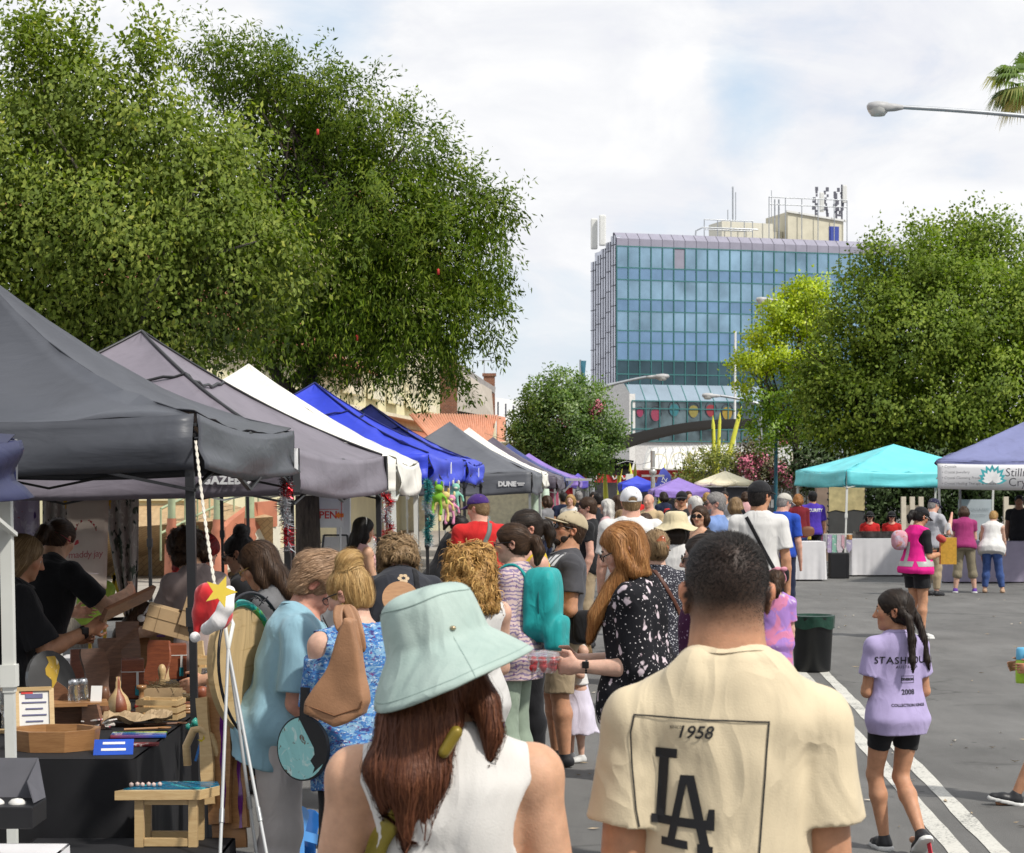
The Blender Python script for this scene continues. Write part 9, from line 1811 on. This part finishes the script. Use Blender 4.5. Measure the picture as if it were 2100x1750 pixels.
q = far('woman with ginger bob in maroon long sleeved top and denim shorts at the white table',1636,106,1009,6,'f','fair',maroon,denim,('bob','ginger'),head=(-30,0),topkw=dict(sleeve=1.8,e=.012),botkw=dict(end=.5),shoes=shoe_w,armR=((.1,.1,-1),(.3,.9,.2)),bulk=1.1)
S2 = Sdf();c = world(q,(.16,-.16,.93));S2.el(c,(.13,.06,.10),None,.02,'add',2.6);sdf_single(S2,.014,'shoulder_bag',mat('brown_bag',(.16,.06,.03),.5),'round brown bag at the hip of the maroon top woman','bag')
q = far('security guard in a purple polo shirt with pale lettering on the back',1666,103,1004,2,'m','tan',cm('purple_polo',(.07,.035,.36)),bk_,('short','black'),black_c,bulk=1.1,topkw=dict(e=.016,sleeve=.8),vox=.0125);V,Fc = text_geo('SECURITY',.085,bold=.003);decal(q,V,Fc,(0,0,q.h*.76),(1,0,0),(0,0,1),(0,1,0),wl,'lettering')
# pink vest woman with phone and gold bag
S_ = 171.;q = person('woman in a hot pink safety vest and black cap looking at her phone',at(1880,S_),-62,1.62,'f','tan',lean=3,head=(-4,22),bulk=1.12,vox=.0085,armL=((.1,.05,-1),(-.15,1,.1)),armR=((.12,.05,-1),(-.25,1,.14)),top=dict(m=black_c,sleeve=.85,e=.008,hem=-.06),bot=dict(m=black_c,end=.58,wide=.02,e=.012,name='shorts'),shoes=(shoe_w,soles),hair=('pony','black'),glasses='clear:white',legs=dict(knL=(-.05,.02,.285),anL=(-.05,-.05,.055),knR=(.05,.02,.285),anR=(.06,.0,.045)))
headgear(q,'cap',black_c);vest = pattern('hot_pink_vest',(.72,.02,.24),[]);kn = q.shirt
shirt(q,vest,sleeve=0,e=.020,hem=-.045,neckr=.06,neckd=.10,flare=.4,name='safety_vest',collar=False,armhole=(-.014,.05,.048),drape=1.,strap=lambda S: S.rc((0,.2,.6),(0,.2,1.5),.07,.06,.01,'sub'));vst = q.shirt
grt = mat('grey_reflective',(.38,.38,.36),.35,.05)
V,Fc = [],[]
for z0,z1,n_ in ((.855,.905,40),):
    pts = [(-.24+.48*i/n_,0) for i in range(n_+1)]
    V = [(x,z,0) for x,_ in pts for z in (z0,z1)];Fc = [(2*i,2*i+2,2*i+3,2*i+1) for i in range(n_)]
bv = [vst]
for d_,xx in (((1,0,0),(0,-1,0)),((0,1,0),(1,0,0)),((-1,0,0),(0,1,0))):
    decal(q,[(-.13,-.03,0),(.13,-.03,0),(.13,.03,0),(-.13,.03,0)],[(0,1,2,3)],(0,0,.90),xx,(0,0,1),d_,grt,'reflective_band',bv,.003)
    decal(q,[(-.03,.03,0),(.03,.03,0),(.03,.26,0),(-.03,.26,0)],[(0,1,2,3)],(0,0,.90),xx,(0,0,1),d_,grt,'reflective_band',bv,.003)
ph = thing('phone','phone held by the woman in the pink vest','phone',world(q,(q.J['wrL']+q.J['wrR'])/2+Vector((0,.10,.03))));mb = MB();mb.box(ph.location,(.075,.14,.01),Matrix.Rotation(R(-35),3,'X'),bev=.004);mb.build('case',frame_d,ph);mb = MB();mb.box(ph.location+Vector((0,-.003,.008)),(.066,.12,.004),Matrix.Rotation(R(-35),3,'X'));mb.build('screen',lens_d,ph)
gb = thing('gift_bag','gold paper gift bag hanging from the arm of the pink vest woman','bag',W(1944,1160,S_));mb = MB();gold = mat('gold_paper',(.52,.29,.04),.35,.12,30.)
mb.box(W(1944,1130,S_),(.19,.09,.32));mb.build('sack',gold,gb);mb = MB()
for dy in (-.03,.03): mb.tube([W(1938,1096,S_)+Vector((0,dy,0)),W(1940,1075,S_)+Vector((0,dy,0)),W(1946,1073,S_)+Vector((0,dy,0)),W(1952,1096,S_)+Vector((0,dy,0))],.006,5)
mb.build('handle',soles,gb)
S2 = Sdf();c = W(1930,1105,S_);S2.el(c,(.06,.09,.045),np.array(Matrix.Rotation(R(35),3,'Y')),.02,'add',2.5);sdf_single(S2,.01,'purse',cloth('coral_purse',(.45,.07,.06)),'coral red purse tucked under the forearm of the pink vest woman','purse')
S2 = Sdf();S2.el(W(1845,1108,S_),(.10,.09,.12),None,.02,'add',2.6);sdf_single(S2,.01,'mini_backpack',pattern('pink_cat_print',(.55,.28,.33),[('noise',14.,.55,(.5,.42,.5),.6,None),('noise',20.,.62,(.45,.2,.12),.4,None)]),'small pale pink patterned backpack behind the pink vest woman','backpack')
# shoppers at the crystal stall and people behind the white table
far('man in a navy cap and grey shirt raising a hand at the crystal stall',1912,124,1015,-56,'m','pink',cm('silver',(.40,.40,.43)),khaki,('short','grey'),cm('navy_cap',(.02,.02,.05)),dz=.02,head=(-8,20),bulk=1.25,armR=((.1,.5,-.8),(-.2,.5,.9)),topkw=dict(sleeve=.8,e=.016))
far('woman in a magenta T-shirt and khaki cropped trousers bending at the crystal stall',1978,121,1040,-8,'f','fair',cm('magenta',(.28,.03,.13)),cm('olive_khaki',(.22,.19,.13)),('bob','brown'),lean=16,head=(0,12),dz=-.07,bulk=1.25,botkw=dict(end=1.45,wide=.01),topkw=dict(sleeve=.5,e=.014),shoes=(cm('violet_shoe',(.12,.05,.3)),soles),armR=lt,legs=dict(knL=(-.07,.01,.285),anL=(-.10,-.01,.045),knR=(.08,.01,.285),anR=(.11,.0,.045)))
far('woman with short blonde hair in white sleeveless blouse and blue jeans at the crystal stall',2034,121,1050,-20,'f','fair',wt,denim,('short','blonde'),lean=20,head=(-10,18),dz=-.08,bulk=1.25,topkw=dict(sleeve=0,e=.02,hem=-.08,flare=.5,armhole=(-.015,.05,.04)),shoes=cm('beige_flat',(.45,.30,.2)),armR=((.12,.5,-1),(0,.6,-.8)),legs=dict(knL=(-.06,.01,.285),anL=(-.08,-.01,.045),knR=(.08,.01,.285),anR=(.12,.0,.045)))
far('stallholder in black standing in the shade behind the crystal table',2090,108,1012,165,'m','deep',bk_,bk_,('short','black'),bulk=1.2)
for px,lb in ((1784,'seated stallholder in black visor, sunglasses and red top, left one behind the white table'),(1829,'seated stallholder in black visor, sunglasses and red top, right one beside the pink vest')):
    q = person(lb,at(px,94),174,1.64,'f','pink',legs='sit',seat=.40,top=dict(m=red_c),bot=dict(m=navy_c),shoes=shoe_b,hair=('bob','black'),glasses='sun',vox=.0125);headgear(q,'visor',black_c)
    st_ = MB();o = at(px,94)+Vector((0,.1,0));st_.box(o+Vector((0,0,.38)),(.42,.42,.04));st_.box(o+Vector((0,.22,.62)),(.42,.03,.4))
    for sx in (-1,1):
        for sy in (-1,1): st_.bar(o+Vector((sx*.19,sy*.19,0)),o+Vector((sx*.19,sy*.19,.38)),.025)
    single(st_,'folding_chair',blackm,'dark folding chair under the %s seated stallholder in red' % ('left' if px < 1800 else 'right'),'chair',loc=o)
# tie-dye girl and the boy cut by the right edge
S_ = 262.;tdye = pattern('tie_dye',(.36,.20,.52),[('noise',5.,.52,(.58,.20,.34),.8,None),('noise',7.,.60,(.60,.50,.62),.6,None)])
q = person('girl in purple and pink tie-dye dress with pink bow beside the rubbish bin',at(1590,S_),10,1.19,'f','fair',hk=1.2,vox=.0085,head=(-14,0),bulk=1.0,armL=((.1,.3,-1),(-.2,1,.1)),armR=((.1,0,-1),(0,.2,-1)),top=dict(m=tdye,sleeve=.7,e=.016,hem=-.09,drape=1.),bot=dict(m=tdye,end=.8,skirt=1.25,name='skirt'),shoes=shoe_w,hair=('pony','brown'))
S2 = Sdf()
for sx in (-1,1): S2.el(q.hp(.2+.14*sx,-.2,.55),np.array((.16,.08,.11))*q.hh,None,.01)
sdf_obj(S2,.007,'bow',mat('pink_bow',(.62,.25,.32),.6),q.t);mb = MB();mb.tube([q.hp(.43*math.cos(a),-.05,.1+.45*math.sin(a)) for a in [R(-10+200*i/14) for i in range(15)]],.03*q.hh,5);mb.build('headband',mat('pink_bow',(.62,.25,.32)),q.t,False)
S_ = 352.;q = person('child in dark shorts and black sneakers walking in at the right edge',at(2158,S_),88,1.36,'m','tan',hk=1.15,vox=.0075,legs=dict(knL=(-.05,.06,.29),anL=(-.05,.165,.06),knR=(.05,-.01,.285),anR=(.05,-.14,.075)),armL=((.1,-.28,-1),(-.1,1.,-.05)),armR=((.1,-.15,-1),(-.3,1,-.05)),top=dict(m=cm('teal_tee',(.05,.2,.22)),sleeve=.6,hem=-.06),bot=dict(m=cm('black_shorts',(.016,.016,.018)),end=.95,wide=.02,name='shorts'),shoes=(shoe_b,soles),hair=('short','brown'))
bt_ = thing('drink_bottle','lime green drink bottle with light blue lid at the right edge','bottle',W(2096,1402,S_));mb = MB();mb.lathe([(.0,0),(.036,.003),(.038,.02),(.038,.12),(.03,.14)],bt_.location,16);mb.build('flask',mat('lime_plastic',(.36,.58,.05),.35),bt_);mb = MB();mb.lathe([(.034,.14),(.036,.15),(.034,.20),(.026,.21),(.0,.212)],bt_.location,16);mb.build('lid',mat('sky_plastic',(.12,.42,.65),.35),bt_)
# the tail of the crowd: heads and shoulders down the street
rgc = random.Random(12);cols = [('white',white_c),('navy',navy_c),('black',black_c),('pale pink',pinkc),('grey',gy),('red',red_c),('light blue',lblue)]
spots = [(1120,110,1012,'f','brown',4,60),(1155,100,1006,'m','black',1,20),(1170,105,1010,'f','blonde',0,160),(1186,95,1004,'m','grey',2,20),(1218,92,1005,'f','dark',3,190),(1280,90,1003,'m','brown',6,10),(1305,95,1006,'f','sandy',5,170),(1360,92,1005,'f','dark',1,30),(1412,90,1004,'m','brown',0,200),(1450,95,1006,'f','blonde',2,10),(1486,92,1004,'m','dark',4,170),(1528,90,1005,'f','brown',3,20)]
nm = ['just past the slate grey canopy','near the end of the left row','below the narrow white post sign','left of the silver blonde woman','near the stout yellow pole','behind the white cap','between the white cap and the steel post','right of the steel post','behind the black polo man','behind the grey bearded man','under the cream umbrella','by the food stall']
for (px,s,top,sx,hc,ci,yw),where in zip(spots,nm):
    far('distant %s in a %s top %s' % ('woman' if sx == 'f' else 'man',cols[ci][0],where),px,s,top,yw,sx,rgc.choice(['light','tan','fair']),cols[ci][1],navy_c,('bob' if sx == 'f' else 'short',hc),group='people far down the street',vox=.0145)
